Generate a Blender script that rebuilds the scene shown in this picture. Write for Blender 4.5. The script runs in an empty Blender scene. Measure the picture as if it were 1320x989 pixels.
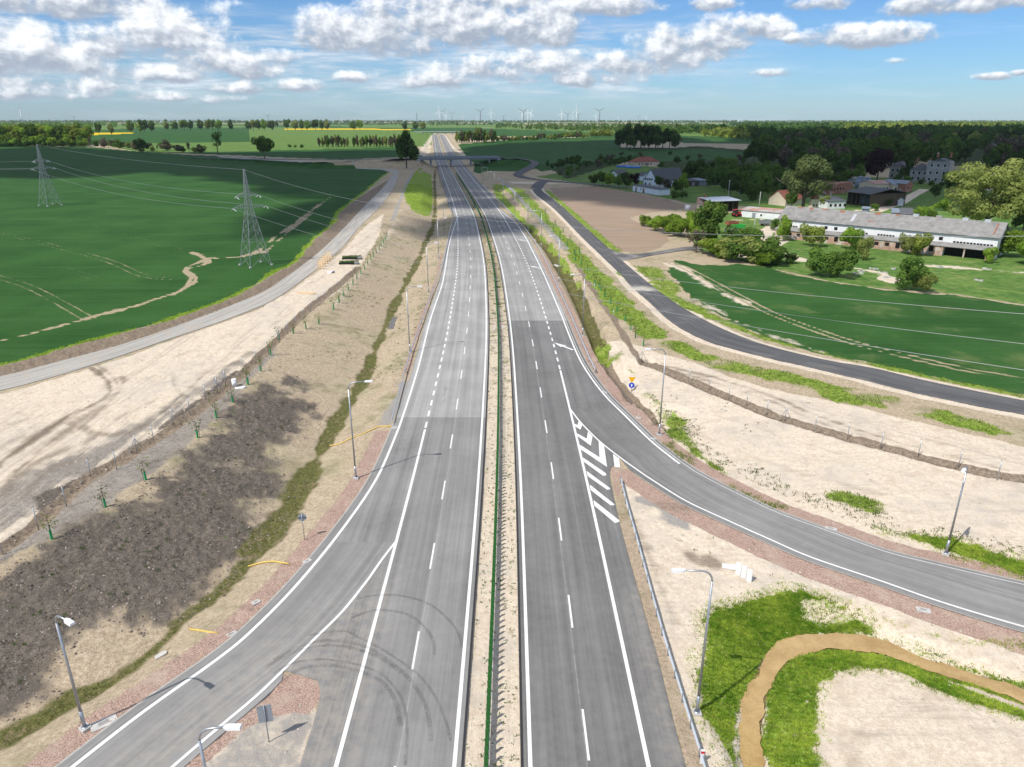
import bpy, math, random
import numpy as np
from mathutils import Vector, Matrix
from mathutils.bvhtree import BVHTree
from mathutils.geometry import delaunay_2d_cdt, tessellate_polygon

R = math.radians
random.seed(7)
rng = np.random.default_rng(7)
scene = bpy.context.scene
COL = scene.collection

# ------------------------------------------------------------------ camera / survey helpers
CAM_H, FPX, PITCH = 36.5, 915.0, R(20.4)
CP, SP = math.cos(PITCH), math.sin(PITCH)

def ray(px, py):
    u, v = px - 660.0, py - 494.5
    return (u, FPX * CP - v * SP, -(FPX * SP + v * CP))

def P(px, py, z=0.0):
    """survey point: where the sight line through a photo point meets height z"""
    d = ray(px, py)
    t = (z - CAM_H) / d[2]
    return (d[0] * t, d[1] * t, z)

def smooth(a, b, x):
    t = np.clip((np.asarray(x, float) - a) / (b - a), 0, 1)
    return t * t * (3 - 2 * t)

def zfar(y):
    return 7.5 * smooth(760, 1540, y)

def Pf(px, py):
    z = 0.0
    for _ in range(6):
        p = P(px, py, z)
        z = float(zfar(p[1]))
    return P(px, py, z)

# ------------------------------------------------------------------ main road centre line
_cy = [-120, 32, 45, 68, 123, 181, 208, 286, 351, 424, 488, 747, 1687, 2200]
_cx = [-0.9, -1.17, -1.23, -1.27, -2.23, -4.62, -6.32, -12.24, -19.34, -27.9, -35.6, -65.5, -168, -224]
_ty = np.arange(-120, 2200, 2.0)
_tx = np.interp(_ty, _cy, _cx)
_k = np.exp(-0.5 * (np.arange(-20, 21) * 2 / 14.0) ** 2); _k /= _k.sum()
_tx = np.convolve(np.pad(_tx, 20, mode='reflect', reflect_type='odd'), _k, mode='valid')

def cx(y):
    return float(np.interp(y, _ty, _tx))

def cxa(y):
    return np.interp(y, _ty, _tx)

# ------------------------------------------------------------------ object helpers
def link(o, parent=None):
    COL.objects.link(o)
    if parent is not None:
        o.parent = parent
    return o

def tag(o, label=None, cat=None, group=None, kind=None):
    if label: o['label'] = label
    if cat: o['category'] = cat
    if group: o['group'] = group
    if kind: o['kind'] = kind
    return o

def empty(name, loc, rz=0.0, scale=1.0):
    o = bpy.data.objects.new(name, None)
    o.empty_display_size = 0.3
    o.location = loc
    o.rotation_euler = (0, 0, rz)
    o.scale = (scale,) * 3 if not isinstance(scale, (tuple, list)) else scale
    return link(o)

def children(o):
    return [c for c in COL.objects if c.parent == o]

def copy_tree(o, kids, loc, rz=0.0, scale=None):
    """a thing, its parts and their sub-parts; kids = recorded {object: [children]}"""
    c = o.copy(); COL.objects.link(c)
    c.location = loc; c.rotation_euler = (0, 0, rz)
    if scale is not None:
        c.scale = scale if isinstance(scale, (tuple, list)) else (scale,) * 3
    def rec(src, dst):
        for ch in kids.get(src, ()):
            d = ch.copy(); COL.objects.link(d); d.parent = dst
            rec(ch, d)
    rec(o, c)
    return c

def kids_of(root):
    out = {}
    def rec(o):
        out[o] = list(o.children)
        for c in o.children: rec(c)
    bpy.context.view_layer.update()
    rec(root)
    return out

class MB:
    """collects shapes, then links them as one mesh object"""
    def __init__(self):
        self.v = []; self.f = []; self.uv = None; self.smooth = False
    def add(self, verts, faces):
        n = len(self.v)
        self.v += [tuple(p) for p in verts]
        self.f += [tuple(i + n for i in f) for f in faces]
        return self
    def box(self, c, s, rz=0.0, tilt=None):
        x, y, z = s[0] / 2, s[1] / 2, s[2] / 2
        m = Matrix.Rotation(rz, 3, 'Z')
        if tilt is not None: m = m @ tilt
        vs = [Vector(c) + m @ Vector((a * x, b * y, d * z)) for d in (-1, 1) for b in (-1, 1) for a in (-1, 1)]
        return self.add(vs, [(0, 2, 3, 1), (4, 5, 7, 6), (0, 1, 5, 4), (2, 6, 7, 3), (0, 4, 6, 2), (1, 3, 7, 5)])
    def bar(self, a, b, w, h=None):
        """square bar between two points"""
        a, b = Vector(a), Vector(b); h = h or w
        d = (b - a)
        if d.length < 1e-6: return self
        d.normalize()
        up = Vector((0, 0, 1)) if abs(d.z) < 0.95 else Vector((1, 0, 0))
        s = d.cross(up).normalized(); t = s.cross(d)
        vs = [p + s * (i * w / 2) + t * (j * h / 2) for p in (a, b) for i, j in ((-1, -1), (1, -1), (1, 1), (-1, 1))]
        return self.add(vs, [(3, 2, 1, 0), (4, 5, 6, 7), (0, 1, 5, 4), (1, 2, 6, 5), (2, 3, 7, 6), (3, 0, 4, 7)])
    def tube(self, pts, r, n=8, cap=True):
        pts = [Vector(p) for p in pts]
        rs = r if isinstance(r, (list, tuple)) else [r] * len(pts)
        base = len(self.v); ref = None
        for i, p in enumerate(pts):
            d = (pts[min(i + 1, len(pts) - 1)] - pts[max(i - 1, 0)]).normalized()
            up = Vector((0, 0, 1)) if abs(d.z) < 0.9 else Vector((0, 1, 0))
            if ref is not None: up = ref
            s = d.cross(up)
            if s.length < 1e-4: s = d.cross(Vector((1, 0, 0)))
            s.normalize(); t = s.cross(d).normalized(); ref = t
            for k in range(n):
                a = 2 * math.pi * k / n
                self.v.append(tuple(p + (s * math.cos(a) + t * math.sin(a)) * rs[i]))
        for i in range(len(pts) - 1):
            for k in range(n):
                a = base + i * n + k; b = base + i * n + (k + 1) % n
                self.f.append((a, b, b + n, a + n))
        if cap:
            self.f.append(tuple(base + k for k in reversed(range(n))))
            e = base + (len(pts) - 1) * n
            self.f.append(tuple(e + k for k in range(n)))
        return self
    def disc(self, c, r, th, normal=(0, -1, 0), n=20, a0=0.0):
        c = Vector(c); nn = Vector(normal).normalized()
        up = Vector((0, 0, 1)); s = nn.cross(up)
        if s.length < 1e-4: s = Vector((1, 0, 0))
        s.normalize(); t = s.cross(nn).normalized()
        base = len(self.v)
        for q in (0, 1):
            for k in range(n):
                a = 2 * math.pi * k / n + a0
                self.v.append(tuple(c + (s * math.cos(a) + t * math.sin(a)) * r + nn * (q * th)))
        self.f.append(tuple(base + k for k in range(n)))
        self.f.append(tuple(base + n + k for k in reversed(range(n))))
        for k in range(n):
            a = base + k; b = base + (k + 1) % n
            self.f.append((a, a + n, b + n, b))
        return self
    def build(self, name, m, parent=None, smooth=False):
        me = bpy.data.meshes.new(name)
        me.from_pydata(self.v, [], self.f)
        me.validate()
        if smooth:
            me.polygons.foreach_set('use_smooth', [True] * len(me.polygons))
        o = bpy.data.objects.new(name, me)
        if m is not None: me.materials.append(m)
        return link(o, parent)

def np_mesh(name, verts, faces, m, parent=None, smooth=False):
    """verts (n,3), faces (k,4) or (k,3) arrays -> mesh object"""
    verts = np.asarray(verts, np.float32); faces = np.asarray(faces, np.int32)
    me = bpy.data.meshes.new(name)
    me.vertices.add(len(verts)); me.vertices.foreach_set('co', verts.ravel())
    k = faces.shape[1]
    me.loops.add(faces.size); me.loops.foreach_set('vertex_index', faces.ravel())
    me.polygons.add(len(faces))
    me.polygons.foreach_set('loop_start', np.arange(0, faces.size, k, dtype=np.int32))
    me.polygons.foreach_set('loop_total', np.full(len(faces), k, np.int32))
    if smooth: me.polygons.foreach_set('use_smooth', np.ones(len(faces), bool))
    me.update(calc_edges=True)
    if m is not None: me.materials.append(m)
    o = bpy.data.objects.new(name, me)
    return link(o, parent)

ORD = ['first', 'second', 'third', 'fourth', 'fifth', 'sixth', 'seventh', 'eighth', 'ninth', 'tenth', 'eleventh', 'twelfth', 'thirteenth',
       'fourteenth', 'fifteenth', 'sixteenth', 'seventeenth', 'eighteenth', 'nineteenth', 'twentieth']
ORD += ['twenty-' + o for o in ORD[:9]] + ['thirtieth'] + ['thirty-' + o for o in ORD[:9]] + ['fortieth'] + ['forty-' + o for o in ORD[:9]] + ['fiftieth'] + ['fifty-' + o for o in ORD[:9]] + ['sixtieth']

# ------------------------------------------------------------------ node helpers / materials
class NT:
    def __init__(self, tree):
        self.t = tree; tree.nodes.clear()
    def n(self, typ, **kw):
        nd = self.t.nodes.new(typ)
        for k, v in kw.items(): setattr(nd, k, v)
        return nd
    def put(self, sock, v):
        if v is None: return
        if hasattr(v, 'is_linked') or hasattr(v, 'links'):
            self.t.links.new(v, sock)
        else:
            sock.default_value = v
    def m(self, op, a, b=None, c=None, clamp=False):
        nd = self.n('ShaderNodeMath', operation=op, use_clamp=clamp)
        self.put(nd.inputs[0], a); self.put(nd.inputs[1], b); self.put(nd.inputs[2], c)
        return nd.outputs[0]
    def mix(self, f, a, b, blend='MIX'):
        nd = self.n('ShaderNodeMix', data_type='RGBA', blend_type=blend)
        self.put(nd.inputs[0], f)
        self.put(nd.inputs[6], a if not isinstance(a, tuple) else (*a[:3], 1))
        self.put(nd.inputs[7], b if not isinstance(b, tuple) else (*b[:3], 1))
        return nd.outputs[2]
    def noise(self, vec, scale, detail=3.0, rough=0.5, dist=0.0):
        nd = self.n('ShaderNodeTexNoise')
        self.put(nd.inputs['Vector'], vec)
        nd.inputs['Scale'].default_value = scale; nd.inputs['Detail'].default_value = detail
        nd.inputs['Roughness'].default_value = rough; nd.inputs['Distortion'].default_value = dist
        return nd.outputs['Fac']
    def ss(self, x, a, b):
        nd = self.n('ShaderNodeMapRange', interpolation_type='SMOOTHSTEP')
        self.put(nd.inputs[0], x); nd.inputs[1].default_value = a; nd.inputs[2].default_value = b
        return nd.outputs[0]
    def lin(self, x, a, b, c=0.0, d=1.0):
        nd = self.n('ShaderNodeMapRange')
        self.put(nd.inputs[0], x)
        for i, q in enumerate((a, b, c, d)): nd.inputs[i + 1].default_value = q
        return nd.outputs[0]
    def scalev(self, vec, s):
        nd = self.n('ShaderNodeMapping'); self.put(nd.inputs[0], vec); nd.inputs['Scale'].default_value = s
        return nd.outputs[0]
    def attr(self, name):
        nd = self.n('ShaderNodeAttribute', attribute_name=name)
        return nd.outputs['Fac']
    def pos(self):
        return self.n('ShaderNodeNewGeometry').outputs['Position']
    def objpos(self):
        return self.n('ShaderNodeTexCoord').outputs['Object']
    def out(self, shader, vol=None):
        o = self.n('ShaderNodeOutputMaterial')
        if shader is not None: self.t.links.new(shader, o.inputs[0])
        if vol is not None: self.t.links.new(vol, o.inputs[1])
    def bsdf(self, col, rough=0.7, metal=0.0, spec=None, bump=None, bstr=0.3, bdist=0.05, alpha=None):
        b = self.n('ShaderNodeBsdfPrincipled')
        self.put(b.inputs['Base Color'], col if not isinstance(col, tuple) else (*col[:3], 1))
        self.put(b.inputs['Roughness'], rough); self.put(b.inputs['Metallic'], metal)
        if spec is not None: b.inputs['Specular IOR Level'].default_value = spec
        if alpha is not None: self.put(b.inputs['Alpha'], alpha)
        if bump is not None:
            bp = self.n('ShaderNodeBump'); bp.inputs['Strength'].default_value = bstr; bp.inputs['Distance'].default_value = bdist
            self.put(bp.inputs['Height'], bump); self.t.links.new(bp.outputs[0], b.inputs['Normal'])
        return b.outputs[0]

MATS = {}
def mat(name, col, rough=0.7, metal=0.0, var=0.15, scale=3.0, col2=None, spec=0.3, stretch=None, thr=None, local=True):
    """plain surface with slight irregular tone, optionally a second colour in patches"""
    if name in MATS: return MATS[name]
    m = bpy.data.materials.new(name); m.use_nodes = True
    t = NT(m.node_tree)
    vec = t.objpos() if local else t.pos()
    if stretch: vec = t.scalev(vec, stretch)
    n1 = t.noise(vec, scale, 4.0, 0.6)
    k = t.lin(n1, 0.25, 0.75, 1 - var, 1 + var)
    nd = t.n('ShaderNodeVectorMath', operation='SCALE'); nd.inputs[0].default_value = col; t.put(nd.inputs[3], k)
    c = nd.outputs[0]
    if col2:
        n2 = t.noise(vec, scale * 0.6, 4.0, 0.65)
        a, b = thr or (0.5, 0.6)
        c = t.mix(t.ss(n2, a, b), c, col2)
    t.out(t.bsdf(c, rough, metal, spec))
    MATS[name] = m
    return m

def leafmat(name, dark, light, trans=0.35, rnd=0.25):
    if name in MATS: return MATS[name]
    m = bpy.data.materials.new(name); m.use_nodes = True
    t = NT(m.node_tree)
    oi = t.n('ShaderNodeObjectInfo')
    n1 = t.noise(t.pos(), 0.35, 3.0, 0.6)
    n2 = t.noise(t.pos(), 2.2, 2.0, 0.5)
    f = t.m('ADD', t.m('MULTIPLY', n1, 0.6), t.m('MULTIPLY', n2, 0.4))
    c = t.mix(t.ss(f, 0.33, 0.67), dark, light)
    k = t.lin(oi.outputs['Random'], 0, 1, 1 - rnd, 1 + rnd)
    nd = t.n('ShaderNodeVectorMath', operation='SCALE'); t.put(nd.inputs[0], c); t.put(nd.inputs[3], k)
    d = t.n('ShaderNodeBsdfDiffuse'); t.put(d.inputs[0], nd.outputs[0])
    tr = t.n('ShaderNodeBsdfTranslucent'); t.put(tr.inputs[0], nd.outputs[0])
    mx = t.n('ShaderNodeMixShader'); mx.inputs[0].default_value = trans
    t.t.links.new(d.outputs[0], mx.inputs[1]); t.t.links.new(tr.outputs[0], mx.inputs[2])
    t.out(mx.outputs[0])
    MATS[name] = m
    return m

# ------------------------------------------------------------------ polylines
def dens(pts, step):
    out = []
    for a, b in zip(pts[:-1], pts[1:]):
        L = math.dist(a[:3], b[:3]); n = max(1, int(math.ceil(L / step)))
        for i in range(n):
            out.append(tuple(a[k] + (b[k] - a[k]) * i / n for k in range(3)))
    out.append(tuple(pts[-1][:3]))
    return out

def crspline(pts, n=6):
    """catmull-rom through points"""
    pts = [np.array(p, float) for p in pts]
    out = []
    for i in range(len(pts) - 1):
        p0 = pts[i - 1] if i else 2 * pts[0] - pts[1]
        p1, p2 = pts[i], pts[i + 1]
        p3 = pts[i + 2] if i + 2 < len(pts) else 2 * pts[-1] - pts[-2]
        for k in range(n):
            t = k / n
            out.append(0.5 * (2 * p1 + (p2 - p0) * t + (2 * p0 - 5 * p1 + 4 * p2 - p3) * t * t + (3 * p1 - p0 - 3 * p2 + p3) * t ** 3))
    out.append(pts[-1])
    return [tuple(p) for p in out]

def offset(pts, d):
    """shift a polyline sideways (positive = to the right of travel)"""
    out = []
    n = len(pts)
    for i in range(n):
        a = np.array(pts[max(i - 1, 0)][:2]); b = np.array(pts[min(i + 1, n - 1)][:2])
        t = b - a; L = np.hypot(*t) or 1
        nx, ny = t[1] / L, -t[0] / L
        out.append((pts[i][0] + nx * d, pts[i][1] + ny * d, pts[i][2] if len(pts[i]) > 2 else 0.0))
    return out

def px(pts, z=0.0, n=5):
    return crspline([P(a, b, z) for a, b in pts], n)

def pxz(pts, n=5):
    return crspline([P(a, b, z) for a, b, z in pts], n)
SKY_DUST, SKY_OZONE, SKY_STR, SUN_E, EXPO, SKY_GAIN = .3, 2.5, .125, 3.75, 0.30, (.38, .57, .80)
SUN_AZ_ = math.atan2(-.74, -.67); HAZE = 2.6e-5
# ------------------------------------------------------------------ surveyed road edges (world polylines)
def ext(pts, a, b):
    return pts
L_OUT_LINE = px([(590.4,278.5),(580,311),(573.4,350),(569,370),(555,411.7),(540,471),(522,529),(507,569.7),(484,620),(442,681.6),(386,750.6),(330,808.5),(283.7,847.7),(186.6,917),(95,988),(-60,1110),(-300,1300)])
L_RAMP_LOW = px([(510,699),(502,709),(490,725),(479,741),(472,750.6),(442,788),(404.7,825),(367,862.6),(330,898),(283.7,937),(224,987.7),(60,1130),(-150,1320)])
R_OUT_LINE = px([(641.3,269),(663,286),(672.8,299),(679,309),(697,345.5),(708,370),(723,405),(733,430.7),(746,461),(761,486),(781,511.6),(806.6,537),(837,567),(862,587.5),(880,601),(906,617),(990,659),(1064.7,687),(1139,714),(1214,733),(1320,757.5),(1500,796),(1800,850)])
R_RAMP_LOW = px([(734.6,527),(746,542),(761,558),(776,572),(799,590),(822,606.5),(842,620),(884,646),(936,670.4),(990,694.7),(1046,719),(1139,750.6),(1214,776.8),(1320,808.5),(1480,852),(1750,915)])
L_OUT_EDGE = offset(L_OUT_LINE, 0.85)        # travelling towards the camera: right hand = field side
R_OUT_EDGE = offset(R_OUT_LINE, -0.85)
L_RAMP_LOW_EDGE = offset(L_RAMP_LOW, -0.6)
R_RAMP_LOW_EDGE = offset(R_RAMP_LOW, 0.7)
R_GORE_EDGE = px([(786,605),(787,620),(798,672),(809,713),(832,795.4),(846.6,844),(869,933.6),(884,989),(930,1160),(960,1290)])
L_NOSE = [P(*q) for q in [(396,873),(409,876),(414.5,885),(414,898),(410,911),(404.7,930),(386,989),(338,1160),(300,1300)]]

def at_y(pts, y):
    ys = np.array([p[1] for p in pts]); xs = np.array([p[0] for p in pts])
    o = np.argsort(ys)
    return np.interp(y, ys[o], xs[o])

# which way does offset() lean: make sure the left edge lies further left than its line
def _chk(line, edge, sign):
    return (edge[len(edge)//2][0] - line[len(line)//2][0]) * sign > 0
if not _chk(L_OUT_LINE, L_OUT_EDGE, -1): L_OUT_EDGE = offset(L_OUT_LINE, -0.85)
if not _chk(R_OUT_LINE, R_OUT_EDGE, 1): R_OUT_EDGE = offset(R_OUT_LINE, 0.85)
if not _chk(L_RAMP_LOW, L_RAMP_LOW_EDGE, 1): L_RAMP_LOW_EDGE = offset(L_RAMP_LOW, 0.6)
if R_RAMP_LOW_EDGE[len(R_RAMP_LOW)//2][1] > R_RAMP_LOW[len(R_RAMP_LOW)//2][1]: R_RAMP_LOW_EDGE = offset(R_RAMP_LOW, -0.7)
_sl = -1 if L_OUT_EDGE[20][0] < L_OUT_LINE[20][0] else 1

def out_shift(pts, d):
    """outwards from the motorway, whichever way that is for this polyline"""
    a = offset(pts, d); b = offset(pts, -d)
    k = len(pts) // 2
    far = lambda q: abs(q[k][0] - cx(q[k][1]))
    return a if far(a) > far(b) else b

# ------------------------------------------------------------------ terrain model from survey lines
TP = []
def bl(pts, step=4.0):
    TP.extend(dens(pts, step))
def blz(pts, dz, step=4.0):
    bl([(p[0], p[1], dz) for p in pts], step)

L_DITCH_PX = [(-60,985),(0,952),(37,935),(93,903),(149,876),(209,829),(231,803),(283,762),(328,712),(345,690),(378,648),(398,610),(425,560),(448,522),(468,490),(488,440),(501,411),(518,375),(535,345),(549,313),(556,297),(560,282),(561,254),(560,236),(561,217)]
L_DITCH = px(L_DITCH_PX, -1.15, 3)
L_SAP_PX = [(-60,745),(4,727),(67,695),(136,654),(188,620),(255,565),(300,520),(336,479),(360,438),(394,424),(430,392),(447,372),(470,345),(490,318),(508,290),(520,262),(527,240)]
L_SAP = px(L_SAP_PX, 1.9, 3)
L_TRENCH_PX = [(-80,752),(0,711),(60,668),(112,621),(185,578),(240,542),(310,486),(345,452),(393,405),(438,368),(462,346)]
L_TRENCH = px(L_TRENCH_PX, 1.75, 3)
G_UP_PX = [(-90,502),(0,486),(81,465),(152,446),(227.5,420.6),(330,381),(365,360),(403,332),(436,302),(471.6,264),(491.8,244),(505,226),(497,219),(470,216),(431,211),(390,207),(345,204.2),(280,200.5)]
G_LO_PX = [(-90,523),(0,504),(76,484),(126,468.6),(202,443),(330,398),(378,370),(438.7,322),(461.5,294.5),(494,261.6),(508,240),(514,226),(511,219),(497,216.5),(470,213.8),(431,208.6),(390,205),(345,202.7),(280,199.5)]
G_UP = px(G_UP_PX, 2.3, 3); G_LO = px(G_LO_PX, 2.3, 3)
F_EDGE_PX = [(-90,487),(0,472),(50,459),(101,444),(187,422),(273,394),(329,368),(355,350),(378,340),(393,322),(406,307),(428.6,289.4),(438.7,271.7),(471.6,246.4),(492,228.7),(502,222)]
F_EDGE = px(F_EDGE_PX, 2.5, 3)
R_DITCH_PX = [(664,280),(680,297),(698,316),(708,327),(722.5,350),(732,365),(745.6,392),(757,418),(768,445),(778,473),(788,489),(800,505),(815.6,523),(831,540),(848,556)]
R_DITCH = px(R_DITCH_PX, -1.3, 3)
R_PATH_PX = [(642.5,230),(657,242),(673,259),(685,272.5),(699.5,287),(717.7,308),(734.6,328.5),(751.6,353),(767.4,377),(785.6,402),(796.5,420.6),(812,446),(824,464)]
R_PATH = px(R_PATH_PX, 1.0, 3)
R_TRENCH_PX = [(828,470),(850,476),(887.6,493),(938,514),(988.7,535),(1050,554),(1091,566),(1167,586),(1243,606),(1320,620),(1450,645)]
R_TRENCH = px(R_TRENCH_PX, 0.3, 3)
LR_L_PX = [(686,244.6),(692,252),(709,265),(725,280),(749,305),(773.5,328.5),(800,354),(814,370),(837,390),(862,413),(887.6,429.4),(913,440.8),(950,452),(988.7,461.5),(1091,485),(1192,510),(1319,535),(1450,560)]
LR_R_PX = [(697,242),(700.7,248),(721,263),(739.5,280),(760,298),(783,319),(801.6,336),(842,370),(877,395),(913,415.5),(946,430.7),(988.7,446),(1066,465),(1126.5,475),(1192,491),(1320,517),(1450,541)]
LR_L = px(LR_L_PX, 0.9, 3); LR_R = px(LR_R_PX, 0.9, 3)

# motorway platform
ys_all = np.concatenate([np.arange(-120, 60, 6), np.arange(60, 420, 8), np.arange(420, 2300, 25)])
for y in ys_all:
    z = float(zfar(y)) - 0.05
    for d in (-1.2, 1.2): TP.append((cx(y) + d, y, z - 0.05))
    for d in (-9.5, -2.2, 2.2, 9.5): TP.append((cx(y) + d, y, z))
    if y > 300:
        for d in (-12.6, 12.6): TP.append((cx(y) + d, y, z))
        zs = 1.6 if y < 600 else 0.0
        for d, q in ((-15, -.1), (-19, -1.1), (15, -.1), (19, -1.1), (-24, zs), (24, zs * .6)):
            if not 560 < y < 720: TP.append((cx(y) + d, y, z + q))
for e in (L_OUT_EDGE, R_OUT_EDGE, L_RAMP_LOW_EDGE, R_RAMP_LOW_EDGE, R_GORE_EDGE, L_NOSE):
    blz(e, -0.05, 3)
blz(out_shift(L_OUT_EDGE, 2.3), -0.12); blz(R_OUT_EDGE and offset(R_OUT_LINE, 3.1 if R_OUT_EDGE[20][0] - offset(R_OUT_LINE, 0.85)[20][0] < 0.01 and R_OUT_EDGE[20][0] - offset(R_OUT_LINE, 0.85)[20][0] > -0.01 else -3.1), -0.12)
blz(offset(L_RAMP_LOW, 4.0 if L_RAMP_LOW_EDGE == offset(L_RAMP_LOW, 0.6) else -4.0), -0.1, 4)
# ditches
for line, hw, z in ((L_DITCH, 0.55, -1.2), (R_DITCH, 0.5, -1.35)):
    blz(offset(line, hw), z, 3); blz(offset(line, -hw), z, 3)
# left plateau
bl(L_SAP, 4)
_tr = L_TRENCH
blz(offset(_tr, 0), 1.55, 3); blz(offset(_tr, 1.1), 2.0, 3); blz(offset(_tr, -1.1), 2.0, 3)
for e in (G_UP[:-18], G_LO[:-18]): blz(e, 2.25, 4)
_mid = [tuple((np.array(a) + np.array(b)) / 2) for a, b in zip(px(F_EDGE_PX, 2.5, 3), px([(x + 2, y + 7) for x, y in F_EDGE_PX], 2.5, 3))]
blz(_mid, 2.95, 4); bl(F_EDGE, 4)
# bank between motorway and the junction ramp of the side road (north left)
bl(pxz([(527,240,1.9),(530,225,2.0),(533,215,2.4)], 3))
# right side
blz(R_PATH, 1.0, 4)
blz(offset(R_PATH, 2.5), 1.0, 5); blz(offset(R_PATH, -2.5), 1.0, 5)
blz(R_TRENCH, 0.05, 3); blz(offset(R_TRENCH, 1.2), 0.55, 3); blz(offset(R_TRENCH, -1.2), 0.55, 3)
blz(LR_L, 0.9, 4); blz(LR_R, 0.9, 4)
bl(px([(850,492),(900,520),(960,552),(1030,585),(1120,620),(1220,655),(1320,682),(1450,712)], 0.25), 5)
bl(px([(775,440),(800,470),(822,492),(845,520)], 0.2), 3)
# excavated basin bottom right
SW_OUT_PX = [(960,1120),(936,989),(917.6,948.5),(904,915),(904.5,881),(909,829),(917.6,795),(951,778),(990,769),(1027,766),(1057,768),(1094.5,780),(1120.6,791),(1150,806),(1180,822),(1240,832),(1320,838),(1420,850)]
CH_OUT_PX = [(985,1120),(958.6,982),(956.7,948.5),(958.6,903),(977,862.6),(990,841),(1008.7,827),(1046,819.7),(1102,819.7),(1139,825),(1176.6,844),(1232.6,862.6),(1288.6,877.6),(1320,888.8),(1420,925)]
CH_IN_PX = [(1005,1120),(984,989),(981,956),(986.6,911),(992,885),(1005,864),(1027,848),(1064.7,839),(1113,841),(1150.5,848.5),(1184,861),(1251,882),(1320,907.5),(1420,948)]
SW_IN_PX = [(1070,1120),(1053,989),(1057,956),(1055,904),(1064.7,874),(1102,857),(1147,866),(1199,885),(1251,907),(1320,930),(1420,968)]
bl(px(SW_OUT_PX, -0.25, 3), 2); bl(px(CH_OUT_PX, -1.15, 3), 2); bl(px(CH_IN_PX, -1.15, 3), 2); bl(px(SW_IN_PX, -0.45, 3), 2)
bl(px([(1120,960),(1200,950),(1300,975),(1200,1050)], -0.3), 5)
# overbridge approaches
DECK_Z = 6.7
DECK_A = Vector(P(541, 204.0, DECK_Z)); DECK_B = Vector(P(640, 202.9, DECK_Z))
APP_R = pxz([(641,202.9,6.7),(664,204.2,6.3),(684,207.6,5.2),(690,210.8,4.2),(685,216,3.0),(675,220.8,1.9),(667.5,225.2,1.2),(676,229.2,0.9),(703,232.8,0.8),(747,236.3,0.7),(790,240,0.6),(850,245,.5)], 4)
APP_L = pxz([(541,204.0,6.7),(520,204.5,6.6),(480,206,6.2),(430,208.6,5.0),(380,209,3.6),(330,207,2.8),(250,203,2.5)], 4)
for ap in (APP_R, APP_L):
    for sgn in (-1, 1):
        bl([(p[0], p[1], p[2] - .05) for p in offset(ap, sgn * 4.2)], 5)
        low = []
        for p, q in zip(offset(ap, sgn * 4.2), offset(ap, sgn * 12.0)):
            k = min(1.0, max(0.0, (p[2] - 0.6) / 5))
            low.append((p[0] + (q[0] - p[0]) * k, p[1] + (q[1] - p[1]) * k, 0.5 if k > .05 else p[2]))
        bl([q for q in low], 8)
# wide field levels
for x in range(-900, -60, 40):
    for y in range(0, 560, 40):
        bx = at_y(F_EDGE, y) if 70 < y < 420 else (-40 if y >= 420 else -150)
        if x < bx - 25: TP.append((x, y, 2.5 + 0.5 * math.sin(x * .011) * math.cos(y * .009)))
for x in range(60, 1000, 40):
    for y in range(-60, 600, 40):
        bx = max(at_y(LR_R, y) + 15, 60)
        if x > bx + 20 and y > 40: TP.append((x, y, 0.6 + 0.3 * math.sin(x * .013 + y * .02)))
for x in list(range(-3000, 3001, 150)):
    for y in range(780, 2400, 100):
        if abs(x - cx(y)) > 60: TP.append((x, y, float(zfar(y)) + .8 * math.sin(x * .004) * math.sin(y * .006)))
for x in (-30, -60, -100, 30, 60, 100, 200):
    for y in (-100, -50, 0): TP.append((x, y, -0.1 if abs(x) < 50 else 0.3))
for a in np.linspace(0, 2 * math.pi, 48, endpoint=False):
    for r in (3200, 6000, 9000, 12500):
        x, y = r * math.sin(a), r * math.cos(a)
        TP.append((x, y, 7.5 if y > 1540 else (float(zfar(y)) if y > 0 else 0.0)))

TP = np.array(TP)
_key = np.round(TP[:, :2] / 0.35).astype(np.int64)
_, _ix = np.unique(_key, axis=0, return_index=True)
TP = TP[np.sort(_ix)]
_res = delaunay_2d_cdt([Vector((p[0], p[1])) for p in TP], [], [], 0, 1e-5)
_tv = _res[0]; _orig = _res[3]
_tz = []
for i, v in enumerate(_tv):
    _tz.append(float(TP[_orig[i][0], 2]) if _orig[i] else 0.0)
TIN = BVHTree.FromPolygons([(v[0], v[1], z) for v, z in zip(_tv, _tz)], [tuple(f) for f in _res[2]], epsilon=0.0)

DOWN = Vector((0, 0, -1))
def gz(x, y):
    h = TIN.ray_cast(Vector((x, y, 500.0)), DOWN)
    return h[0].z if h[0] is not None else 0.0

CAMP = Vector((0, 0, CAM_H))
def at(px_, py_):
    """point of the terrain seen at a photo position"""
    d = Vector(ray(px_, py_)).normalized()
    h = TIN.ray_cast(CAMP, d, 60000.0)
    if h[0] is not None: return Vector(h[0])
    return Vector(Pf(px_, max(py_, 156.5)))

def mpp(p):
    """metres per photo pixel at a point"""
    return ((p[1]) * CP + (CAM_H - p[2]) * SP) / FPX

def atl(pts, n=4):
    return crspline([tuple(at(a, b)) for a, b in pts], n)
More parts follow.
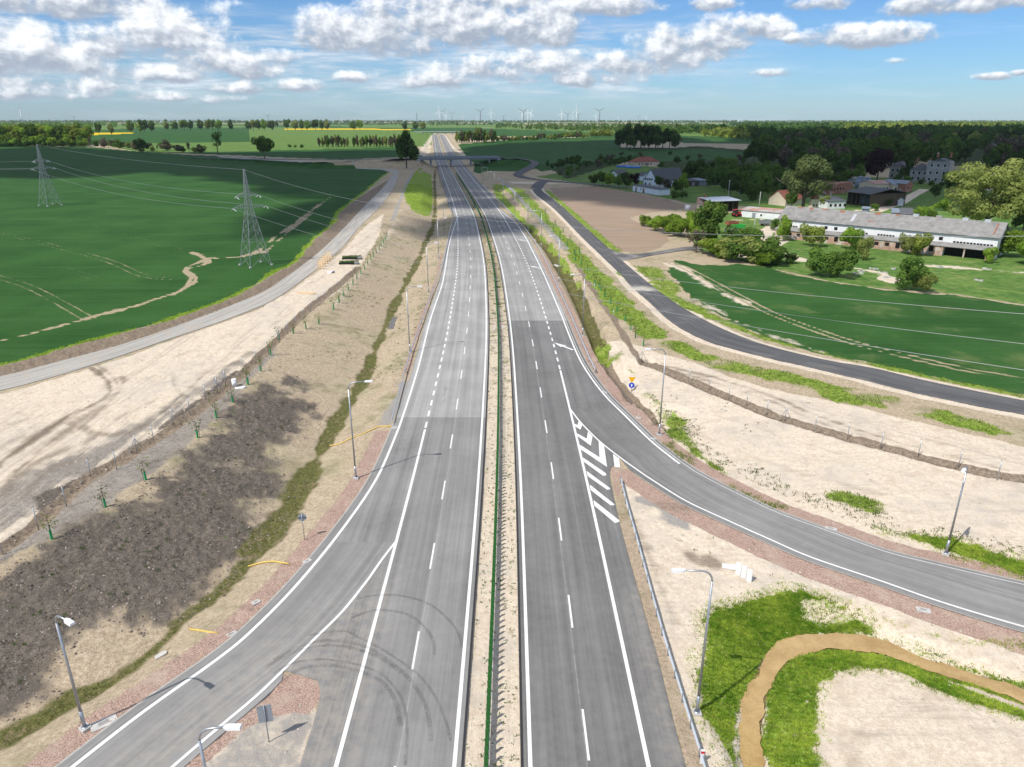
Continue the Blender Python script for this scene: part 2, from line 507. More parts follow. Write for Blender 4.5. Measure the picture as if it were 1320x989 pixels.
# ------------------------------------------------------------------ ground sheet (finer near the viewpoint's side of the place)
def fan():
    az = [-math.pi + k * R(6) for k in range(0, 21)]
    az = np.concatenate([np.arange(-180, -54, 6.0), np.arange(-54, 54, 0.10), np.arange(54, 180.1, 6.0)])
    az = np.radians(az)
    dep = np.concatenate([np.linspace(88, 56, 10), np.arange(54, 38, -0.25), np.arange(38, 12, -0.1), np.arange(12, 3, -0.07), np.arange(3, 0.4, -0.05)])
    r = 36.5 / np.tan(np.radians(dep))
    r = np.concatenate([r, np.geomspace(r[-1] * 1.1, 11000, 14)])
    return az, r
AZ, RR = fan()
gx = np.outer(RR, np.sin(AZ)); gy = np.outer(RR, np.cos(AZ))
GX, GY = gx.ravel(), gy.ravel()
GZ = np.empty(len(GX))
for i in range(len(GX)):
    h = TIN.ray_cast(Vector((GX[i], GY[i], 500.0)), DOWN)
    GZ[i] = h[0].z if h[0] is not None else 7.5
# a little natural unevenness off the carriageways, fading where things are built flat
def vnoise(x, y, s, seed):
    r2 = np.random.default_rng(seed); n = 64
    t = r2.random((n, n))
    u = x / s; v = y / s
    i = np.floor(u).astype(int); j = np.floor(v).astype(int)
    fu = u - i; fv = v - j
    fu = fu * fu * (3 - 2 * fu); fv = fv * fv * (3 - 2 * fv)
    g = lambda a, b: t[a % n, b % n]
    return (g(i, j) * (1 - fu) + g(i + 1, j) * fu) * (1 - fv) + (g(i, j + 1) * (1 - fu) + g(i + 1, j + 1) * fu) * fv

WARP = (vnoise(GX, GY, 2.3, 1) - .5) * 1.0 + (vnoise(GX, GY, 0.8, 2) - .5) * .6 + (vnoise(GX, GY, 7, 3) - .5) * 1.2
DIST = np.hypot(GX, GY)

def poly_dist(pts, closed):
    """distance to a polyline and inside test, numpy, limited to its neighbourhood"""
    pts = np.array([(p[0], p[1]) for p in pts])
    return pts

def seg_dist(qx, qy, pts, closed):
    n = len(pts); d = np.full(len(qx), 1e9)
    for i in range(n if closed else n - 1):
        a = pts[i]; b = pts[(i + 1) % n]
        ab = b - a; L = ab @ ab
        if L < 1e-9: continue
        t = np.clip(((qx - a[0]) * ab[0] + (qy - a[1]) * ab[1]) / L, 0, 1)
        np.minimum(d, (qx - a[0] - t * ab[0]) ** 2 + (qy - a[1] - t * ab[1]) ** 2, out=d)
    return np.sqrt(d)

def inside(qx, qy, pts):
    c = np.zeros(len(qx), bool); n = len(pts); j = n - 1
    for i in range(n):
        xi, yi = pts[i]; xj, yj = pts[j]
        if yi != yj:
            k = ((yi > qy) != (yj > qy)) & (qx < (xj - xi) * (qy - yi) / (yj - yi) + xi)
            c ^= k
        j = i
    return c

MASK = {}
def area(name, pts, soft=1.0, amount=1.0, rag=0.0, sub=False):
    """raise (or lower) a ground class inside a world polygon, with a soft ragged margin"""
    pts = np.array([(p[0], p[1]) for p in pts])
    far = np.hypot(*pts.mean(0))
    mgn = soft * 2 + rag * 2 + far * .01
    k = np.where((GX > pts[:, 0].min() - mgn) & (GX < pts[:, 0].max() + mgn) & (GY > pts[:, 1].min() - mgn) & (GY < pts[:, 1].max() + mgn))[0]
    if not len(k): return
    d = seg_dist(GX[k], GY[k], pts, True)
    s = np.where(inside(GX[k], GY[k], pts), d, -d) + WARP[k] * rag
    w = np.clip(0.5 + s / np.maximum(soft, DIST[k] * .003), 0, 1) * amount
    m = MASK.setdefault(name, np.zeros(len(GX), np.float32))
    if sub: m[k] = np.minimum(m[k], 1 - w)
    else: m[k] = np.maximum(m[k], w)

def line(name, pts, hw, soft=0.5, amount=1.0, rag=0.0, sub=False):
    pts = np.array([(p[0], p[1]) for p in pts])
    mgn = hw + soft * 2 + rag * 2 + 3
    k = np.where((GX > pts[:, 0].min() - mgn) & (GX < pts[:, 0].max() + mgn) & (GY > pts[:, 1].min() - mgn) & (GY < pts[:, 1].max() + mgn))[0]
    if not len(k): return
    s = hw - seg_dist(GX[k], GY[k], pts, False) + WARP[k] * rag
    w = np.clip(0.5 + s / np.maximum(soft, DIST[k] * .0025), 0, 1) * amount
    m = MASK.setdefault(name, np.zeros(len(GX), np.float32))
    if sub: m[k] = np.minimum(m[k], 1 - w)
    else: m[k] = np.maximum(m[k], w)

A = lambda pts: [at(a, b) for a, b in pts]
FAR = lambda pts: [Vector(Pf(a, b)) for a, b in pts]
# --- fields
FIELD_L = A(F_EDGE_PX) + A([(481.7,217.3),(431,212),(345,204.7),(330,203.5),(240,199.6),(192,196.5),(115,189.5),(0,188),(-400,188),(-700,300),(-500,560)])
area('crop', FIELD_L, 1.0, rag=.5)
area('crop', FAR([(205,198),(250,197),(330,195.5),(505,190),(540,192),(545,203),(505,203.5),(440,206.5),(345,203),(240,198.6)]), 3)
area('mead', FAR([(120,184),(165,168),(230,167.5),(560,166),(556,188),(505,191),(330,196),(205,198.5),(170,195)]), 4)
area('rape', FAR([(112,174.5),(118,171.5),(172,170.3),(172,172.2)]), 10)
area('rape', FAR([(365,167.2),(368,165.6),(530,166),(530,167.4)]), 10)
area('mead', FAR([(-700,175),(-700,190),(0,187),(115,188.5),(118,186),(0,182)]), 4)
area('crop', FAR([(590,186),(690,178),(795,177.3),(800,190),(930,193),(990,200),(880,209),(800,207),(700,222),(660,222),(610,222),(612,212)]), 5)
area('mead', FAR([(652,186.6),(690,181),(740,177.5),(795,176.5),(795,180),(700,183)]), 6)
area('crop', FAR([(875,176),(1010,178),(1000,186),(880,185)]), 6)
FIELD_R = A([(870,335),(905,342),(950,340),(990,346),(1066,362.7),(1142,374),(1230,380),(1330,396),(1500,420),(1500,570),(1322,511),(1192,486),(1126,470),(1066,459),(1000,443),(960,425),(918,402),(885,380),(862,352)])
area('crop', FIELD_R, 2.0, rag=1.6)
area('plough', A([(708,243),(766,240),(800,245),(850,255),(885,265),(882.5,269),(837,274),(812,280.6),(822,287),(845,295),(860,302),(863,310),(852,319),(832,325.5),(801.6,324),(785,315),(761,295),(735,272)]), 1.0, rag=.6)
# --- bright grass
area('mead', A([(890,285),(1000,262),(1320,282),(1600,300),(1600,440),(1330,394),(1230,379),(1142,373),(1066,362),(990,345),(900,322)]), 2, rag=1)
area('mead', A([(690,228),(790,212),(1000,225),(1230,232),(1330,262),(1330,285),(1000,268),(890,262),(830,250)]), 4, rag=2)
area('grass', A([(633,237),(655,246),(690,282),(720,309),(752,352),(775,385),(800,412),(824,430),(850,448),(888,462),(938,480),(988,496),(1091,518),(1192,541),(1330,573),(1330,560),(1192,520),(1091,499),(988,473),(935,462),(895,449),(862,432),(830,408),(805,380),(793,366),(771,345),(745,318),(724,299),(705,276),(688,258),(670,243)]), 1.2, rag=1.4)
area('grass', A([(634,238),(645,246),(665,270),(690,294),(716,322),(735,345),(752,368),(745,373),(728,345),(704,317),(680,292),(660,274),(640,256)]), 1.0, rag=.8)
area('grass', A([(527,243),(530,227),(545,222),(556,225),(558,255),(556,276),(548,279),(531,270),(525,258)]), 1.2, rag=.6)
line('grass', A([(527,262),(523,250),(526,236),(536,224),(545,217)]), 1.0, .8, rag=.5)
line('grass', [Vector(p) for p in offset(F_EDGE, 0.0)], .8, 1.0, .9, rag=.8)
line('grass', A([(800,352),(815,362),(850,372),(878,390),(905,402),(925,412)]), 1.4, 1, .95, rag=1.0)
line('grass', A([(705,246),(735,272),(760,294),(785,316),(800,325)]), 1.3, 1, .95, rag=.6)
line('grass', A([(925,412),(990,438),(1066,458),(1126,470),(1192,485),(1320,511)]), 1.1, 1, .8, rag=.8)
for wd in ([(862,575),(905,610),(960,640),(1010,655)], [(1100,672),(1150,685),(1230,705),(1330,735)], [(1078,640),(1110,648),(1125,655)], [(1130,652),(1165,658),(1195,665)], [(770,447),(780,458),(783,470)], [(800,455),(812,475),(815,482)], [(815,497),(850,520),(875,545)], [(868,556),(905,590),(935,612)]):
    line('grass', A(wd), .9, 1.6, .72, rag=1.3)
# --- sand
area('sand', A([(-120,530),(0,508),(76,487),(126,472),(202,446),(330,401),(380,372),(440,326),(463,300),(480,285),(495,275),(487,305),(470,335),(452,360),(430,380),(390,408),(345,452),(300,495),(240,545),(185,580),(112,625),(60,670),(0,714),(-120,770)]), 1.2, rag=.5)
area('sand', A([(770,448),(790,440),(800,440),(826,446),(850,456),(888,466),(938,484),(988,500),(1091,522),(1192,545),(1330,578),(1500,620),(1500,790),(1330,748),(1214,722),(1139,703),(1064,676),(990,647),(910,607),(862,578),(830,550),(800,512),(783,482)]), 1.0, rag=.5)
area('sand', A([(800,610),(842,633),(884,659),(936,684),(990,708),(1046,732),(1139,764),(1214,790),(1330,824),(1500,870),(1700,1150),(960,1300),(905,985),(880,900),(850,800),(820,690),(803,640)]), .8, rag=.4)
area('greyd', A([(330,925),(370,905),(404,905),(404,930),(386,985),(330,1180),(160,1180),(240,1000)]), 2, .58, rag=1.5)
area('sand', A([(330,915),(385,880),(408,890),(404,930),(386,985),(330,1180),(120,1180),(232,1000)]), .8, amount=.85, rag=.4)
line('sand', L_SAP, 1.0, 2.5, .50, rag=1.6)
line('sand', [Vector(p) for p in LR_L], 1.6, .8, .9, rag=.3)
line('sand', [Vector(p) for p in LR_R], 1.3, .8, .85, rag=.3)
area('sand', A([(850,338),(875,340),(930,368),(985,398),(960,396),(905,372),(880,352)]), 4, .62, rag=2.5)
area('grass', A([(812,342),(850,345),(885,372),(870,384),(838,366)]), 2, .62, rag=1.5)
area('sand', A([(885,385),(905,383),(960,412),(1000,430),(1080,455),(1060,458),(990,438),(930,410)]), 4, .55, rag=2.5)
line('mead', A([(905,400),(960,424),(1040,448),(1126,464),(1192,478),(1320,502)]), 2.2, 3, .55, rag=2.0)
area('sand', FAR([(536,200),(546,184),(557,173),(560,173),(555,196),(548,203)]), 4, .55, rag=3)
area('sand', FAR([(572,172),(582,185),(600,200),(596,200),(580,190),(569,175)]), 3, .9)
area('sand', FAR([(648,235),(690,236),(760,238),(690,240),(660,239)]), 2, .6, rag=1)
line('sand', A([(1005,310),(985,322),(975,330),(958,330),(985,300),(1000,292)]), 3.0, 1.5, .85, rag=.8)
line('sand', A([(940,284),(980,283),(1005,286)]), 1.2, 1.0, .7, rag=.8)
line('sand', A([(990,322),(1010,326),(1030,335)]), 2.4, 1.5, .8, rag=1.5)
line('sand', A([(1100,345),(1135,352),(1150,362)]), 1.6, 1.8, .75, rag=2.2)
line('sand', A([(1190,342),(1240,346),(1330,352)]), 2.2, 2.5, .62, rag=2.2)
line('sand', A([(1130,272),(1160,262),(1180,250),(1192,244)]), 2.6, 1.0, .9)
line('sand', A([(1070,276),(1100,272),(1130,270)]), 1.8, 1.0, .8)
line('sand', FAR([(620,165),(700,165.5)]), 25, 20, .6)
# --- dark topsoil on the cutting slope
area('soil', A([(-60,744),(0,719),(60,698),(140,658),(200,617),(260,568),(305,521),(345,488),(385,525),(378,560),(345,585),(360,620),(345,660),(330,695),(300,735),(265,780),(225,806),(190,812),(150,790),(100,800),(80,850),(40,890),(0,905),(-60,930)]), 6.5, rag=3.2)
area('soil', A([(335,485),(370,478),(420,492),(432,505),(400,508),(360,500)]), 4, .75, rag=2.4)
area('grime', A([(-80,690),(0,625),(80,590),(150,560),(215,520),(290,470),(325,455),(300,488),(225,540),(175,577),(100,624),(40,670),(-80,752)]), 4.0, .72, rag=2.0)
area('soil', A([(-80,800),(-60,770),(0,742),(60,720),(140,682),(200,642),(260,596),(300,560),(330,545),(350,560),(330,600),(320,660),(270,720),(200,765),(120,790),(60,830),(0,850),(-60,870)]), 3, .8, rag=2.0)
area('grime', [Vector(p) for p in L_TRENCH[3:-6]] + [Vector(p) for p in reversed(L_SAP[2:22])], 1.0, .72, rag=.8)
area('soil', A([(60,735),(140,690),(200,650),(260,602),(305,556),(330,530),(330,515),(262,572),(190,628),(136,662),(60,700)]), 1.5, .5, rag=1.0)
area('soil', A([(40,640),(112,612),(170,575),(225,535),(300,478),(318,474),(300,492),(240,538),(180,580),(110,622),(50,668)]), 1.2, .8, rag=.8)
# --- trench earth
line('trench', L_TRENCH, 1.0, .5, 1, rag=.3)
line('trench', R_TRENCH, 1.15, .5, 1, rag=.3)
line('trench', [Vector(p) for p in R_PATH[len(R_PATH)//2:]], .8, .8, .75, rag=.4)
area('trench', [Vector(p) for p in F_EDGE[:-9]] + [Vector(p) for p in reversed(offset(G_UP, 0)[:-19])], .5, 1, rag=.15)
line('greyg', [Vector(p) for p in R_PATH[:len(R_PATH)//2]], 1.1, .7, .9, rag=.4)
# grey track between the gravel road and the bank, north left
line('greyg', A([(506,285),(512,268),(520,248),(527,232),(533,221)]), .8, .6, .9)
# --- ditches
line('ditch', L_DITCH, .85, 1.3, .95, rag=.8)
line('ditch', [p for p in L_DITCH if 55 < p[1] < 75], 1.5, 1.6, .92, rag=1.0)
line('ditch', R_DITCH[:27], 1.35, .5, 1, rag=.25)
line('trench', R_DITCH[12:27], .5, .4, .75, rag=.2)
line('trench', R_DITCH[27:], 1.1, .5, 1, rag=.25)
line('trench', L_DITCH, .4, .9, .55, rag=.8)
# --- basin
area('grass', px(SW_OUT_PX, -.25, 3) + list(reversed(px(CH_OUT_PX, -1.15, 3))), 2.4, 1, rag=1.0)
area('grass', px(CH_IN_PX, -1.15, 3) + list(reversed(px(SW_IN_PX, -.45, 3))), 1.5, 1, rag=.8)
area('grass', A([(1130,790),(1200,815),(1330,835),(1330,884),(1232,858),(1160,836),(1120,818)]), 1.0, 1, rag=.4, sub=True)
area('grass', A([(1020,768),(1060,763),(1120,783),(1185,815),(1185,838),(1102,816),(1050,814),(1030,800)]), 1.5, .52, rag=.8, sub=True)
area('grass', A([(1184,864),(1251,885),(1330,912),(1330,922),(1251,892)]), .4, 1, rag=.1, sub=True)
area('mud', px(CH_OUT_PX, -1.15, 3) + list(reversed(px(CH_IN_PX, -1.15, 3))), .35, 1, rag=.15)
# --- red gravel verges
def verge(edge, a, b, cond=None, **kw):
    e1, e2 = out_shift(edge, a), out_shift(edge, b)
    q = [(p, r) for p, r in zip(e1, e2) if cond is None or cond(p)]
    area('redg', [p for p, r in q] + [r for p, r in reversed(q)], .25, **kw)
verge(L_OUT_EDGE, -.1, 2.0, lambda p: p[1] < 83, rag=.12)
verge(L_OUT_EDGE, 0.3, 1.5, lambda p: 100 < p[1] < 215, amount=.6, rag=.3)
area('redg', R_OUT_EDGE[18:] + list(reversed([(p[0], p[1], 0) for p in offset(R_OUT_LINE, -2.9 if offset(R_OUT_LINE, -2.9)[40][1] > R_OUT_LINE[40][1] else 2.9)[18:]])), .25, 1, rag=.12)
_g = offset(R_RAMP_LOW, -3.1 if offset(R_RAMP_LOW, -3.1)[40][1] < R_RAMP_LOW[40][1] else 3.1)
area('redg', R_RAMP_LOW_EDGE[24:] + list(reversed(_g[24:])), .25, 1, rag=.15)
area('redg', A([(784,603),(806,603),(830,617),(842,630),(815,616),(800,612),(800,640),(796,650)]), .3, .55, rag=.2)
area('redg', A([(330,904),(367,870),(397,873),(412,880),(414.5,890),(413,902),(400,918),(372,919),(352,922),(318,938),(262,986),(160,1080),(90,1130),(150,1065),(224,995),(283,942)]), .3, 1, rag=.25)
_pinkL = out_shift(R_OUT_EDGE[:20], 0.2)
area('redg', out_shift(R_OUT_EDGE[4:22], -.1) + list(reversed(out_shift(R_OUT_EDGE[4:22], 2.2))), .5, .45, rag=.3)
# --- tracks worn through the crops
def pair(pts, g=.95, hw=.22, amt=.9, rag=.2):
    w = atl(pts)
    for s in (-g, g): line('track', offset(w, s), hw, .35, amt, rag=rag)
pair([(-60,292),(0,301),(60,315),(139,336),(187,356),(240,360)], amt=.62)
pair([(60,280),(121,292.5),(177,308),(248,326),(262,331)], amt=.5)
pair([(-40,345),(0,358),(43,372),(109,408),(116,412)], amt=.62)
pair([(150,290),(230,288),(300,306)], amt=.35)
pair([(-60,318),(40,337),(120,358),(170,383)], amt=.42, hw=.16)
pair([(40,262),(200,283),(320,299)], amt=.36, hw=.16)
pair([(-40,250),(150,266),(340,286)], amt=.34, hw=.16)
pair([(-40,241),(150,254),(370,276)], amt=.3, hw=.16)
line('track', A([(248,326),(258,330),(268,335),(268,339),(260,342.5),(247,345),(241,348),(243,351),(253,358),(251,364),(243,369),(232,375),(220,380),(200,386),(177,394),(145,402),(121,408),(96,415.5),(38,431),(0,439.5),(-60,450)]), .75, .6, .95, rag=.6)
line('track', A([(262,336),(240,345),(237,350),(247,358),(240,369),(222,381)]), .6, .5, .9, rag=.4)
line('track', A([(268,332),(285,333.5),(311,331),(330,326),(345,314),(355,305),(373,294),(401,272),(426,254)]), .55, .5, .85, rag=.9)
line('track', A([(340,326),(360,309),(380,292),(405,273)]), .5, .5, .8, rag=.9)
pair([(835,333),(865,339),(887.6,347.6),(928,369),(960,386),(990,402),(1028,417),(1091,439),(1167,459),(1243,476),(1330,492)], amt=.85, hw=.35)
pair([(1060,385),(1150,396),(1230,410),(1330,430)], amt=.3)
# --- plant ruts across the bare sand
for pts, a, hw in (([(116,474),(136.5,489),(141.6,506.5),(121,522),(91,534),(38,570),(0,597),(-60,640)], .95, .5), ([(157,486),(159,496),(136.5,522),(101,547),(50.6,582),(12.6,619)], .8, .4), ([(125,470),(147,488),(150,504),(128,526),(95,548)], .7, .35),
                   ([(91,545),(110,553),(121,560),(164,558),(192,544),(228,520),(241,512),(228,505),(223,490),(226,480)], .7, .4), ([(0,640),(40,600),(110,570),(122,562)], .6, .5), ([(30,640),(62,605),(95,595),(110,578)], .6, .4), ([(226,497),(250,498),(262,482),(300,470),(320,455)], .55, .5),
                   ([(-40,560),(60,535),(140,520)], .4, .3), ([(-40,600),(40,560),(110,535)], .5, .4), ([(150,540),(220,505),(300,455),(380,400)], .45, .3), ([(10,536),(100,510),(200,470),(300,430)], .35, .3),
                   ([(850,470),(915,485),(990,509),(1066,541),(1192,579),(1330,615)], .8, .25), ([(850,476),(915,492),(990,516),(1066,548),(1192,586)], .6, .22), ([(1080,560),(1150,562),(1230,575)], .4, .4), ([(900,560),(1000,600),(1150,640)], .35, .5),
                   ([(1080,900),(1110,930),(1100,989)], .4, .4), ([(1160,900),(1230,930),(1330,950)], .45, .5), ([(1100,960),(1180,920),(1260,925)], .3, .4), ([(815,660),(830,700),(845,740),(870,800)], .6, .35),
                   ([(430,330),(470,310),(500,285)], .5, .5), ([(400,365),(440,345),(470,330)], .4, .5), ([(470,270),(500,245),(512,232)], .5, .8), ([(890,715),(900,725),(912,722),(920,728)], .8, .6), ([(850,650),(880,658)], .6, .9)):
    line('rut', atl(pts), hw, .7, a, rag=.6)
line('greyd', A([(826,645),(850,650),(876,668)]), 1.4, 1.2, .9, rag=1.2)
line('greyd', A([(500,545),(512,520),(522,495)]), 1.0, 1.0, .7, rag=.8)
line('greyd', A([(345,940),(368,930)]), .7, 1.0, .62, rag=.9)
# median and green-tinted slope
# gravelly strip between the lane edge and the near guard rail
area('redg', list(R_GORE_EDGE) + list(reversed(px([(800,612),(806,640),(819,687),(838,742),(862,821.6),(893,918.6),(912,978),(950,1160),(985,1290)]))), .3, .46, rag=.2)
# grass comes in patches away from the basin and the north bank
_patch = np.clip(-.12 + 1.75 * (.5 * vnoise(GX, GY, 3.2, 41) + .5 * vnoise(GX, GY, 8.5, 42)), 0, 1)
_k = (GX > 3) & ~((GX > 8) & (GY < 58)) & (GY < 215)
_pk = np.where(GY > 118, np.clip(_patch + .42, 0, 1), _patch)
MASK['grass'][_k] *= _pk[_k]
# patchwork of fields in the distance
_far = DIST > 1250
_cell = vnoise(np.floor((GX + .35 * GY) / 420) * 37.3, np.floor((GY + .15 * GX) / 700) * 53.1, 1.0, 31)
for nm_, lo_, hi_ in (('mead', .30, .62), ('crop', .62, .86)):
    _w = (_far & (_cell > lo_) & (_cell <= hi_) & ~((np.abs(GX - cxa(GY)) < 70) & (GY < 1700))).astype(np.float32)
    MASK[nm_] = np.maximum(MASK[nm_], _w)
# forest floor
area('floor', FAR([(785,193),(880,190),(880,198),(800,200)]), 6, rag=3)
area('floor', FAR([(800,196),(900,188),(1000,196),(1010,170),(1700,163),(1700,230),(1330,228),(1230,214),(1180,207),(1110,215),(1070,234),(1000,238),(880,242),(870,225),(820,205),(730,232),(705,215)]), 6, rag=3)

def terrain_mat():
    m = bpy.data.materials.new('ground'); m.use_nodes = True
    t = NT(m.node_tree)
    pos = t.pos()
    big = t.noise(pos, 0.09, 4, 0.6)
    mid = t.noise(pos, 0.5, 5, 0.65)
    fin = t.noise(pos, 2.6, 4, 0.7)
    gr = t.noise(pos, 11.0, 3, 0.7)
    speck = t.m('ADD', t.m('MULTIPLY', fin, .5), t.m('MULTIPLY', gr, .5))
    fars = t.noise(t.scalev(pos, (.004, .02, .02)), 1.0, 4, .6)
    # straw-mulched bank: the ground everything else lies on
    straw = t.mix(t.ss(speck, .36, .66), (.27, .21, .14), (.58, .475, .34))
    sep_ = t.n('ShaderNodeSeparateXYZ'); t.put(sep_.inputs[0], pos)
    sideL = t.ss(sep_.outputs[0], 2.0, -2.0) if False else t.m('LESS_THAN', sep_.outputs[0], 0.0)
    def rotv(a, s):
        nd = t.n('ShaderNodeMapping', vector_type='POINT'); t.put(nd.inputs[0], pos); nd.inputs['Rotation'].default_value = (0, 0, a); nd.inputs['Scale'].default_value = s; return nd.outputs[0]
    gradeL = t.noise(t.scalev(pos, (1.5, .05, .3)), 1.0, 5, .65, .4); gradeR = t.noise(rotv(R(22), (.05, 1.4, .3)), 1.0, 5, .65, .4)
    grade = t.m('ADD', t.m('MULTIPLY', gradeL, sideL), t.m('MULTIPLY', gradeR, t.m('SUBTRACT', 1.0, sideL)))
    edge = t.m('ADD', t.m('ADD', t.m('MULTIPLY', mid, .45), t.m('MULTIPLY', fin, .4)), t.m('MULTIPLY', gr, .15))
    straw = t.mix(t.ss(big, .45, .68), straw, t.mix(t.ss(mid, .35, .65), (.22, .20, .11), (.43, .37, .25)))
    c = straw
    def layer(name, col, thr=.5, rag=.5, soft=.12, n=None):
        nonlocal c
        if name not in MASK: return
        n = edge if n is None else n; rag = rag * 1.5
        f = t.m('ADD', t.attr('m_' + name), t.m('MULTIPLY', t.m('SUBTRACT', n, .5), rag))
        c = t.mix(t.ss(f, thr - soft, thr + soft), c, col)
    cropc = t.mix(t.ss(t.noise(t.scalev(pos, (.05, .05, .05)), 1.0, 4, .55), .3, .7), (.021, .074, .013), (.043, .118, .024))
    cropc = t.mix(t.ss(speck, .4, .62), cropc, t.mix(.5, cropc, (.015, .052, .011)))
    cropc = t.mix(t.m('MULTIPLY', t.ss(t.noise(t.scalev(pos, (.015, .3, .1)), 1.0, 4, .6), .5, .7), .4), cropc, (.055, .125, .036))
    rows = t.noise(rotv(R(-38), (.02, 1.6, .1)), 1.0, 3, .6)
    cropc = t.mix(t.m('MULTIPLY', t.ss(rows, .42, .64), .45), cropc, (.042, .11, .032))
    thin = t.m('MULTIPLY', t.ss(t.m('ADD', t.m('MULTIPLY', big, .6), t.m('MULTIPLY', edge, .4)), .52, .64), t.m('SUBTRACT', 1.0, sideL))
    cropc = t.mix(t.m('MULTIPLY', thin, .45), cropc, (.16, .19, .07))
    meadc = t.mix(t.ss(t.m('ADD', t.m('MULTIPLY', mid, .6), t.m('MULTIPLY', big, .4)), .35, .65), (.055, .135, .024), (.165, .255, .06))
    meadc = t.mix(t.m('MULTIPLY', t.ss(t.noise(pos, .16, 5, .7), .52, .68), .6), meadc, (.30, .28, .12))
    meadc = t.mix(t.ss(speck, .45, .6), meadc, t.mix(.4, meadc, (.04, .09, .016)))
    grassc = t.mix(t.ss(speck, .38, .62), (.11, .20, .025), (.30, .38, .065))
    grassc = t.mix(t.ss(mid, .5, .72), grassc, (.27, .28, .08))
    sandc = t.mix(t.ss(speck, .35, .65), (.52, .43, .325), (.74, .645, .515))
    sandc = t.mix(t.m('MULTIPLY', t.ss(mid, .48, .7), .55), sandc, (.47, .375, .275))
    sandc = t.mix(t.m('MULTIPLY', t.ss(grade, .50, .70), t.lin(sideL, 0, 1, .32, .6)), sandc, (.40, .335, .26))
    sandc = t.mix(t.m('MULTIPLY', t.m('MULTIPLY', t.ss(big, .46, .64), t.ss(edge, .42, .58)), .55), sandc, (.46, .425, .38))
    vfine = t.noise(pos, 26.0, 2, .6)
    clod = t.m('ADD', t.m('MULTIPLY', t.m('ADD', gr, vfine), .3), t.m('ADD', t.m('MULTIPLY', fin, .25), t.m('MULTIPLY', mid, .15)))
    soilc = t.mix(t.ss(clod, .40, .60), (.034, .028, .022), (.245, .207, .168))
    soilc = t.mix(t.m('MULTIPLY', t.ss(t.m('ADD', t.m('MULTIPLY', mid, .5), t.m('MULTIPLY', gradeL, .5)), .42, .62), .6), soilc, (.09, .078, .066))
    soilc = t.mix(t.ss(big, .57, .70), soilc, t.mix(t.ss(speck, .36, .66), (.20, .165, .12), (.45, .37, .27)))
    soilc = t.mix(t.ss(t.noise(pos, .8, 3, .6), .69, .74), soilc, (.07, .11, .03))
    trc = t.mix(t.ss(speck, .38, .62), (.14, .105, .075), (.31, .25, .185))
    ditchc = t.mix(t.ss(speck, .4, .6), (.07, .075, .022), (.17, .165, .06))
    ditchc = t.mix(t.ss(edge, .50, .60), ditchc, (.22, .17, .105))
    redc = t.mix(t.ss(gr, .35, .65), (.225, .145, .115), (.52, .375, .30))
    redc = t.mix(t.m('MULTIPLY', t.ss(mid, .45, .7), .5), redc, (.47, .385, .30))
    greyc = t.mix(t.ss(speck, .38, .62), (.24, .225, .20), (.40, .38, .345))
    plc = t.mix(t.ss(t.noise(rotv(R(-30), (.06, .9, .1)), 1.0, 4, .6), .35, .65), (.285, .21, .15), (.345, .26, .19))
    layer('mead', meadc, rag=.35)
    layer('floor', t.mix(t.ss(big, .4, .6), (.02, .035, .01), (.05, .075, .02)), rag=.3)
    layer('crop', cropc, rag=.35)
    layer('rape', (.62, .44, .01), rag=.3)
    layer('plough', plc, rag=.3)
    layer('sand', sandc, rag=.55)
    layer('grime', t.mix(t.ss(clod, .4, .6), (.15, .13, .11), (.38, .34, .29)), rag=1.0, soft=.22, n=t.m('ADD', t.m('MULTIPLY', grade, .6), t.m('MULTIPLY', edge, .4)))
    layer('soil', soilc, rag=1.5, soft=.14, n=t.m('ADD', t.m('MULTIPLY', edge, .45), t.m('MULTIPLY', clod, .55)))
    layer('trench', trc, rag=.35)
    layer('ditch', ditchc, rag=.9, soft=.2)
    layer('grass', grassc, rag=.95, n=t.m('ADD', t.m('MULTIPLY', mid, .5), t.m('MULTIPLY', fin, .5)))
    layer('mud', t.mix(t.ss(mid, .4, .65), (.17, .115, .06), (.27, .19, .105)), rag=.2)
    layer('greyg', greyc, rag=.35)
    layer('greyd', (.32, .295, .265), rag=1.0, soft=.2)
    layer('redg', redc, rag=.3, n=fin)
    f = t.m('MULTIPLY', t.attr('m_rut'), t.ss(t.m('ADD', t.m('ADD', t.m('MULTIPLY', edge, .5), t.m('MULTIPLY', grade, .5)), t.m('MULTIPLY', t.attr('m_rut'), .14)), .44, .66))
    c = t.mix(f, c, t.mix(t.ss(gr, .4, .6), (.13, .10, .075), (.26, .205, .15)))
    layer('track', t.mix(t.ss(speck, .4, .6), (.27, .22, .13), (.45, .37, .25)), rag=.55, soft=.25)
    # weeds on the median
    mw = t.m('MULTIPLY', t.attr('m_median'), t.m('ADD', t.ss(fin, .60, .66), t.m('MULTIPLY', t.ss(mid, .5, .62), t.attr('m_olive'))), clamp=True)
    c = t.mix(mw, c, (.09, .12, .03))
    bumph = t.m('ADD', t.m('MULTIPLY', fin, .7), t.m('MULTIPLY', gr, .35))
    t.out(t.bsdf(c, .95, spec=.1, bump=bumph, bstr=.8, bdist=.14))
    return m

# median class
_in = np.abs(GX - cxa(GY)) < 1.9
MASK['median'] = (_in & (GY > -100) & (GY < 1500)).astype(np.float32)
MASK['olive'] = smooth(60, 170, GY).astype(np.float32)
_ms = MASK['sand']; _sel = _in & (GY < 240); _ms[_sel] = np.maximum(_ms[_sel], .62 - .3 * smooth(90, 240, GY[_sel]))
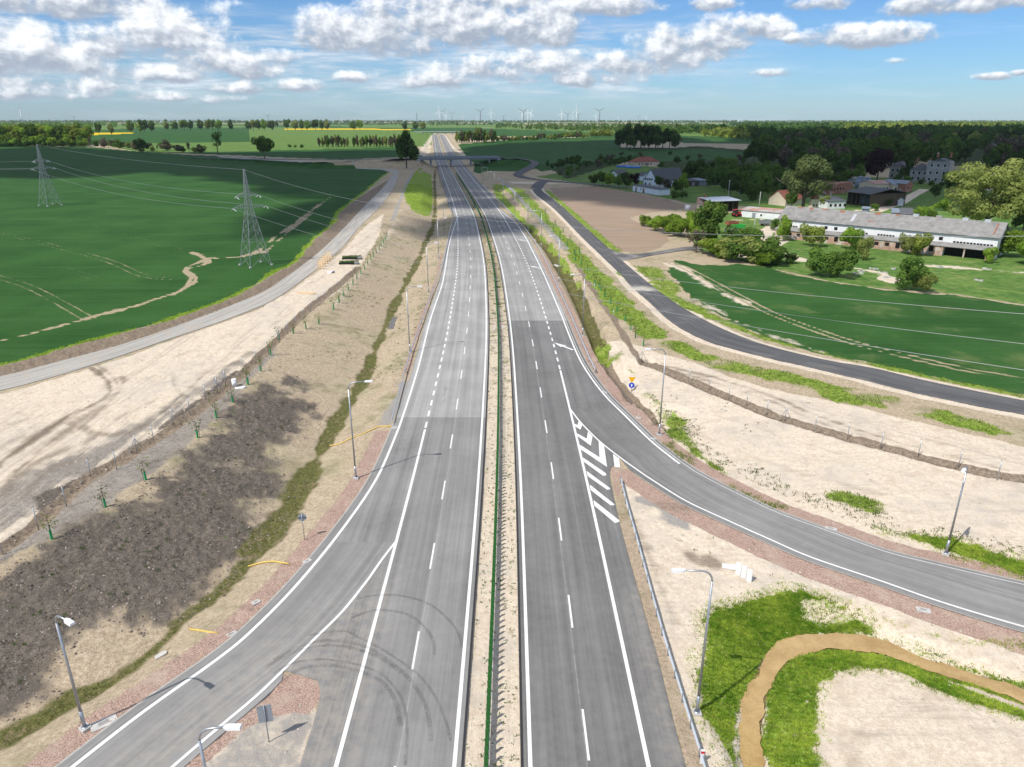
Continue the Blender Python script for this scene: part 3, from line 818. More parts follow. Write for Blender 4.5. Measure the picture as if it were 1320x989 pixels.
# soil heave where the ground is loose earth or grass
_rough = np.zeros(len(GX))
for k_, a_ in (('soil', .13), ('trench', .2), ('grass', .10), ('sand', .07), ('redg', .05), ('crop', .05)):
    if k_ in MASK: _rough = np.maximum(_rough, MASK[k_] * a_)
_gt = GX * .3 + GY * .95; _gs = GX * .95 - GY * .3
_gul = (vnoise(_gt, _gs * .16, .9, 51) - .5) * .55 + (vnoise(_gt, _gs * .12, 2.6, 52) - .5) * .5
_rough2 = np.maximum(MASK['soil'] * .26, ((GX < -16) & (GY < 330) & (GZ > -1.0) & (GZ < 2.1) & (MASK['sand'] < .3) & (MASK['crop'] < .3)) * .22)
GZ2 = GZ + _rough2 * _gul + MASK['soil'] * ((vnoise(GX, GY, .28, 53) - .5) * .10 + (vnoise(GX, GY, .55, 54) - .5) * .12) + _rough * ((vnoise(GX, GY, .9, 11) - .5) * 1.2 + (vnoise(GX, GY, .35, 12) - .5) * .9 + (vnoise(GX, GY, 3.1, 13) - .5) * 1.5)
na, nr = len(AZ), len(RR)
ii, jj = np.meshgrid(np.arange(nr - 1), np.arange(na - 1), indexing='ij')
q0 = (ii * na + jj).ravel()
faces = np.stack([q0, q0 + na, q0 + na + 1, q0 + 1], 1)[:, ::-1]
ground = np_mesh('ground', np.stack([GX, GY, GZ2], 1), faces[:, ::1], None, smooth=True)
me = ground.data
if me.polygons[len(me.polygons) // 2].normal.z < 0: me.flip_normals()
for k_, arr in MASK.items():
    at_ = me.attributes.new('m_' + k_, 'FLOAT', 'POINT')
    at_.data.foreach_set('value', arr.astype(np.float32))
me.materials.append(terrain_mat())
tag(ground, kind='structure')
del faces
# ------------------------------------------------------------------ roads
def asphalt_mat():
    m = bpy.data.materials.new('asphalt'); m.use_nodes = True
    t = NT(m.node_tree)
    uvn = t.n('ShaderNodeUVMap', uv_map='UVMap'); uv = uvn.outputs[0]
    sep = t.n('ShaderNodeSeparateXYZ'); t.put(sep.inputs[0], uv)
    u, v = sep.outputs[0], sep.outputs[1]
    pos = t.pos()
    streak = t.noise(t.scalev(uv, (1.1, .012, 1)), 1.0, 4, .6)
    streak2 = t.noise(t.scalev(uv, (4.0, .05, 1)), 1.0, 3, .6)
    blot = t.noise(pos, .12, 4, .6)
    fine = t.noise(pos, 14, 3, .7)
    mid = t.noise(pos, 1.3, 4, .65)
    dark = t.attr('m_new')
    c = t.mix(dark, (.335, .328, .314), (.142, .140, .136))
    k = t.lin(streak, .25, .75, .70, 1.32)
    k = t.m('MULTIPLY', k, t.lin(streak2, .25, .75, .93, 1.07))
    k = t.m('MULTIPLY', k, t.lin(blot, .3, .7, .86, 1.14))
    k = t.m('MULTIPLY', k, t.lin(fine, .25, .75, .93, 1.07))
    k = t.m('MULTIPLY', k, t.lin(mid, .25, .75, .95, 1.05))
    s = t.n('ShaderNodeVectorMath', operation='SCALE'); t.put(s.inputs[0], c); t.put(s.inputs[3], k)
    c = s.outputs[0]
    # pale sandy dust carried on to the pavement
    dust = t.m('MULTIPLY', t.attr('m_dust'), t.ss(t.m('ADD', t.m('MULTIPLY', mid, .6), t.m('MULTIPLY', streak2, .4)), .36, .66))
    c = t.mix(dust, c, (.34, .305, .255))
    joint = t.m('SUBTRACT', 1.0, t.ss(t.m('ABSOLUTE', t.m('SUBTRACT', t.m('ABSOLUTE', u), 5.72)), .02, .06))
    c = t.mix(t.m('MULTIPLY', joint, t.lin(mid, .3, .7, .1, .55)), c, (.40, .39, .37))
    stain = t.ss(t.noise(t.scalev(uv, (.55, .09, 1)), 1.0, 5, .7), .60, .72)
    c = t.mix(t.m('MULTIPLY', stain, .35), c, (.10, .098, .095))
    t.out(t.bsdf(c, t.lin(mid, .3, .7, .78, .92), spec=.25, bump=fine, bstr=.25, bdist=.02))
    return m
M_ASPH = asphalt_mat()

def road_z(y):
    return 0.03 + float(zfar(y)) + 0.0002 * max(0.0, y - 100)

def resample(pts, n):
    p = np.array([(q[0], q[1], q[2] if len(q) > 2 else 0) for q in pts])
    s = np.concatenate([[0], np.cumsum(np.hypot(*np.diff(p[:, :2], axis=0).T))])
    g = np.linspace(0, s[-1], n)
    return np.stack([np.interp(g, s, p[:, k]) for k in range(3)], 1)

PAVED = []
def pave(name, lp, rp, mtl, zf, ncol=8, uvf=None, new=None, dust=None, skirt=.14, parent=None):
    """a paved strip between two matched edge polylines, edges turned down into the ground"""
    lp = np.asarray(lp); rp = np.asarray(rp); n = len(lp)
    fr = np.linspace(0, 1, ncol)
    V = []; UV = []; NW = []; DU = []
    cum = np.concatenate([[0], np.cumsum(np.hypot(*np.diff((lp + rp)[:, :2] / 2, axis=0).T))])
    for i in range(n):
        w = math.dist(lp[i][:2], rp[i][:2])
        for k, f in enumerate(np.concatenate([[0], fr, [1]])):
            x = lp[i][0] + (rp[i][0] - lp[i][0]) * f; y = lp[i][1] + (rp[i][1] - lp[i][1]) * f
            z = zf(x, y, i, f) - (skirt if k in (0, ncol + 1) else 0)
            V.append((x, y, z))
            UV.append(uvf(x, y) if uvf else (f * w, cum[i]))
            NW.append(new(x, y) if new else 0.0); DU.append(dust(x, y) if dust else 0.0)
    m = ncol + 2
    F = [(i * m + k, i * m + k + 1, (i + 1) * m + k + 1, (i + 1) * m + k) for i in range(n - 1) for k in range(m - 1)]
    me = bpy.data.meshes.new(name); me.from_pydata(V, [], F); me.update()
    if sum(p.normal.z for p in me.polygons) < 0: me.flip_normals()
    ul = me.uv_layers.new(name='UVMap')
    li = np.empty(len(me.loops), np.int32); me.loops.foreach_get('vertex_index', li)
    ul.data.foreach_set('uv', np.array(UV, np.float32)[li].ravel())
    for nm, ar in (('m_new', NW), ('m_dust', DU)):
        a = me.attributes.new(nm, 'FLOAT', 'POINT'); a.data.foreach_set('value', np.array(ar, np.float32))
    me.materials.append(mtl)
    o = bpy.data.objects.new(name, me); link(o, parent); PAVED.append((V, F))
    return tag(o, kind='structure') if parent is None else o

uvmain = lambda x, y: (x - cx(y), y)
zmain = lambda x, y, i, f: road_z(y)
Y_SPLIT_L = L_RAMP_LOW[0][1]; Y_SPLIT_R = R_RAMP_LOW[0][1]
Y_NOSE_L = L_NOSE[3][1]
def ysamp(a, b):
    out = [a]
    while out[-1] < b: out.append(out[-1] + (1.5 if out[-1] < 120 else 4 if out[-1] < 400 else 12))
    out[-1] = b
    return np.array(out)
Y_JL, Y_JR = 85.4, 133.0
newL = lambda x, y: .62 if y < Y_JL else (.12 if y < 200 else .35 if y < 330 else .7)
newR = lambda x, y: .92 - .12 * float(smooth(95, 40, 95 - y) if False else 0) if y < Y_JR else (.28 if y < 240 else .65)
def dustL(x, y):
    d = 0.0
    if y < 56: d = .55 * float(smooth(6.5, 10.5, -(x - cx(y)))) * float(smooth(60, 45, y) if False else 1 - smooth(46, 56, y))
    return d + .12
dustR = lambda x, y: .12 + (.4 * float(smooth(9.6, 11.5, x - cx(y))) if y < 50 else 0)
def lo_edge(y):
    return at_y(L_OUT_EDGE, y) if y < 288 else cx(y) - 10.2 - 1.7 * float(smooth(288, 330, y))
def ro_edge(y):
    return at_y(R_OUT_EDGE, y) if y < 312 else cx(y) + 10.2 + 1.7 * float(smooth(312, 350, y))

Y_END = 1545
# left carriageway: far part, then the near part inside the slip road's line
ya = np.unique(np.concatenate([ysamp(Y_SPLIT_L, Y_END), [Y_JL - .01, Y_JL + .01]]))
pave('carriageway', [(lo_edge(y), y) for y in ya], [(cx(y) - 1.7, y) for y in ya], M_ASPH, zmain, 12, uvmain, newL, dustL)
yb = np.arange(-60, Y_SPLIT_L, 1.0); yb = np.append(yb, Y_SPLIT_L)
_n0 = np.array(L_RAMP_LOW); _nn = np.array(L_NOSE)
def inner_l(y):
    if y >= Y_NOSE_L: return at_y(L_RAMP_LOW, y) if y > L_NOSE[0][1] else max(at_y(L_RAMP_LOW_EDGE, y), min(L_NOSE[2][0], at_y(L_NOSE[:4], y)))
    return float(np.interp(y, _nn[3:, 1][::-1], _nn[3:, 0][::-1]))
pave('carriageway', [(inner_l(y), y) for y in yb], [(cx(y) - 1.7, y) for y in yb], M_ASPH, zmain, 12, uvmain, newL, dustL)
# left slip road
yc = np.arange(4, Y_SPLIT_L, 1.0); yc = np.append(yc, Y_SPLIT_L)
def ramp_in_l(y):
    a = at_y(L_RAMP_LOW, y); b = at_y(L_RAMP_LOW_EDGE, y)
    k = float(smooth(L_NOSE[0][1] + 2.5, L_NOSE[0][1] - 1, y)) if False else 1 - float(smooth(L_NOSE[0][1] - .5, L_NOSE[0][1] + .6, y))
    return a + (b - a) * k
def dust_slipl(x, y):
    d = at_y(L_RAMP_LOW, y) - x
    return .1 + .65 * max(0, 1 - abs(d - 2.0) / 3.0) * (1 - float(smooth(38, 52, y)))
pave('slip_road', [(at_y(L_OUT_EDGE, y), y) for y in yc], [(ramp_in_l(y), y) for y in yc], M_ASPH, zmain, 8, None, lambda x, y: .62 - .15 * (1 - float(smooth(40, Y_SPLIT_L, y))), dust_slipl)
# right carriageway and its slip road
yd = np.unique(np.concatenate([ysamp(Y_SPLIT_R, Y_END), [Y_JR - .01, Y_JR + .01]]))
pave('carriageway', [(cx(y) + 1.7, y) for y in yd], [(ro_edge(y), y) for y in yd], M_ASPH, zmain, 12, uvmain, newR, dustR)
Y_NOSE_R = R_GORE_EDGE[0][1]
ye = np.arange(-60, Y_SPLIT_R, 1.0); ye = np.append(ye, Y_SPLIT_R)
def outer_r(y):
    return at_y(R_RAMP_LOW, y) if y > P(799, 590)[1] else at_y([P(799, 590)] + R_GORE_EDGE, y)
pave('carriageway', [(cx(y) + 1.7, y) for y in ye], [(outer_r(y), y) for y in ye], M_ASPH, zmain, 12, uvmain, newR, dustR)
_o = [(at_y(R_OUT_EDGE, Y_SPLIT_R), Y_SPLIT_R, 0)] + [p for p in R_OUT_EDGE if p[1] < Y_SPLIT_R]
_k = next(i for i, p in enumerate(R_RAMP_LOW) if p[1] < P(799, 590)[1])
_i = list(R_RAMP_LOW[:_k]) + list(R_RAMP_LOW_EDGE[_k + 3:])
pave('slip_road', resample(_i, 90), resample(_o, 90), M_ASPH, lambda x, y, i, f: .03, 8, None, lambda x, y: .92 - .35 * float(smooth(10, 24, x)), lambda x, y: .15)

# narrow slot drains along the median and a pale concrete lip outside the shoulders
M_SLOT = mat('drain_slot', (.035, .035, .037), .9)
M_LIP = mat('concrete_lip', (.40, .385, .35), .9, var=.2)
M_WHITE = mat('road_paint', (.74, .74, .715), .65, var=.14, scale=2.5, col2=(.48, .475, .46), thr=(.66, .74))
def ribbon(name, pts, w, m, dz=.012, zf=None, taper=False):
    e1, e2 = np.array(offset(pts, -w / 2)), np.array(offset(pts, w / 2))
    V = []
    for a, b in zip(e1, e2):
        for p in (a, b): V.append((p[0], p[1], (zf(p[0], p[1]) if zf else road_z(p[1])) + dz))
    F = [(2 * i, 2 * i + 1, 2 * i + 3, 2 * i + 2) for i in range(len(pts) - 1)]
    return V, F
def ribbons(name, items, m, dz=.012, zf=None):
    mb = MB()
    for pts, w in items: mb.add(*ribbon(name, pts, w, m, dz, zf))
    me = bpy.data.meshes.new(name); me.from_pydata(mb.v, [], mb.f); me.update()
    if sum(p.normal.z for p in me.polygons) < 0: me.flip_normals()
    me.materials.append(m)
    return tag(link(bpy.data.objects.new(name, me)), kind='structure')
def offl(d, a, b):
    return [(cx(y) + d, y, 0) for y in ysamp(a, b)]
ribbons('drain', [(offl(-1.80, -60, 900), .17), (offl(1.80, -60, 900), .17)], M_SLOT, .008)
yL = [p for p in L_OUT_LINE if p[1] > Y_SPLIT_L]
ribbons('road_marking', [(offl(-2.29, -60, Y_END), .25), (offl(2.29, -60, Y_END), .25),
    ([(cx(y) - 9.4, y, 0) for y in ysamp(-60, 81.5)], .27), ([(cx(y) - 9.25, y, 0) for y in ysamp(250, Y_END)], .25),
    ([(cx(y) + 9.4, y, 0) for y in ysamp(-60, 104)], .27), ([(cx(y) + 9.25, y, 0) for y in ysamp(250, Y_END)], .25)], M_WHITE)
ribbons('edge_marking', [(L_OUT_LINE, .27), (L_RAMP_LOW, .22), ([p for p in R_OUT_LINE if p[1] > P(880, 601)[1]], .27), (R_RAMP_LOW, .2),
    ([p for p in out_shift(R_OUT_LINE, .42)[28:]], .07)], M_WHITE, .013)
dash = []
for k in range(-4, 60):
    for d, ph in ((-5.85, 4.0), (5.85, 8.4)):
        y = k * 12 + ph; dash.append(([(cx(q) + d, q, 0) for q in np.linspace(y, y + 4, 4)], .15 if y < 300 else .2))
for y in np.arange(82, 246, 3.75): dash.append(([(cx(q) - 9.4, q, 0) for q in (y, y + 1.9)], .26))
for y in np.arange(104.5, 250, 3.75): dash.append(([(cx(q) + 9.4, q, 0) for q in (y, y + 1.9)], .26))
ribbons('lane_marking', dash, M_WHITE, .014)
mb = MB()
cr = lambda a: [(720 + x / 5.49, 510 + y / 5.49) for x, y in a]
for poly in ([(112,203),(135,210),(143,180),(170,205),(155,243),(115,219)], [(132,270),(200,308),(208,258),(240,290),(228,357),(135,290)], [(150,350),(290,440),(283,325),(322,360),(343,508),(155,382)],
             [(172,440),(335,553),(338,568),(315,570),(178,470)], [(197,535),(360,655),(367,665),(345,670),(205,572)], [(220,632),(390,768),(397,777),(370,781),(228,672)], [(247,742),(428,885),(432,895),(400,905),(253,782)], [(385,415),(428,447),(437,512),(397,510)]):
    w = [Vector(P(*q)) for q in cr(poly)]
    n0 = len(mb.v); mb.v += [(p.x, p.y, .046) for p in w]
    mb.f += [tuple(n0 + i for i in f) for f in tessellate_polygon([w])]
def arrow(tail, head):
    a, b = Vector(P(*tail)), Vector(P(*head)); d = (b - a); L = d.length; d.normalize(); s = Vector((-d.y, d.x, 0))
    w = [a + s * .22, a - s * .22, a + d * L * .5 - s * .22, a + d * L * .46 - s * .62, b, a + d * L * .46 + s * .62, a + d * L * .5 + s * .22]
    n0 = len(mb.v); mb.v.extend([(p.x, p.y, road_z(p.y) + .017) for p in w])
    mb.f += [tuple(n0 + i for i in f) for f in tessellate_polygon([w])]
arrow((738.5, 451.5), (714, 442)); arrow((697, 346.5), (682, 343)); arrow((679, 311), (667, 309)); arrow((670, 298.3), (660.5, 296.3))
me = bpy.data.meshes.new('hatch_marking'); me.from_pydata(mb.v, [], mb.f); me.update()
me.materials.append(M_WHITE); tag(link(bpy.data.objects.new('hatch_marking', me)), kind='structure')
for p_ in me.polygons:
    if p_.normal.z < 0: p_.flip()
# concrete lips at the pavement's outer edge
zl = lambda x, y: .0
ribbons('kerb', [(out_shift([p for p in L_OUT_EDGE if p[1] < 84], .08), .14), (out_shift(R_OUT_EDGE, .08)[14:], .14),
                 (offset(R_RAMP_LOW_EDGE, .05)[26:], .1)], M_LIP, .0)
# tyre scuffs swept across the near lanes
def tyre_mat():
    m = bpy.data.materials.new('tyre_scuff'); m.use_nodes = True
    t = NT(m.node_tree)
    n = t.noise(t.pos(), 1.2, 4, .7); n2 = t.noise(t.pos(), 9, 3, .7)
    b = t.n('ShaderNodeBsdfPrincipled'); b.inputs['Base Color'].default_value = (.05, .05, .05, 1); b.inputs['Roughness'].default_value = .9
    t.put(b.inputs['Alpha'], t.m('MULTIPLY', t.m('MULTIPLY', t.ss(n, .2, .6),   .25), t.ss(n2, .3, .6)))
    t.out(b.outputs[0]); return m
M_TYRE = tyre_mat()
cA = lambda a: [(480 + x / 5.49, 690 + y / 5.49) for x, y in a]
cB = lambda a: [(330 + x / 2.679, 620 + y / 2.679) for x, y in a]
sc = []
for pts, w in ((cA([(-110,455),(0,430),(130,425),(250,440),(380,480),(480,545),(560,625),(615,710),(636,800)]), .22), (cA([(-150,590),(0,537),(150,540),(260,570),(340,625),(400,690),(432,760),(440,850)]), .26),
               (cB([(60,665),(130,630),(220,618),(300,625),(380,645),(440,675),(490,730),(515,790),(522,880),(515,985)]), .2),
               (cB([(180,535),(300,520),(360,545),(420,575),(500,625),(570,680),(620,750),(655,830),(672,900)]), .2),
               (cB([(60,620),(150,575),(240,552),(330,560),(400,585),(480,640),(545,705),(590,790),(605,900)]), .3), (cB([(40,640),(140,590),(240,570),(330,578),(420,610),(500,665)]), .24), (cB([(90,690),(150,652),(220,640),(300,645),(380,668),(440,700),(480,760),(500,850)]), .3)):
    sc.append((crspline([P(*q) for q in pts], 5), w))
for i, s_ in enumerate(sc):
    ribbons('tyre_scuff_on_road', [s_], M_TYRE, .018 + .002 * i)

# local road, junction stub, gravel road, link to the overbridge
def dark_mat():
    m = bpy.data.materials.new('local_asphalt'); m.use_nodes = True
    t = NT(m.node_tree); pos = t.pos()
    uvn = t.n('ShaderNodeUVMap', uv_map='UVMap').outputs[0]
    s1 = t.noise(t.scalev(uvn, (1.4, .03, 1)), 1, 4, .6); b = t.noise(pos, .2, 4, .6); f = t.noise(pos, 9, 3, .7)
    c = t.mix(t.ss(s1, .3, .7), (.075, .075, .078), (.125, .125, .125))
    c = t.mix(t.m('MULTIPLY', t.ss(t.m('ADD', t.m('MULTIPLY', b, .7), t.m('MULTIPLY', s1, .3)), .5, .62), .55), c, (.17, .165, .155))
    c = t.mix(t.m('MULTIPLY', t.attr('m_dust'), t.ss(t.m('ADD', b, t.m('MULTIPLY', f, .3)), .5, .8)), c, (.5, .46, .40))
    t.out(t.bsdf(c, .88, spec=.2, bump=f, bstr=.2, bdist=.02)); return m
M_LOCAL = dark_mat()
zt = lambda x, y, i, f: max(gz(x, y), 0) + .07
def drape(lp, rp, dz=.07, hold=None):
    def zf(x, y, i, f):
        return gz(x, y) + dz
    return zf
_dc = P(818, 377, .9)
pave('local_road', resample(LR_L, 120), resample(LR_R, 120), M_LOCAL, lambda x, y, i, f: .98, 6, None, None, lambda x, y: max(0, 1 - math.dist((x, y), (_dc[0] + 1, _dc[1] + 2)) / 5.0) * 2)
jA = px([(801.6,336.5),(815,334.5),(837,330),(858,326.5),(880,323),(905,321)], .9, 4); jB = px([(783,319.5),(792,323.5),(805,327.5),(825,327.3),(850,324),(880,319),(905,317.5)], .9, 4)
pave('local_road', resample(jA, 30), resample(jB, 30), M_LOCAL, lambda x, y, i, f: max(gz(x, y), .9) + .075, 5, None, None, lambda x, y: .3 + .5 * float(smooth(55, 80, x)))
LINK = [(p[0], p[1], p[2]) for p in APP_R]
lkL, lkR = offset(LINK, -3.1), offset(LINK, 3.1)
pave('side_road', resample(lkL, 90), resample(lkR, 90), M_LOCAL, None or (lambda x, y, i, f: float(np.interp(i, np.linspace(0, 89, len(LINK)), [p[2] for p in LINK])) + .05), 5)
lk2 = [p for p in px([(703,233.0),(697,236),(693,240),(691.5,243.5)], .85, 4)]
pave('side_road', resample(offset(lk2, -3.4), 20), resample(offset(lk2, 3.4), 20), M_LOCAL, lambda x, y, i, f: .99, 5)
LK3 = list(reversed([(p[0], p[1], p[2]) for p in APP_L]))
pave('side_road', resample(offset(LK3, -2.9), 60), resample(offset(LK3, 2.9), 60), M_LOCAL, lambda x, y, i, f: float(np.interp(i, np.linspace(0, 59, len(LK3)), [p[2] for p in LK3])) + .05, 5)

def gravel_mat():
    m = bpy.data.materials.new('gravel_road'); m.use_nodes = True
    t = NT(m.node_tree); pos = t.pos(); uvn = t.n('ShaderNodeUVMap', uv_map='UVMap').outputs[0]
    s1 = t.noise(t.scalev(uvn, (1.3, .05, 1)), 1, 4, .6); f = t.noise(pos, 7, 4, .7); b = t.noise(pos, .4, 4, .6)
    c = t.mix(t.ss(s1, .35, .65), (.33, .315, .285), (.47, .45, .41))
    c = t.mix(t.m('MULTIPLY', t.ss(b, .45, .65), .5), c, (.45, .38, .30))
    c = t.mix(t.m('MULTIPLY', t.ss(f, .4, .65), .35), c, (.22, .21, .19))
    t.out(t.bsdf(c, .95, spec=.1, bump=f, bstr=.5, bdist=.04)); return m
pave('gravel_road', resample(G_UP, 150), resample(G_LO, 150), gravel_mat(), lambda x, y, i, f: gz(x, y) + .1, 6)

# ------------------------------------------------------------------ water in the basin channel
co, ci = px(CH_OUT_PX, -1.1, 4), px(CH_IN_PX, -1.1, 4)
def water_mat():
    m = bpy.data.materials.new('muddy_water'); m.use_nodes = True
    t = NT(m.node_tree); n = t.noise(t.pos(), .5, 4, .6); f = t.noise(t.pos(), 5, 3, .6)
    c = t.mix(t.ss(t.m('ADD', t.m('MULTIPLY', n, .7), t.m('MULTIPLY', f, .3)), .35, .65), (.36, .235, .095), (.50, .345, .155))
    t.out(t.bsdf(c, .06, spec=.6, bump=f, bstr=.04, bdist=.02)); return m
M_WATER = water_mat()
a_, b_ = resample(co, 160), resample(ci, 160)
_wr = np.random.default_rng(5); _wk = np.convolve(_wr.normal(0, 1, 170), np.ones(5) / 5, 'same')[:160] * .55; _wk2 = np.convolve(_wr.normal(0, 1, 170), np.ones(5) / 5, 'same')[:160] * .45
_dd = (b_ - a_); _dd /= np.linalg.norm(_dd, axis=1, keepdims=True); a_ = a_ + _dd * _wk[:, None] * .5; b_ = b_ - _dd * _wk2[:, None] * .5
pave('water', a_, b_, M_WATER, lambda x, y, i, f: -1.02, 5, skirt=.0)
_w = px([(786,486),(800,504.5),(815.6,522.5),(829,537)], -1.3, 5)
pave('water', resample(offset(_w, -.45), 16), resample(offset(_w, .45), 16), mat('ditch_silt', (.16, .12, .085), .35, var=.2, scale=.8), lambda x, y, i, f: -1.28, 4, skirt=0)
_w = px([(503.5,424),(507,415),(510,409)], -1.1, 5)
pave('water', resample(offset(_w, -.6), 10), resample(offset(_w, .6), 10), mat('puddle', (.15, .125, .09), .25, var=.1), lambda x, y, i, f: -1.08, 4, skirt=0)

# keep the loose earth below the pavements it borders
_pv, _pf = [], []
for V_, F_ in PAVED:
    o_ = len(_pv); _pv += [tuple(v) for v in V_]; _pf += [tuple(i + o_ for i in f) for f in F_]
_pb = BVHTree.FromPolygons(_pv, _pf)
ON_ROAD = np.zeros(len(GX), bool)
for i in np.where((DIST < 420) & (GY > -40))[0]:
    h = _pb.ray_cast(Vector((GX[i], GY[i], 60.0)), DOWN)
    if h[0] is not None:
        ON_ROAD[i] = True; GZ2[i] = min(GZ2[i], h[0].z - .07)
ground.data.vertices.foreach_set('co', np.stack([GX, GY, GZ2], 1).astype(np.float32).ravel()); ground.data.update()
# ------------------------------------------------------------------ street things
M_GALV = mat('galvanised_steel', (.42, .44, .46), .42, .75, var=.15, scale=4)
M_GALVD = mat('galvanised_post', (.33, .34, .36), .5, .6, var=.2, scale=4)
M_RAIL = mat('rail_zinc', (.56, .61, .65), .35, .25, var=.1, scale=2)
M_HEAD = mat('lamp_head_white', (.78, .79, .80), .35, .1, var=.05)
M_LENS = mat('lamp_lens', (.55, .57, .60), .15, 0, var=.05)
M_CONC = mat('concrete', (.50, .48, .45), .9, var=.2, scale=2)
M_CONCD = mat('worn_concrete', (.30, .29, .27), .9, var=.2)
M_CONCW = mat('pale_concrete', (.74, .73, .70), .85, var=.08, scale=2)
M_GREENP = mat('green_plastic', (.026, .13, .026), .5, var=.2, scale=1.5)
M_GREENT = mat('green_tube', (.03, .30, .10), .5, var=.15)
M_YPIPE = mat('yellow_pipe', (.66, .47, .12), .45, var=.1)
M_RED = mat('red_reflector', (.6, .02, .02), .4)
M_BLACK = mat('black_steel', (.02, .02, .022), .6)
M_WOOD = mat('new_timber', (.78, .56, .32), .8, var=.25, scale=6, stretch=(1, 8, 8))
M_WPAINT = mat('white_enamel', (.80, .80, .80), .4, var=.05)

def make_lamp(h, arm, name='street_lamp'):
    r = empty(name, (0, 0, 0))
    b = MB(); b.box((0, 0, .06), (.55, .55, .24)); b.build('footing', M_CONC, r)
    b = MB(); b.tube([(0, 0, .15), (0, 0, 1.5)], [.11, .105], 12).tube([(0, 0, 1.5), (0, 0, h - .9)], [.095, .065], 10)
    b.disc((0, 0, .18), .2, .03, (0, 0, 1), 12)
    po = b.build('pole', M_GALV, r, True)
    b = MB(); b.box((0, -.105, .95), (.12, .03, .5)); b.build('hatch', M_GALVD, po)
    pts = [(0, 0, h - .9)] + [(.75 * (1 - math.cos(a)), 0, h - .9 + .75 * math.sin(a)) for a in np.linspace(.2, math.pi / 2, 7)] + [(arm, 0, h - .08)]
    b = MB(); b.tube(pts, [.062] * 6 + [.055] * (len(pts) - 6), 8); b.build('arm', M_GALV, r, True)
    b = MB()
    x0 = arm - .05
    b.add([(x0, -.07, h - .14), (x0, .07, h - .14), (x0, .07, h - .02), (x0, -.07, h - .02), (x0 + .2, -.17, h - .15), (x0 + .2, .17, h - .15), (x0 + .2, .15, h - .01), (x0 + .2, -.15, h - .01),
           (x0 + .85, -.17, h - .13), (x0 + .85, .17, h - .13), (x0 + .83, .14, h + .0), (x0 + .83, -.14, h + .0)],
          [(0, 3, 2, 1), (0, 1, 5, 4), (1, 2, 6, 5), (2, 3, 7, 6), (3, 0, 4, 7), (4, 5, 9, 8), (5, 6, 10, 9), (6, 7, 11, 10), (7, 4, 8, 11), (8, 9, 10, 11)])
    hd = b.build('lamp_head', M_HEAD, r)
    b = MB(); b.box((x0 + .52, 0, h - .152), (.55, .26, .02)); b.build('lens', M_LENS, hd)
    return r, kids_of(r)
lamp_main = make_lamp(11.3, 1.75); lamp_slip = make_lamp(9.2, 1.35)
_used = set()
def place(proto, loc, rz, label, cat, group, scale=None):
    r, k = proto
    if r in _used: o = copy_tree(r, k, loc, rz, scale)
    else:
        o = r; _used.add(r); o.location = loc; o.rotation_euler = (0, 0, rz)
        if scale is not None: o.scale = scale if isinstance(scale, (tuple, list)) else (scale,) * 3
    return tag(o, label, cat, group)
for i, q in enumerate([(459,617),(528.5,454.7),(552.5,378),(565.5,334),(572.5,304)]):
    p = at(*q)
    place(lamp_main, (p.x, p.y, gz(p.x, p.y)), R(4) + .06 * i, f'tall grey street lamp beside the left carriageway, {ORD[i]} from the viewer along that verge', 'street lamp', 'lamps along the left carriageway')
for i, q in enumerate([(898,920),(849.6,561),(751,433),(720,365),(697.6,320),(680.5,297),(663.7,279.8),(648.8,262.8),(637.4,249.5),(628.9,242),(621.5,235.5)]):
    p = at(*q)
    place(lamp_main, (p.x, p.y, gz(p.x, p.y)), math.pi + R(2) + .02 * i, f'tall grey street lamp beside the right carriageway, {ORD[i]} from the viewer along that verge', 'street lamp', 'lamps along the right carriageway')
p = at(110, 940); place(lamp_slip, (p.x, p.y, gz(p.x, p.y)), R(-32), 'shorter grey street lamp on the bottom left verge, its shadow across the slip road', 'street lamp', 'slip road lamps')
p = at(1219, 715); place(lamp_slip, (p.x, p.y, gz(p.x, p.y)), R(228), 'shorter grey street lamp on the red verge above the right slip road', 'street lamp', 'slip road lamps')
place(lamp_slip, (-15.2, 26.3, gz(-15.2, 26.3)), R(0), 'shorter grey street lamp whose white head hangs over the bottom edge near the traffic island', 'street lamp', 'slip road lamps')

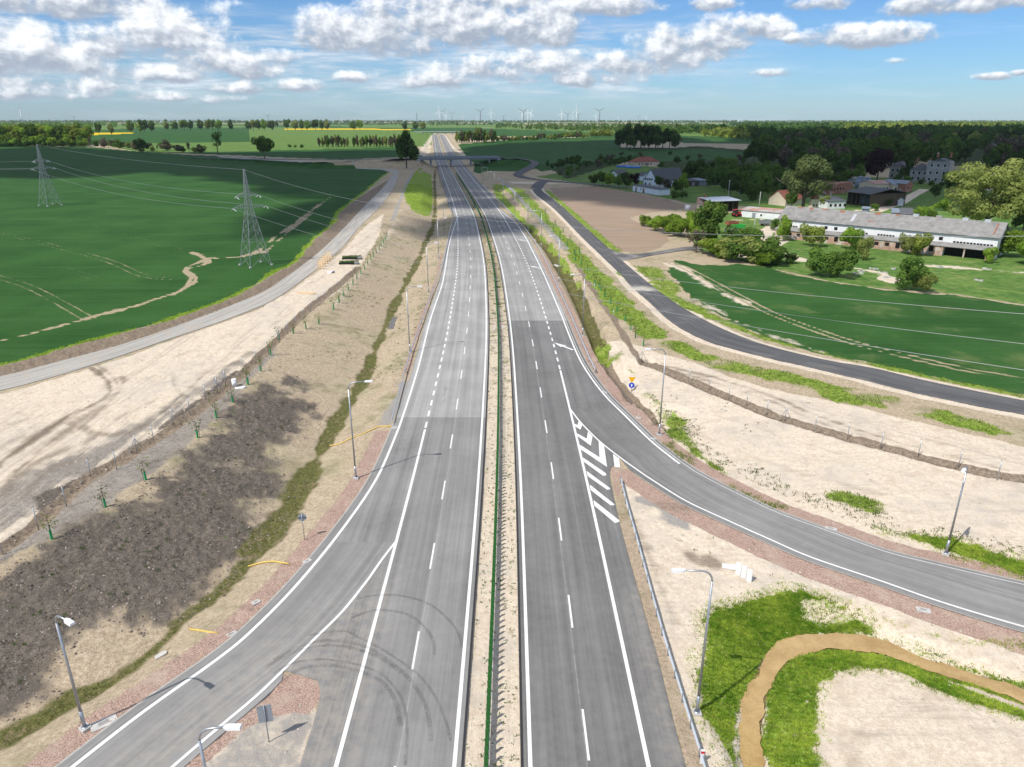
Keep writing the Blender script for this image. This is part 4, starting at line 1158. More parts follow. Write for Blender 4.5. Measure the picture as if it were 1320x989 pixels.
# ---- guard rails
def rail_profile(pts, z0=.75):
    V = []; prof = [(-.02, .155), (.04, .11), (.04, .05), (-.02, .0), (.04, -.05), (.04, -.11), (-.02, -.155)]
    n = len(pts)
    for i in range(n):
        a = np.array(pts[max(i - 1, 0)][:2]); b = np.array(pts[min(i + 1, n - 1)][:2]); tt = (b - a) / (np.hypot(*(b - a)) or 1)
        nx, ny = -tt[1], tt[0]
        for d, z in prof: V.append((pts[i][0] + nx * d, pts[i][1] + ny * d, pts[i][2] + z0 - .155 + z))
    m = len(prof)
    F = [(i * m + k, i * m + k + 1, (i + 1) * m + k + 1, (i + 1) * m + k) for i in range(n - 1) for k in range(m - 1)]
    return V, F
def guard_rail(pts, label, flip=False):
    pts = [(p[0], p[1], max(gz(p[0], p[1]), -.2)) for p in resample(pts, max(2, int(sum(math.dist(a[:2], b[:2]) for a, b in zip(pts, pts[1:])) / 2)))]
    if flip: pts = pts[::-1]
    r = empty('guard_rail', pts[0]); tag(r, label, 'guard rail', 'steel guard rails along the verges')
    rel = [(a - pts[0][0], b - pts[0][1], c - pts[0][2]) for a, b, c in pts]
    b = MB(); b.add(*rail_profile(rel)); o = b.build('rail_beam', M_RAIL, r); o.modifiers.new('solid', 'SOLIDIFY').thickness = .012
    proto = None
    for i, q in enumerate(rel[:100]):
        if proto is None:
            b = MB(); b.box((0, 0, .3), (.1, .06, 1.0)); proto = b.build('post', M_GALVD, r); c = proto
        else: c = proto.copy(); COL.objects.link(c)
        c.location = (q[0], q[1] - .0, q[2])
    return r
guard_rail(list(reversed(px([(505,547),(517,501.5),(530,456),(545,413),(555,385),(562.6,366),(569.5,345),(575,322),(580,298.5),(583.2,280),(580,266),(575,248),(571.5,232)]))), 'galvanised guard rail curving along the left verge, ending at a yellow pipe')
guard_rail(px([(767.5,481),(753.6,451),(736,410),(718,370),(697,326),(680,300),(668,286),(655,272),(640,257),(622,240)]), 'galvanised guard rail along the right verge, ending above the red gravel')
guard_rail(px([(800,622),(806,648),(817,687),(832,742),(854,821.6),(884,918.6),(902.6,978),(925,1060)]), 'galvanised guard rail starting at the hatched nose and running to the bottom edge')
# ---- median barrier with green anti-glare blades
def mx(y): 
    f = float(np.interp(y, [30, 45, 68, 123, 181, 286, 420, 700], [-.35, -.30, -.25, -.1, -.02, .05, .1, .1]))
    return cx(y) + f
bp = (mx(24), 24, -.08)
r = empty('median_barrier', bp); tag(r, 'long green anti-glare barrier down the sandy median between the two carriageways', 'crash barrier')
yy = np.arange(24, 520, 2.0)
rel = [(mx(y) - bp[0], y - bp[1], 0) for y in yy]
b = MB(); b.add(*rail_profile([(q[0] - .1, q[1], q[2]) for q in rel], .78)); b.add(*rail_profile([(q[0] + .1, q[1], q[2]) for q in rel[::-1]], .78)); b.build('rail_beam', M_GALVD, r)
def blade(b, q, s=1.0):
    x, y, z = q
    b.box((x, y, z + 1.2), (.24, .05, .86)); b.box((x, y, z + .76), (.30, .10, .05))
mb_rest = MB(); proto = None; rest_p = MB(); protop = None
for i, y in enumerate(np.arange(24, 520, 2.0 / 3)):
    q = (mx(y) - bp[0], y - bp[1], 0)
    if 9 <= i < 109:
        if proto is None: b = MB(); blade(b, (0, 0, 0)); proto = b.build('anti_glare_blade', M_GREENP, r); c = proto
        else: c = proto.copy(); COL.objects.link(c)
        c.location = q
    else: blade(mb_rest, q)
tag(mb_rest.build('anti_glare_blades', M_GREENP, r), kind='stuff')
for i, q in enumerate(rel):
    if 3 <= i < 103:
        if protop is None: b = MB(); b.box((0, 0, .32), (.08, .12, .9)); protop = b.build('post', M_GALVD, r); c = protop
        else: c = protop.copy(); COL.objects.link(c)
        c.location = q
    else: rest_p.box((q[0], q[1], .32), (.08, .12, .9))
tag(rest_p.build('posts', M_GALVD, r), kind='stuff')

# ---- marker posts on the median
def make_marker():
    r = empty('marker_post', (0, 0, 0))
    b = MB(); b.box((0, 0, .45), (.14, .06, .95)); b.build('post', M_WPAINT, r)
    b = MB(); b.box((0, 0, .78), (.15, .075, .14)); b.build('reflector', M_RED, r); return r, kids_of(r)
mk = make_marker()
for i, (q, s) in enumerate([((637,424),'left'),((648,424),'right')]):
    p = at(*q); place(mk, (p.x, p.y, gz(p.x, p.y)), 0, f'short white marker post with red band, {s} of the green barrier, nearer pair', 'marker post', 'white marker posts on the median', (1.4, 1.4, 1.15))
for i, (q, s) in enumerate([((627.5,317),'left'),((635.5,317),'right')]):
    p = at(*q); place(mk, (p.x, p.y, gz(p.x, p.y)), 0, f'short white marker post with red band, {s} of the green barrier, farther pair', 'marker post', 'white marker posts on the median', (1.4, 1.4, 1.15))
p = at(902, 984); place(mk, (p.x + .1, p.y, gz(p.x, p.y)), 0, 'white marker post with red band beside the guard rail at the bottom edge', 'marker post', 'white marker posts on the median')
# ---- traffic signs
M_SIGNB = mat('sign_back_grey', (.36, .40, .44), .5, .5, var=.1)
M_BLUE = mat('sign_blue', (.01, .07, .55), .4, var=.05)
M_YEL = mat('sign_yellow', (.85, .42, .01), .4, var=.05)
p = at(392.7, 696.5); z = gz(p.x, p.y)
r = empty('round_sign', (p.x, p.y, z), R(8)); tag(r, 'round traffic sign seen from its grey back on the left verge above the ditch', 'traffic sign')
MB().tube([(0, 0, -.2), (0, 0, 2.75)], .035, 8).build('post', M_GALV, r, True)
MB().disc((0, .04, 2.4), .4, .02, (0, 1, 0), 24).build('sign_back', M_SIGNB, r)
MB().box((0, .0, 2.4), (.7, .03, .05)).box((0, .015, 2.4), (.06, .03, .7)).build('bracket', M_BLACK, r)
p = at(347, 957); z = gz(p.x, p.y)
r = empty('panel_sign', (p.x, p.y, z), R(14)); tag(r, 'rectangular road sign seen from its grey back on the bottom left traffic island', 'traffic sign')
MB().tube([(0, 0, -.2), (0, 0, 2.9)], .038, 8).build('post', M_GALV, r, True)
MB().box((0, .06, 2.25), (.85, .025, 1.3)).build('sign_back', M_SIGNB, r)
MB().box((0, .03, 2.25), (.1, .04, 1.28)).build('bracket', M_BLACK, r)
p = at(813.6, 506.5); z = gz(p.x, p.y)
r = empty('give_way_sign', (p.x, p.y, z), R(-4)); tag(r, 'yellow triangle sign above a round blue arrow sign on the sandy right bank', 'traffic sign')
MB().tube([(0, 0, -.3), (0, 0, 2.6)], .035, 8).build('post', M_GALV, r, True)
MB().disc((0, -.07, 2.15), .62, .02, (0, 1, 0), 3, -math.pi / 2).build('triangle_plate', M_YEL, r)
bl_ = MB().disc((0, -.07, 1.2), .42, .02, (0, 1, 0), 26).build('round_plate', M_BLUE, r)
MB().add([(-.06, -.078, .95), (.06, -.078, .95), (.06, -.078, 1.2), (.17, -.078, 1.2), (0, -.078, 1.46), (-.17, -.078, 1.2), (-.06, -.078, 1.2)], [(0, 1, 2, 6), (5, 3, 4)]).build('arrow', M_WPAINT, bl_)
# ---- drain hoses
for i, (pts, lb) in enumerate(((([(505,551),(497,550),(487,551),(470,559),(452,566),(438,573),(425,575.5)]), 'long yellow drain hose from the end of the left guard rail into the ditch'), (([(373,728),(362,726),(352,724.5),(338,726),(320,731)]), 'short yellow drain hose crossing the left verge below the round sign'), (([(281,817),(270,816),(256,813.5),(247,812.5),(245,810.5)]), 'stubby yellow drain hose with white end on the lower left verge'))):
    w_ = [at(*q) for q in pts]
    b = MB().tube([(q.x, q.y, gz(q.x, q.y) + .08) for q in w_], .075, 8).build('drain_hose', M_YPIPE, None, True); tag(b, lb, 'hose', 'yellow drain hoses')
# ---- gully frames and outlet slabs
def slab(q, s, rz, label, name='gully_cover', m=None):
    s = (s[0] * .8, s[1] * .75)
    p = at(*q); z = gz(p.x, p.y)
    r = empty(name, (p.x, p.y, z), R(rz)); tag(r, label, 'gully')
    MB().box((0, 0, .03), (s[0], s[1], .12)).build('surround', m or M_CONC, r); MB().box((0, 0, .093), (s[0] * .4, s[1] * .4, .02)).build('grate', M_CONCD, r)
slab((134,933), (1.9,1.1), 38, 'pale concrete gully surround beside the bottom left lamp')
slab((299,818), (.9,.6), 40, 'small concrete outlet on the left verge below the stubby yellow hose')
slab((396,724), (.9,.6), 50, 'small concrete outlet at the slip road edge near the short yellow hose')
slab((508,552), (1.0,.7), 70, 'concrete outlet where the long yellow hose starts')
slab((330,777), (.8,.6), 45, 'small white slab between two hoses on the left verge')
slab((1190,787), (1.3,.7), -18, 'white concrete slab at the lower edge of the right slip road')
slab((779.5,506), (.9,.5), -50, 'concrete outlet in the red verge facing the blue arrow sign')
slab((823,539), (.9,.5), -40, 'concrete outlet in the red verge just uphill of the right lamp')
slab((1071,682), (1.3,.6), -18, 'concrete outlet on the upper edge of the right slip road')
slab((842,566), (.8,.5), -35, 'small concrete outlet at the foot of the lamp on the right verge')
for i, (q, s, rz, lb) in enumerate((((717,343), (.8,3.0), 20, 'pale concrete chute on the ditch slope behind the right guard rail'), ((208,846), (.8,.4), 40, 'grey broken slab lying in the left ditch'))):
    p = at(*q); b = MB().box((0, 0, .08), (s[0], s[1], .14)).build('concrete_slab', M_CONC, None); b.location = (p.x, p.y, gz(p.x, p.y) + .03); b.rotation_euler = (0, R(-12), R(rz)); tag(b, lb, 'slab')
# ---- concrete retaining units by the basin
for i, (q, lb) in enumerate((((951,741.5),'first'),((958,745.5),'second'),((965,750),'third'))):
    p = at(*q); z = gz(p.x, p.y)
    r = empty('retaining_unit', (p.x, p.y, z), R(-30)); tag(r, f'white concrete retaining unit standing above the grassy basin, {lb} of three from the left', 'concrete unit', 'white concrete units')
    MB().box((0, 0, .62), (.44, .1, 1.2)).build('upright_wall', M_CONCW, r); MB().box((0, .3, .06), (.44, .6, .1)).build('base_slab', M_CONCW, r)
p = at(940, 732); r = empty('fallen_unit', (p.x, p.y, gz(p.x, p.y)), R(-20)); tag(r, 'white concrete unit lying flat beside the three upright ones', 'concrete unit', 'white concrete units')
MB().box((0, 0, .1), (1.2, .6, .12)).build('wall_slab', M_CONCW, r); MB().box((.53, 0, .2), (.14, .6, .3)).build('toe', M_CONCW, r)

# ---- saplings in green guards
M_LEAFY = leafmat('leaf_young', (.10, .17, .03), (.24, .32, .06), .5)
M_BARK = mat('bark', (.11, .085, .065), .9, var=.3, scale=5)
def leaf_quads(cent, size, r2, outward=None, k=.5):
    """small leaf cards with random facing; returns verts, faces"""
    n = len(cent)
    nrm = r2.normal(size=(n, 3))
    if outward is not None: nrm = nrm / np.linalg.norm(nrm, axis=1, keepdims=True) * (1 - k) + outward * k
    nrm /= np.linalg.norm(nrm, axis=1, keepdims=True) + 1e-9
    a = np.cross(nrm, r2.normal(size=(n, 3))); a /= np.linalg.norm(a, axis=1, keepdims=True) + 1e-9
    b = np.cross(nrm, a)
    s = (size * r2.uniform(.6, 1.3, n))[:, None]
    q = np.stack([cent - a * s, cent - b * s * .55, cent + a * s, cent + b * s * .55], 1).reshape(-1, 3)
    f = np.arange(n * 4).reshape(n, 4)
    return q, f
def make_sapling(seed, h=1.9, leaves=60):
    r2 = np.random.default_rng(seed); rr = random.Random(seed)
    r = empty('sapling', (0, 0, 0))
    MB().tube([(0, 0, -.1), (0, 0, .75)], .09, 8, False).build('guard_tube', M_GREENT, r, True)
    b = MB(); b.tube([(0, 0, 0), (.02, 0, h * .6), (rr.uniform(-.06, .06), 0, h)], [.028, .02, .008], 6)
    ends = []
    for k in range(7):
        z = h * (.5 + .06 * k); a = rr.uniform(0, 6.28); L = rr.uniform(.3, .55); e = (math.cos(a) * L, math.sin(a) * L, z + L * .8)
        b.tube([(0, 0, z), e], [.012, .005], 4); ends.append(e)
    b.tube([(.17, 0, -.1), (.17, 0, 1.1)], .022, 5)
    b.build('trunk', M_BARK, r)
    c = np.array([ends[i % len(ends)] for i in range(leaves)]) * r2.uniform(.55, 1.05, (leaves, 1)) + r2.normal(0, .1, (leaves, 3)); c[:, 2] = np.maximum(c[:, 2], h * .45)
    v, f = leaf_quads(c, .085, r2); np_mesh('crown', v, f, M_LEAFY, r)
    return r, kids_of(r)
saps = [make_sapling(s) for s in (1, 2, 3)]
def along(line_, step, start=0.0):
    p = resample(line_, 400); s = np.concatenate([[0], np.cumsum(np.hypot(*np.diff(p[:, :2], axis=0).T))])
    g = np.arange(start, s[-1], step); return [(float(np.interp(q, s, p[:, 0])), float(np.interp(q, s, p[:, 1]))) for q in g]
sl_ = [at(*q) for q in [(-10,737),(67,695),(136,653.6),(188,619),(255,564.7),(279,539),(300,519),(320,496),(336,478.7),(349,458),(360,438),(378,430),(394.5,424),(411,418)]]
sl_ = [(p.x, p.y) for p in sl_[1:]] + [(x, y) for x, y in along([P(430,398,1.9), P(447,376,1.9), P(470,347,1.9), P(490,320,1.9), P(508,292,1.9), P(520,263,1.9)], 5.6)]
for i, (x, y) in enumerate(sl_[:30]):
    place(saps[i % 3], (x, y, gz(x, y)), random.uniform(0, 6), f'young sapling in a green tube, {ORD[i]} from the near end of the left slope row', 'sapling', 'saplings along the left bank', random.uniform(1.15, 1.45))
sr_ = [(829,446),(819,435.7),(813,425.6),(806,414),(796,402),(786.4,391.5),(780,383),(774.5,375),(767,366),(772,371),(757,349),(749,341),(741.5,336),(740.7,328.5),(731,318),(722,309),(713,299),(735,312),(747,326),(726,300),(705,289),(716,291),(697,281),(690,272),(703,276)]
for i, q in enumerate(sr_):
    p = at(*q); place(saps[(i + 1) % 3], (p.x, p.y, gz(p.x, p.y)), random.uniform(0, 6), f'young sapling in a green tube, {ORD[i]} from the near end of the right grass strip', 'sapling', 'saplings along the right bank', random.uniform(1.1, 1.4))
# ---- fence posts not yet hung with mesh
def make_fpost():
    r = empty('fence_post', (0, 0, 0))
    MB().tube([(0, 0, -.3), (0, 0, 2.25)], .045, 7).build('post', M_GALV, r, True); MB().disc((0, 0, 2.25), .055, .04, (0, 0, 1), 7).build('cap', M_BLACK, r)
    return r, kids_of(r)
fp = make_fpost()
def make_fstrut():
    r = empty('braced_fence_post', (0, 0, 0))
    MB().tube([(0, 0, -.3), (0, 0, 2.25)], .05, 7).build('post', M_GALV, r, True); MB().tube([(.9, .1, -.1), (0, 0, 1.9)], .032, 6).build('brace', M_GALV, r); MB().tube([(-.9, -.1, -.1), (0, 0, 1.9)], .032, 6).build('brace', M_GALV, r)
    return r, kids_of(r)
fs = make_fstrut()
fl = [(4,715),(49.6,681.6),(86,653.6),(117.6,616.5),(151,606),(177,585),(199,572),(224,549.5),(245,534),(265.5,516.6),(280.7,506.5),(291,497.7),(314,478.7)]
fl = [at(*q) for q in fl]; fl = [(p.x, p.y) for p in fl] + [p for p in along([P(330,466,1.9), P(360,441,1.9), P(400,402,1.9), P(438,370,1.9), P(460,349,1.9)], 5.0)]
for i, (x, y) in enumerate(fl):
    pr = fs if i in (5, 10, 11) else fp
    place(pr, (x, y, gz(x, y)), random.uniform(-.2, .2) + R(40), f'bare metal fence post in the dark trench on the left, {ORD[i]} from the near end', 'fence post', 'fence posts along the left trench')
fr_ = [(1285,619),(1235,604),(1183,590),(1135,580),(1092,567),(1050,557),(1011.5,544.5),(988,536),(962,525.5),(939,516.6),(913.6,505),(887.6,494),(827,467),(790.5,414),(766,378)]
for i, q in enumerate(fr_):
    p = at(*q); place(fs if i in (6, 12) else fp, (p.x, p.y, gz(p.x, p.y)), R(-20), f'bare metal fence post in the trench across the right sand, {ORD[i]} from the right edge', 'fence post', 'fence posts along the right trench')
# ---- timber frames, planks and plant trays by the gravel road
def crate(q, rz, label):
    p = at(*q); r = empty('timber_frame', (p.x, p.y, gz(p.x, p.y)), R(rz)); tag(r, label, 'timber frame', 'timber frames by the gravel road')
    for sx in (-.65, .65): MB().box((sx, 0, 1.0), (.12, .12, 2.0)).build('upright', M_WOOD, r)
    b = MB(); [b.box((0, .07, .35 + .5 * k), (1.42, .03, .22)) for k in range(4)]; b.build('slats', M_WOOD, r)
    b = MB(); b.bar((-.65, .3, 0), (-.65, .04, 1.4), .08); b.bar((.65, .3, 0), (.65, .04, 1.4), .08); b.build('brace', M_WOOD, r)
for i, q in enumerate([(413,347),(415.5,343.5),(418.5,340.5),(421.5,337),(424.5,334.5)]):
    crate(q, -14, f'upright timber frame beside the gravel road, {ORD[i]} of five from the viewer')
p = at(395, 378.5); b = MB(); [b.box((random.uniform(-.3, .3), .13 * k - .3, .05 + .1 * (k % 2)), (3.6, .12, .07), random.uniform(-.05, .05)) for k in range(7)]
o = b.build('plank_stack', M_WOOD); o.location = (p.x, p.y, gz(p.x, p.y)); o.rotation_euler = (0, 0, R(-4)); tag(o, 'loose stack of pale planks lying on the sand left of the trench', 'planks')
p = at(426, 352); r = empty('tarpaulin_pile', (p.x, p.y, gz(p.x, p.y)), R(20)); tag(r, 'small heap of white sheet and dark tools near the timber frames', 'pile')
b = MB(); [b.box((random.uniform(-.5, .5), random.uniform(-.3, .3), .12 + .08 * k), (.8, .5, .2), random.uniform(0, 3)) for k in range(4)]; b.build('sheet', M_WPAINT, r)
b = MB(); [b.box((.6 + random.uniform(-.4, .4), .4 + random.uniform(-.3, .3), .12), (.5, .15, .2), random.uniform(0, 3)) for k in range(5)]; b.build('tools', M_BLACK, r)
M_CONIF = leafmat('leaf_seedling', (.04, .09, .02), (.10, .19, .045), .35)
for i, (q0, q1, lb) in enumerate((((441,334),(467,334),'farther'), ((437,340.5),(463,340.5),'nearer'))):
    a, b_ = at(*q0), at(*q1); r = empty('seedling_tray', (a.x, a.y, gz(a.x, a.y)), math.atan2(b_.y - a.y, b_.x - a.x)); L = (b_ - a).length
    tag(r, f'long tray of dark green seedlings beside the trench, the {lb} of two', 'plant tray', 'seedling trays')
    MB().box((L / 2, 0, .14), (L, 1.5, .28)).build('tray', M_BLACK, r)
    c = np.stack([rng.uniform(.1, L - .1, 1400), rng.uniform(-.7, .7, 1400), rng.uniform(.25, .8, 1400)], 1); v, f = leaf_quads(c, .1, rng); np_mesh('seedlings', v, f, M_CONIF, r)
    MB().box((L - .6, -.78, .42), (1.1, .05, .6)).build('end_rack', M_GALV, r)
p = at(302.5, 498); r = empty('white_drum', (p.x, p.y, gz(p.x, p.y)), 0); tag(r, 'white drum beside a crumpled white sheet among the left saplings', 'drum')
MB().tube([(0, 0, 0), (0, 0, 1.0)], .32, 14).build('body', M_WPAINT, r, True); MB().disc((0, 0, 1.0), .34, .05, (0, 0, 1), 14).build('lid', M_WPAINT, r)
p = at(309, 501); o = MB().box((0, 0, .08), (1.2, .6, .12), .3).box((.4, .2, .15), (.6, .5, .1), .9).build('plastic_sheet', M_WPAINT); o.location = (p.x, p.y, gz(p.x, p.y)); tag(o, 'crumpled white plastic sheet beside the white drum', 'sheet')

# ---- pylons and cables
M_PYL = mat('pylon_steel', (.31, .33, .34), .6, .3, var=.15, scale=2)
def make_pylon(H=25.5, base=3.1, arms=((15.6, 3.6, 4.3), (18.6, 2.6, 2.7))):
    r = empty('power_pylon', (0, 0, 0))
    wd = lambda z: base + (.82 - base) * z / 15 if z < 15 else .82 - (z - 15) / (H - 15) * .66
    lv = [0, 3.6, 6.8, 9.6, 12.0, 13.9, 15.6, 17.1, 18.6, 20.2, 21.8, 23.3, 24.6, H]
    cor = ((-1, -1), (1, -1), (1, 1), (-1, 1))
    for sx, sy in cor:
        b = MB()
        for z0, z1 in zip(lv[:-1], lv[1:]): b.bar((sx * wd(z0) / 1, sy * wd(z0), z0), (sx * wd(z1), sy * wd(z1), z1), .13 if z0 < 12 else .09)
        b.build('leg', M_PYL, r)
        MB().box((sx * wd(0), sy * wd(0), .1), (.6, .6, .5)).build('footing', M_CONC, r)
    b = MB()
    for z0, z1 in zip(lv[:-1], lv[1:]):
        for k in range(4):
            (ax, ay), (bx, by) = cor[k], cor[(k + 1) % 4]
            b.bar((ax * wd(z0), ay * wd(z0), z0), (bx * wd(z1), by * wd(z1), z1), .055); b.bar((bx * wd(z0), by * wd(z0), z0), (ax * wd(z1), ay * wd(z1), z1), .055)
            if z0 > 0: b.bar((ax * wd(z0), ay * wd(z0), z0), (bx * wd(z0), by * wd(z0), z0), .05)
    b.build('lattice', M_PYL, r)
    tips = []
    for z, la, lb in arms:
        for s, L in ((-1, la), (1, lb)):
            b = MB(); w0 = wd(z); tip = (s * (w0 + L), 0, z + .1)
            for sy in (-1, 1):
                b.bar((s * w0, sy * w0, z), tip, .09); b.bar((s * w0, sy * w0, z + 1.1), tip, .08)
                for f in (.33, .66):
                    x = s * (w0 + L * f); b.bar((x, sy * w0 * (1 - f), z), (x, sy * w0 * (1 - f), z + 1.1 * (1 - f)), .06)
            arm = b.build('cross_arm', M_PYL, r); tips.append(tip)
            for q in (-1, 1):
                b = MB(); pts = [(tip[0], q * .1, z)] ; pts.append((tip[0] - s * .2, q * 1.4, z - .55))
                b.tube(pts, .085, 6); b.build('insulator', M_LENS, arm)
    return r, kids_of(r), tips
pyl = make_pylon()
P1 = at(330, 342); P1.z = gz(P1.x, P1.y); P2 = at(65, 265); P2.z = gz(P2.x, P2.y)
P3 = Vector((P1.x + 205 * math.cos(R(-48)), P1.y + 205 * math.sin(R(-48)), 0)); P3.z = gz(P3.x, P3.y)
P0 = Vector((P2.x - 210, P2.y + 120, 0)); P0.z = gz(P0.x, P0.y)
a12 = math.atan2(P1.y - P2.y, P1.x - P2.x)
place(pyl[:2], P1, a12 + math.pi / 2, 'tall lattice power pylon in the green field beside the gravel road', 'power pylon', 'pylons of the power line', .9)
place(pyl[:2], P2, a12 + math.pi / 2 + .3, 'farther lattice power pylon near the left edge of the green field', 'power pylon', 'pylons of the power line', .95)
place(pyl[:2], P3, R(-48) + math.pi / 2, 'lattice power pylon standing right of the road outside the view', 'power pylon', 'pylons of the power line', 1.4)
M_CABLE = mat('cable', (.33, .34, .35), .5, .3, var=.05)
def cable(a, b, sag, label, rad=.021):
    a, b = Vector(a), Vector(b)
    pts = [a.lerp(b, f) - Vector((0, 0, 4 * sag * f * (1 - f))) for f in np.linspace(0, 1, 40)]
    o = MB().tube(pts, rad, 5).build('power_cable', M_CABLE); tag(o, label, 'power cable', 'cables of the power line')
def tipw(Pp, rz, tp): 
    m = Matrix.Rotation(rz, 3, 'Z'); return Pp + m @ Vector(tp)
rz1, rz2, rz3 = a12 + math.pi / 2, a12 + math.pi / 2 + .3, R(-48) + math.pi / 2
names = ['lower outer', 'lower inner', 'upper outer', 'upper inner']
for i, tp in enumerate(pyl[2]):
    if i == 2: continue
    q1 = tipw(P1, rz1, Vector(tp) * .9)
    cable(tipw(P2, rz2, Vector(tp) * .95), q1, 2.6, f'{names[i]} power cable between the two pylons over the green field', .028)
    cable(q1, tipw(P3, rz3, Vector(tp) * 1.4), [4.1, 5.3, 0, 6.2][i], f'{names[i]} power cable sagging from the near pylon across the road')
    cable(tipw(P2, rz2, Vector(tp) * .95), tipw(P0, rz2, tp), 3.0, f'{names[i]} power cable running from the farther pylon out to the left edge', .028)
top = (0, 0, 25.4)
cable(tipw(P2, 0, Vector(top) * .95), tipw(P1, 0, Vector(top) * .9), 1.2, 'earth wire joining the tops of the two pylons', .024)
cable(tipw(P1, 0, Vector(top) * .9), tipw(P3, 0, (0, 0, 35)), 7.5, 'earth wire from the near pylon top across the road', .02)

# ---- overbridge
M_DECK = mat('bridge_concrete', (.34, .35, .36), .85, var=.15, scale=1)
M_PARA = mat('bridge_parapet', (.26, .30, .33), .5, .4, var=.1)
DA, DB = DECK_A.copy(), DECK_B.copy(); dv = (DB - DA); BL = dv.length; brz = math.atan2(dv.y, dv.x)
r = empty('road_bridge', (DA.x, DA.y, DECK_Z), brz); tag(r, 'low concrete road bridge carrying the side road over both carriageways', 'bridge')
b = MB(); b.box((BL / 2, 0, -.75), (BL, 8.2, 1.3)); b.box((BL / 2, 0, -.08), (BL, 10.2, .24)); dk = b.build('deck', M_DECK, r)
b = MB(); b.box((BL / 2, 0, .045), (BL, 7.0, .02)); b.build('deck_surface', M_LOCAL, dk)
for s in (-1, 1):
    b = MB(); b.box((BL / 2, s * 4.9, .62), (BL + 3, .08, .85)); b.box((BL / 2, s * 4.9, 1.12), (BL + 3, .14, .1)); b.build('parapet', M_PARA, r)
for f in (.14, .40, .66, .90):
    b = MB()
    for s in (-2.6, 0, 2.6): b.tube([(BL * f, s, -1.3), (BL * f, s, -DECK_Z - 1.5)], .5, 12)
    b.box((BL * f, 0, -1.55), (1.3, 7.6, .5)); b.build('pier', M_DECK, r)
for x in (-1.5, BL + 1.5):
    b = MB(); b.box((x, 0, -2.2), (3, 9.6, 4.2)); b.build('abutment', M_DECK, r)
# far overbridge at the crest
yb_ = 1545; r = empty('distant_bridge', (cx(yb_), yb_, 7.5)); tag(r, 'distant overbridge crossing the road at the crest', 'bridge')
b = MB(); b.box((0, 0, 5.6), (95, 9, 1.5)); b.build('deck', M_DECK, r)
for x in (-30, 0, 30): MB().box((x, 0, 2.2), (1.4, 6, 5.4)).build('pier', M_DECK, r)

# ---- wind turbines
M_TURBW = mat('turbine_white', (.80, .81, .82), .5, var=.03); M_TURB_SHADE = mat('turbine_cloud_shade', (.20, .22, .25), .6, var=.03)  # the dark grey paints cloud shade on to some of the turbines
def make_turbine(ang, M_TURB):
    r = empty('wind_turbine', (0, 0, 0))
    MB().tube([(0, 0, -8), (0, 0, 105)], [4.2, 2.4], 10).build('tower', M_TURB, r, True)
    MB().box((0, 2, 106.5), (4.2, 11, 4.4)).build('nacelle', M_TURB, r)
    hub = MB().disc((0, -6.2, 106.5), 2.2, 3.0, (0, 1, 0), 12).build('rotor_hub', M_TURB, r)
    for k in range(3):
        a = ang + k * 2 * math.pi / 3
        b = MB(); c, s = math.cos(a), math.sin(a)
        P_ = lambda d, w, y: (c * d - s * w, y, s * d + c * w)
        vs = []
        for d, wl, wr in ((1, -1.8, 1.8), (10, -1.8, 4.0), (54, -.8, 1.1)):
            vs += [P_(d, wl, -5.3), P_(d, wr, -5.3), P_(d, wr, -4.5), P_(d, wl, -4.5)]
        fs_ = []
        for j in range(2):
            o4 = 4 * j; fs_ += [(o4, o4 + 1, o4 + 5, o4 + 4), (o4 + 1, o4 + 2, o4 + 6, o4 + 5), (o4 + 2, o4 + 3, o4 + 7, o4 + 6), (o4 + 3, o4, o4 + 4, o4 + 7)]
        fs_ += [(3, 2, 1, 0), (8, 9, 10, 11)]
        b.add([(x, y, z + 106.5) for x, y, z in vs], fs_).build('blade', M_TURB, hub)
    return r, kids_of(r)
turbs = [make_turbine(a, m_) for a, m_ in ((.6, M_TURB_SHADE), (1.57, M_TURBW), (1.1, M_TURBW))]
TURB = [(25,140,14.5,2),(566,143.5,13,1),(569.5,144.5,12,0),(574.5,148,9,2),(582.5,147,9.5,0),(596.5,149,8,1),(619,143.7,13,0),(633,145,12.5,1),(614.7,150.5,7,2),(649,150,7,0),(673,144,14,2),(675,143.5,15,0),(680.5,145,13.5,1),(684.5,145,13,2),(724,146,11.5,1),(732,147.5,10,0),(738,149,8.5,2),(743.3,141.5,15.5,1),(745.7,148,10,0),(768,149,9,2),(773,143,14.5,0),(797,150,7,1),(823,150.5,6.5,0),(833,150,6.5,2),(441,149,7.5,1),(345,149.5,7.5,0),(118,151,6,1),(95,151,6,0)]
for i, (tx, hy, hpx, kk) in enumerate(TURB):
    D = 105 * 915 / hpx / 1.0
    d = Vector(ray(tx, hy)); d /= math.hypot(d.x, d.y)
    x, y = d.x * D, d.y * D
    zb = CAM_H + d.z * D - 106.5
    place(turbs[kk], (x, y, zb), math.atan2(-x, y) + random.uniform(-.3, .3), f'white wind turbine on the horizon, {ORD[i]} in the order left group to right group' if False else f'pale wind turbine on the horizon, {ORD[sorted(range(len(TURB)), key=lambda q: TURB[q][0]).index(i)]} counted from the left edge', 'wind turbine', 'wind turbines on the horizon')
q = Pf(537, 160); D = 3900; d = Vector(ray(537, 145)); d /= math.hypot(d.x, d.y)
r = empty('radio_mast', (d.x * D, d.y * D, 0)); tag(r, 'slim dark mast on the horizon left of the motorway crest', 'mast')
MB().tube([(0, 0, 0), (0, 0, 60)], [2.2, 1.6], 8).build('shaft', M_GALVD, r); MB().tube([(0, 0, 60), (0, 0, 66)], [2.6, 2.2], 8).build('mast_head', M_GALVD, r)
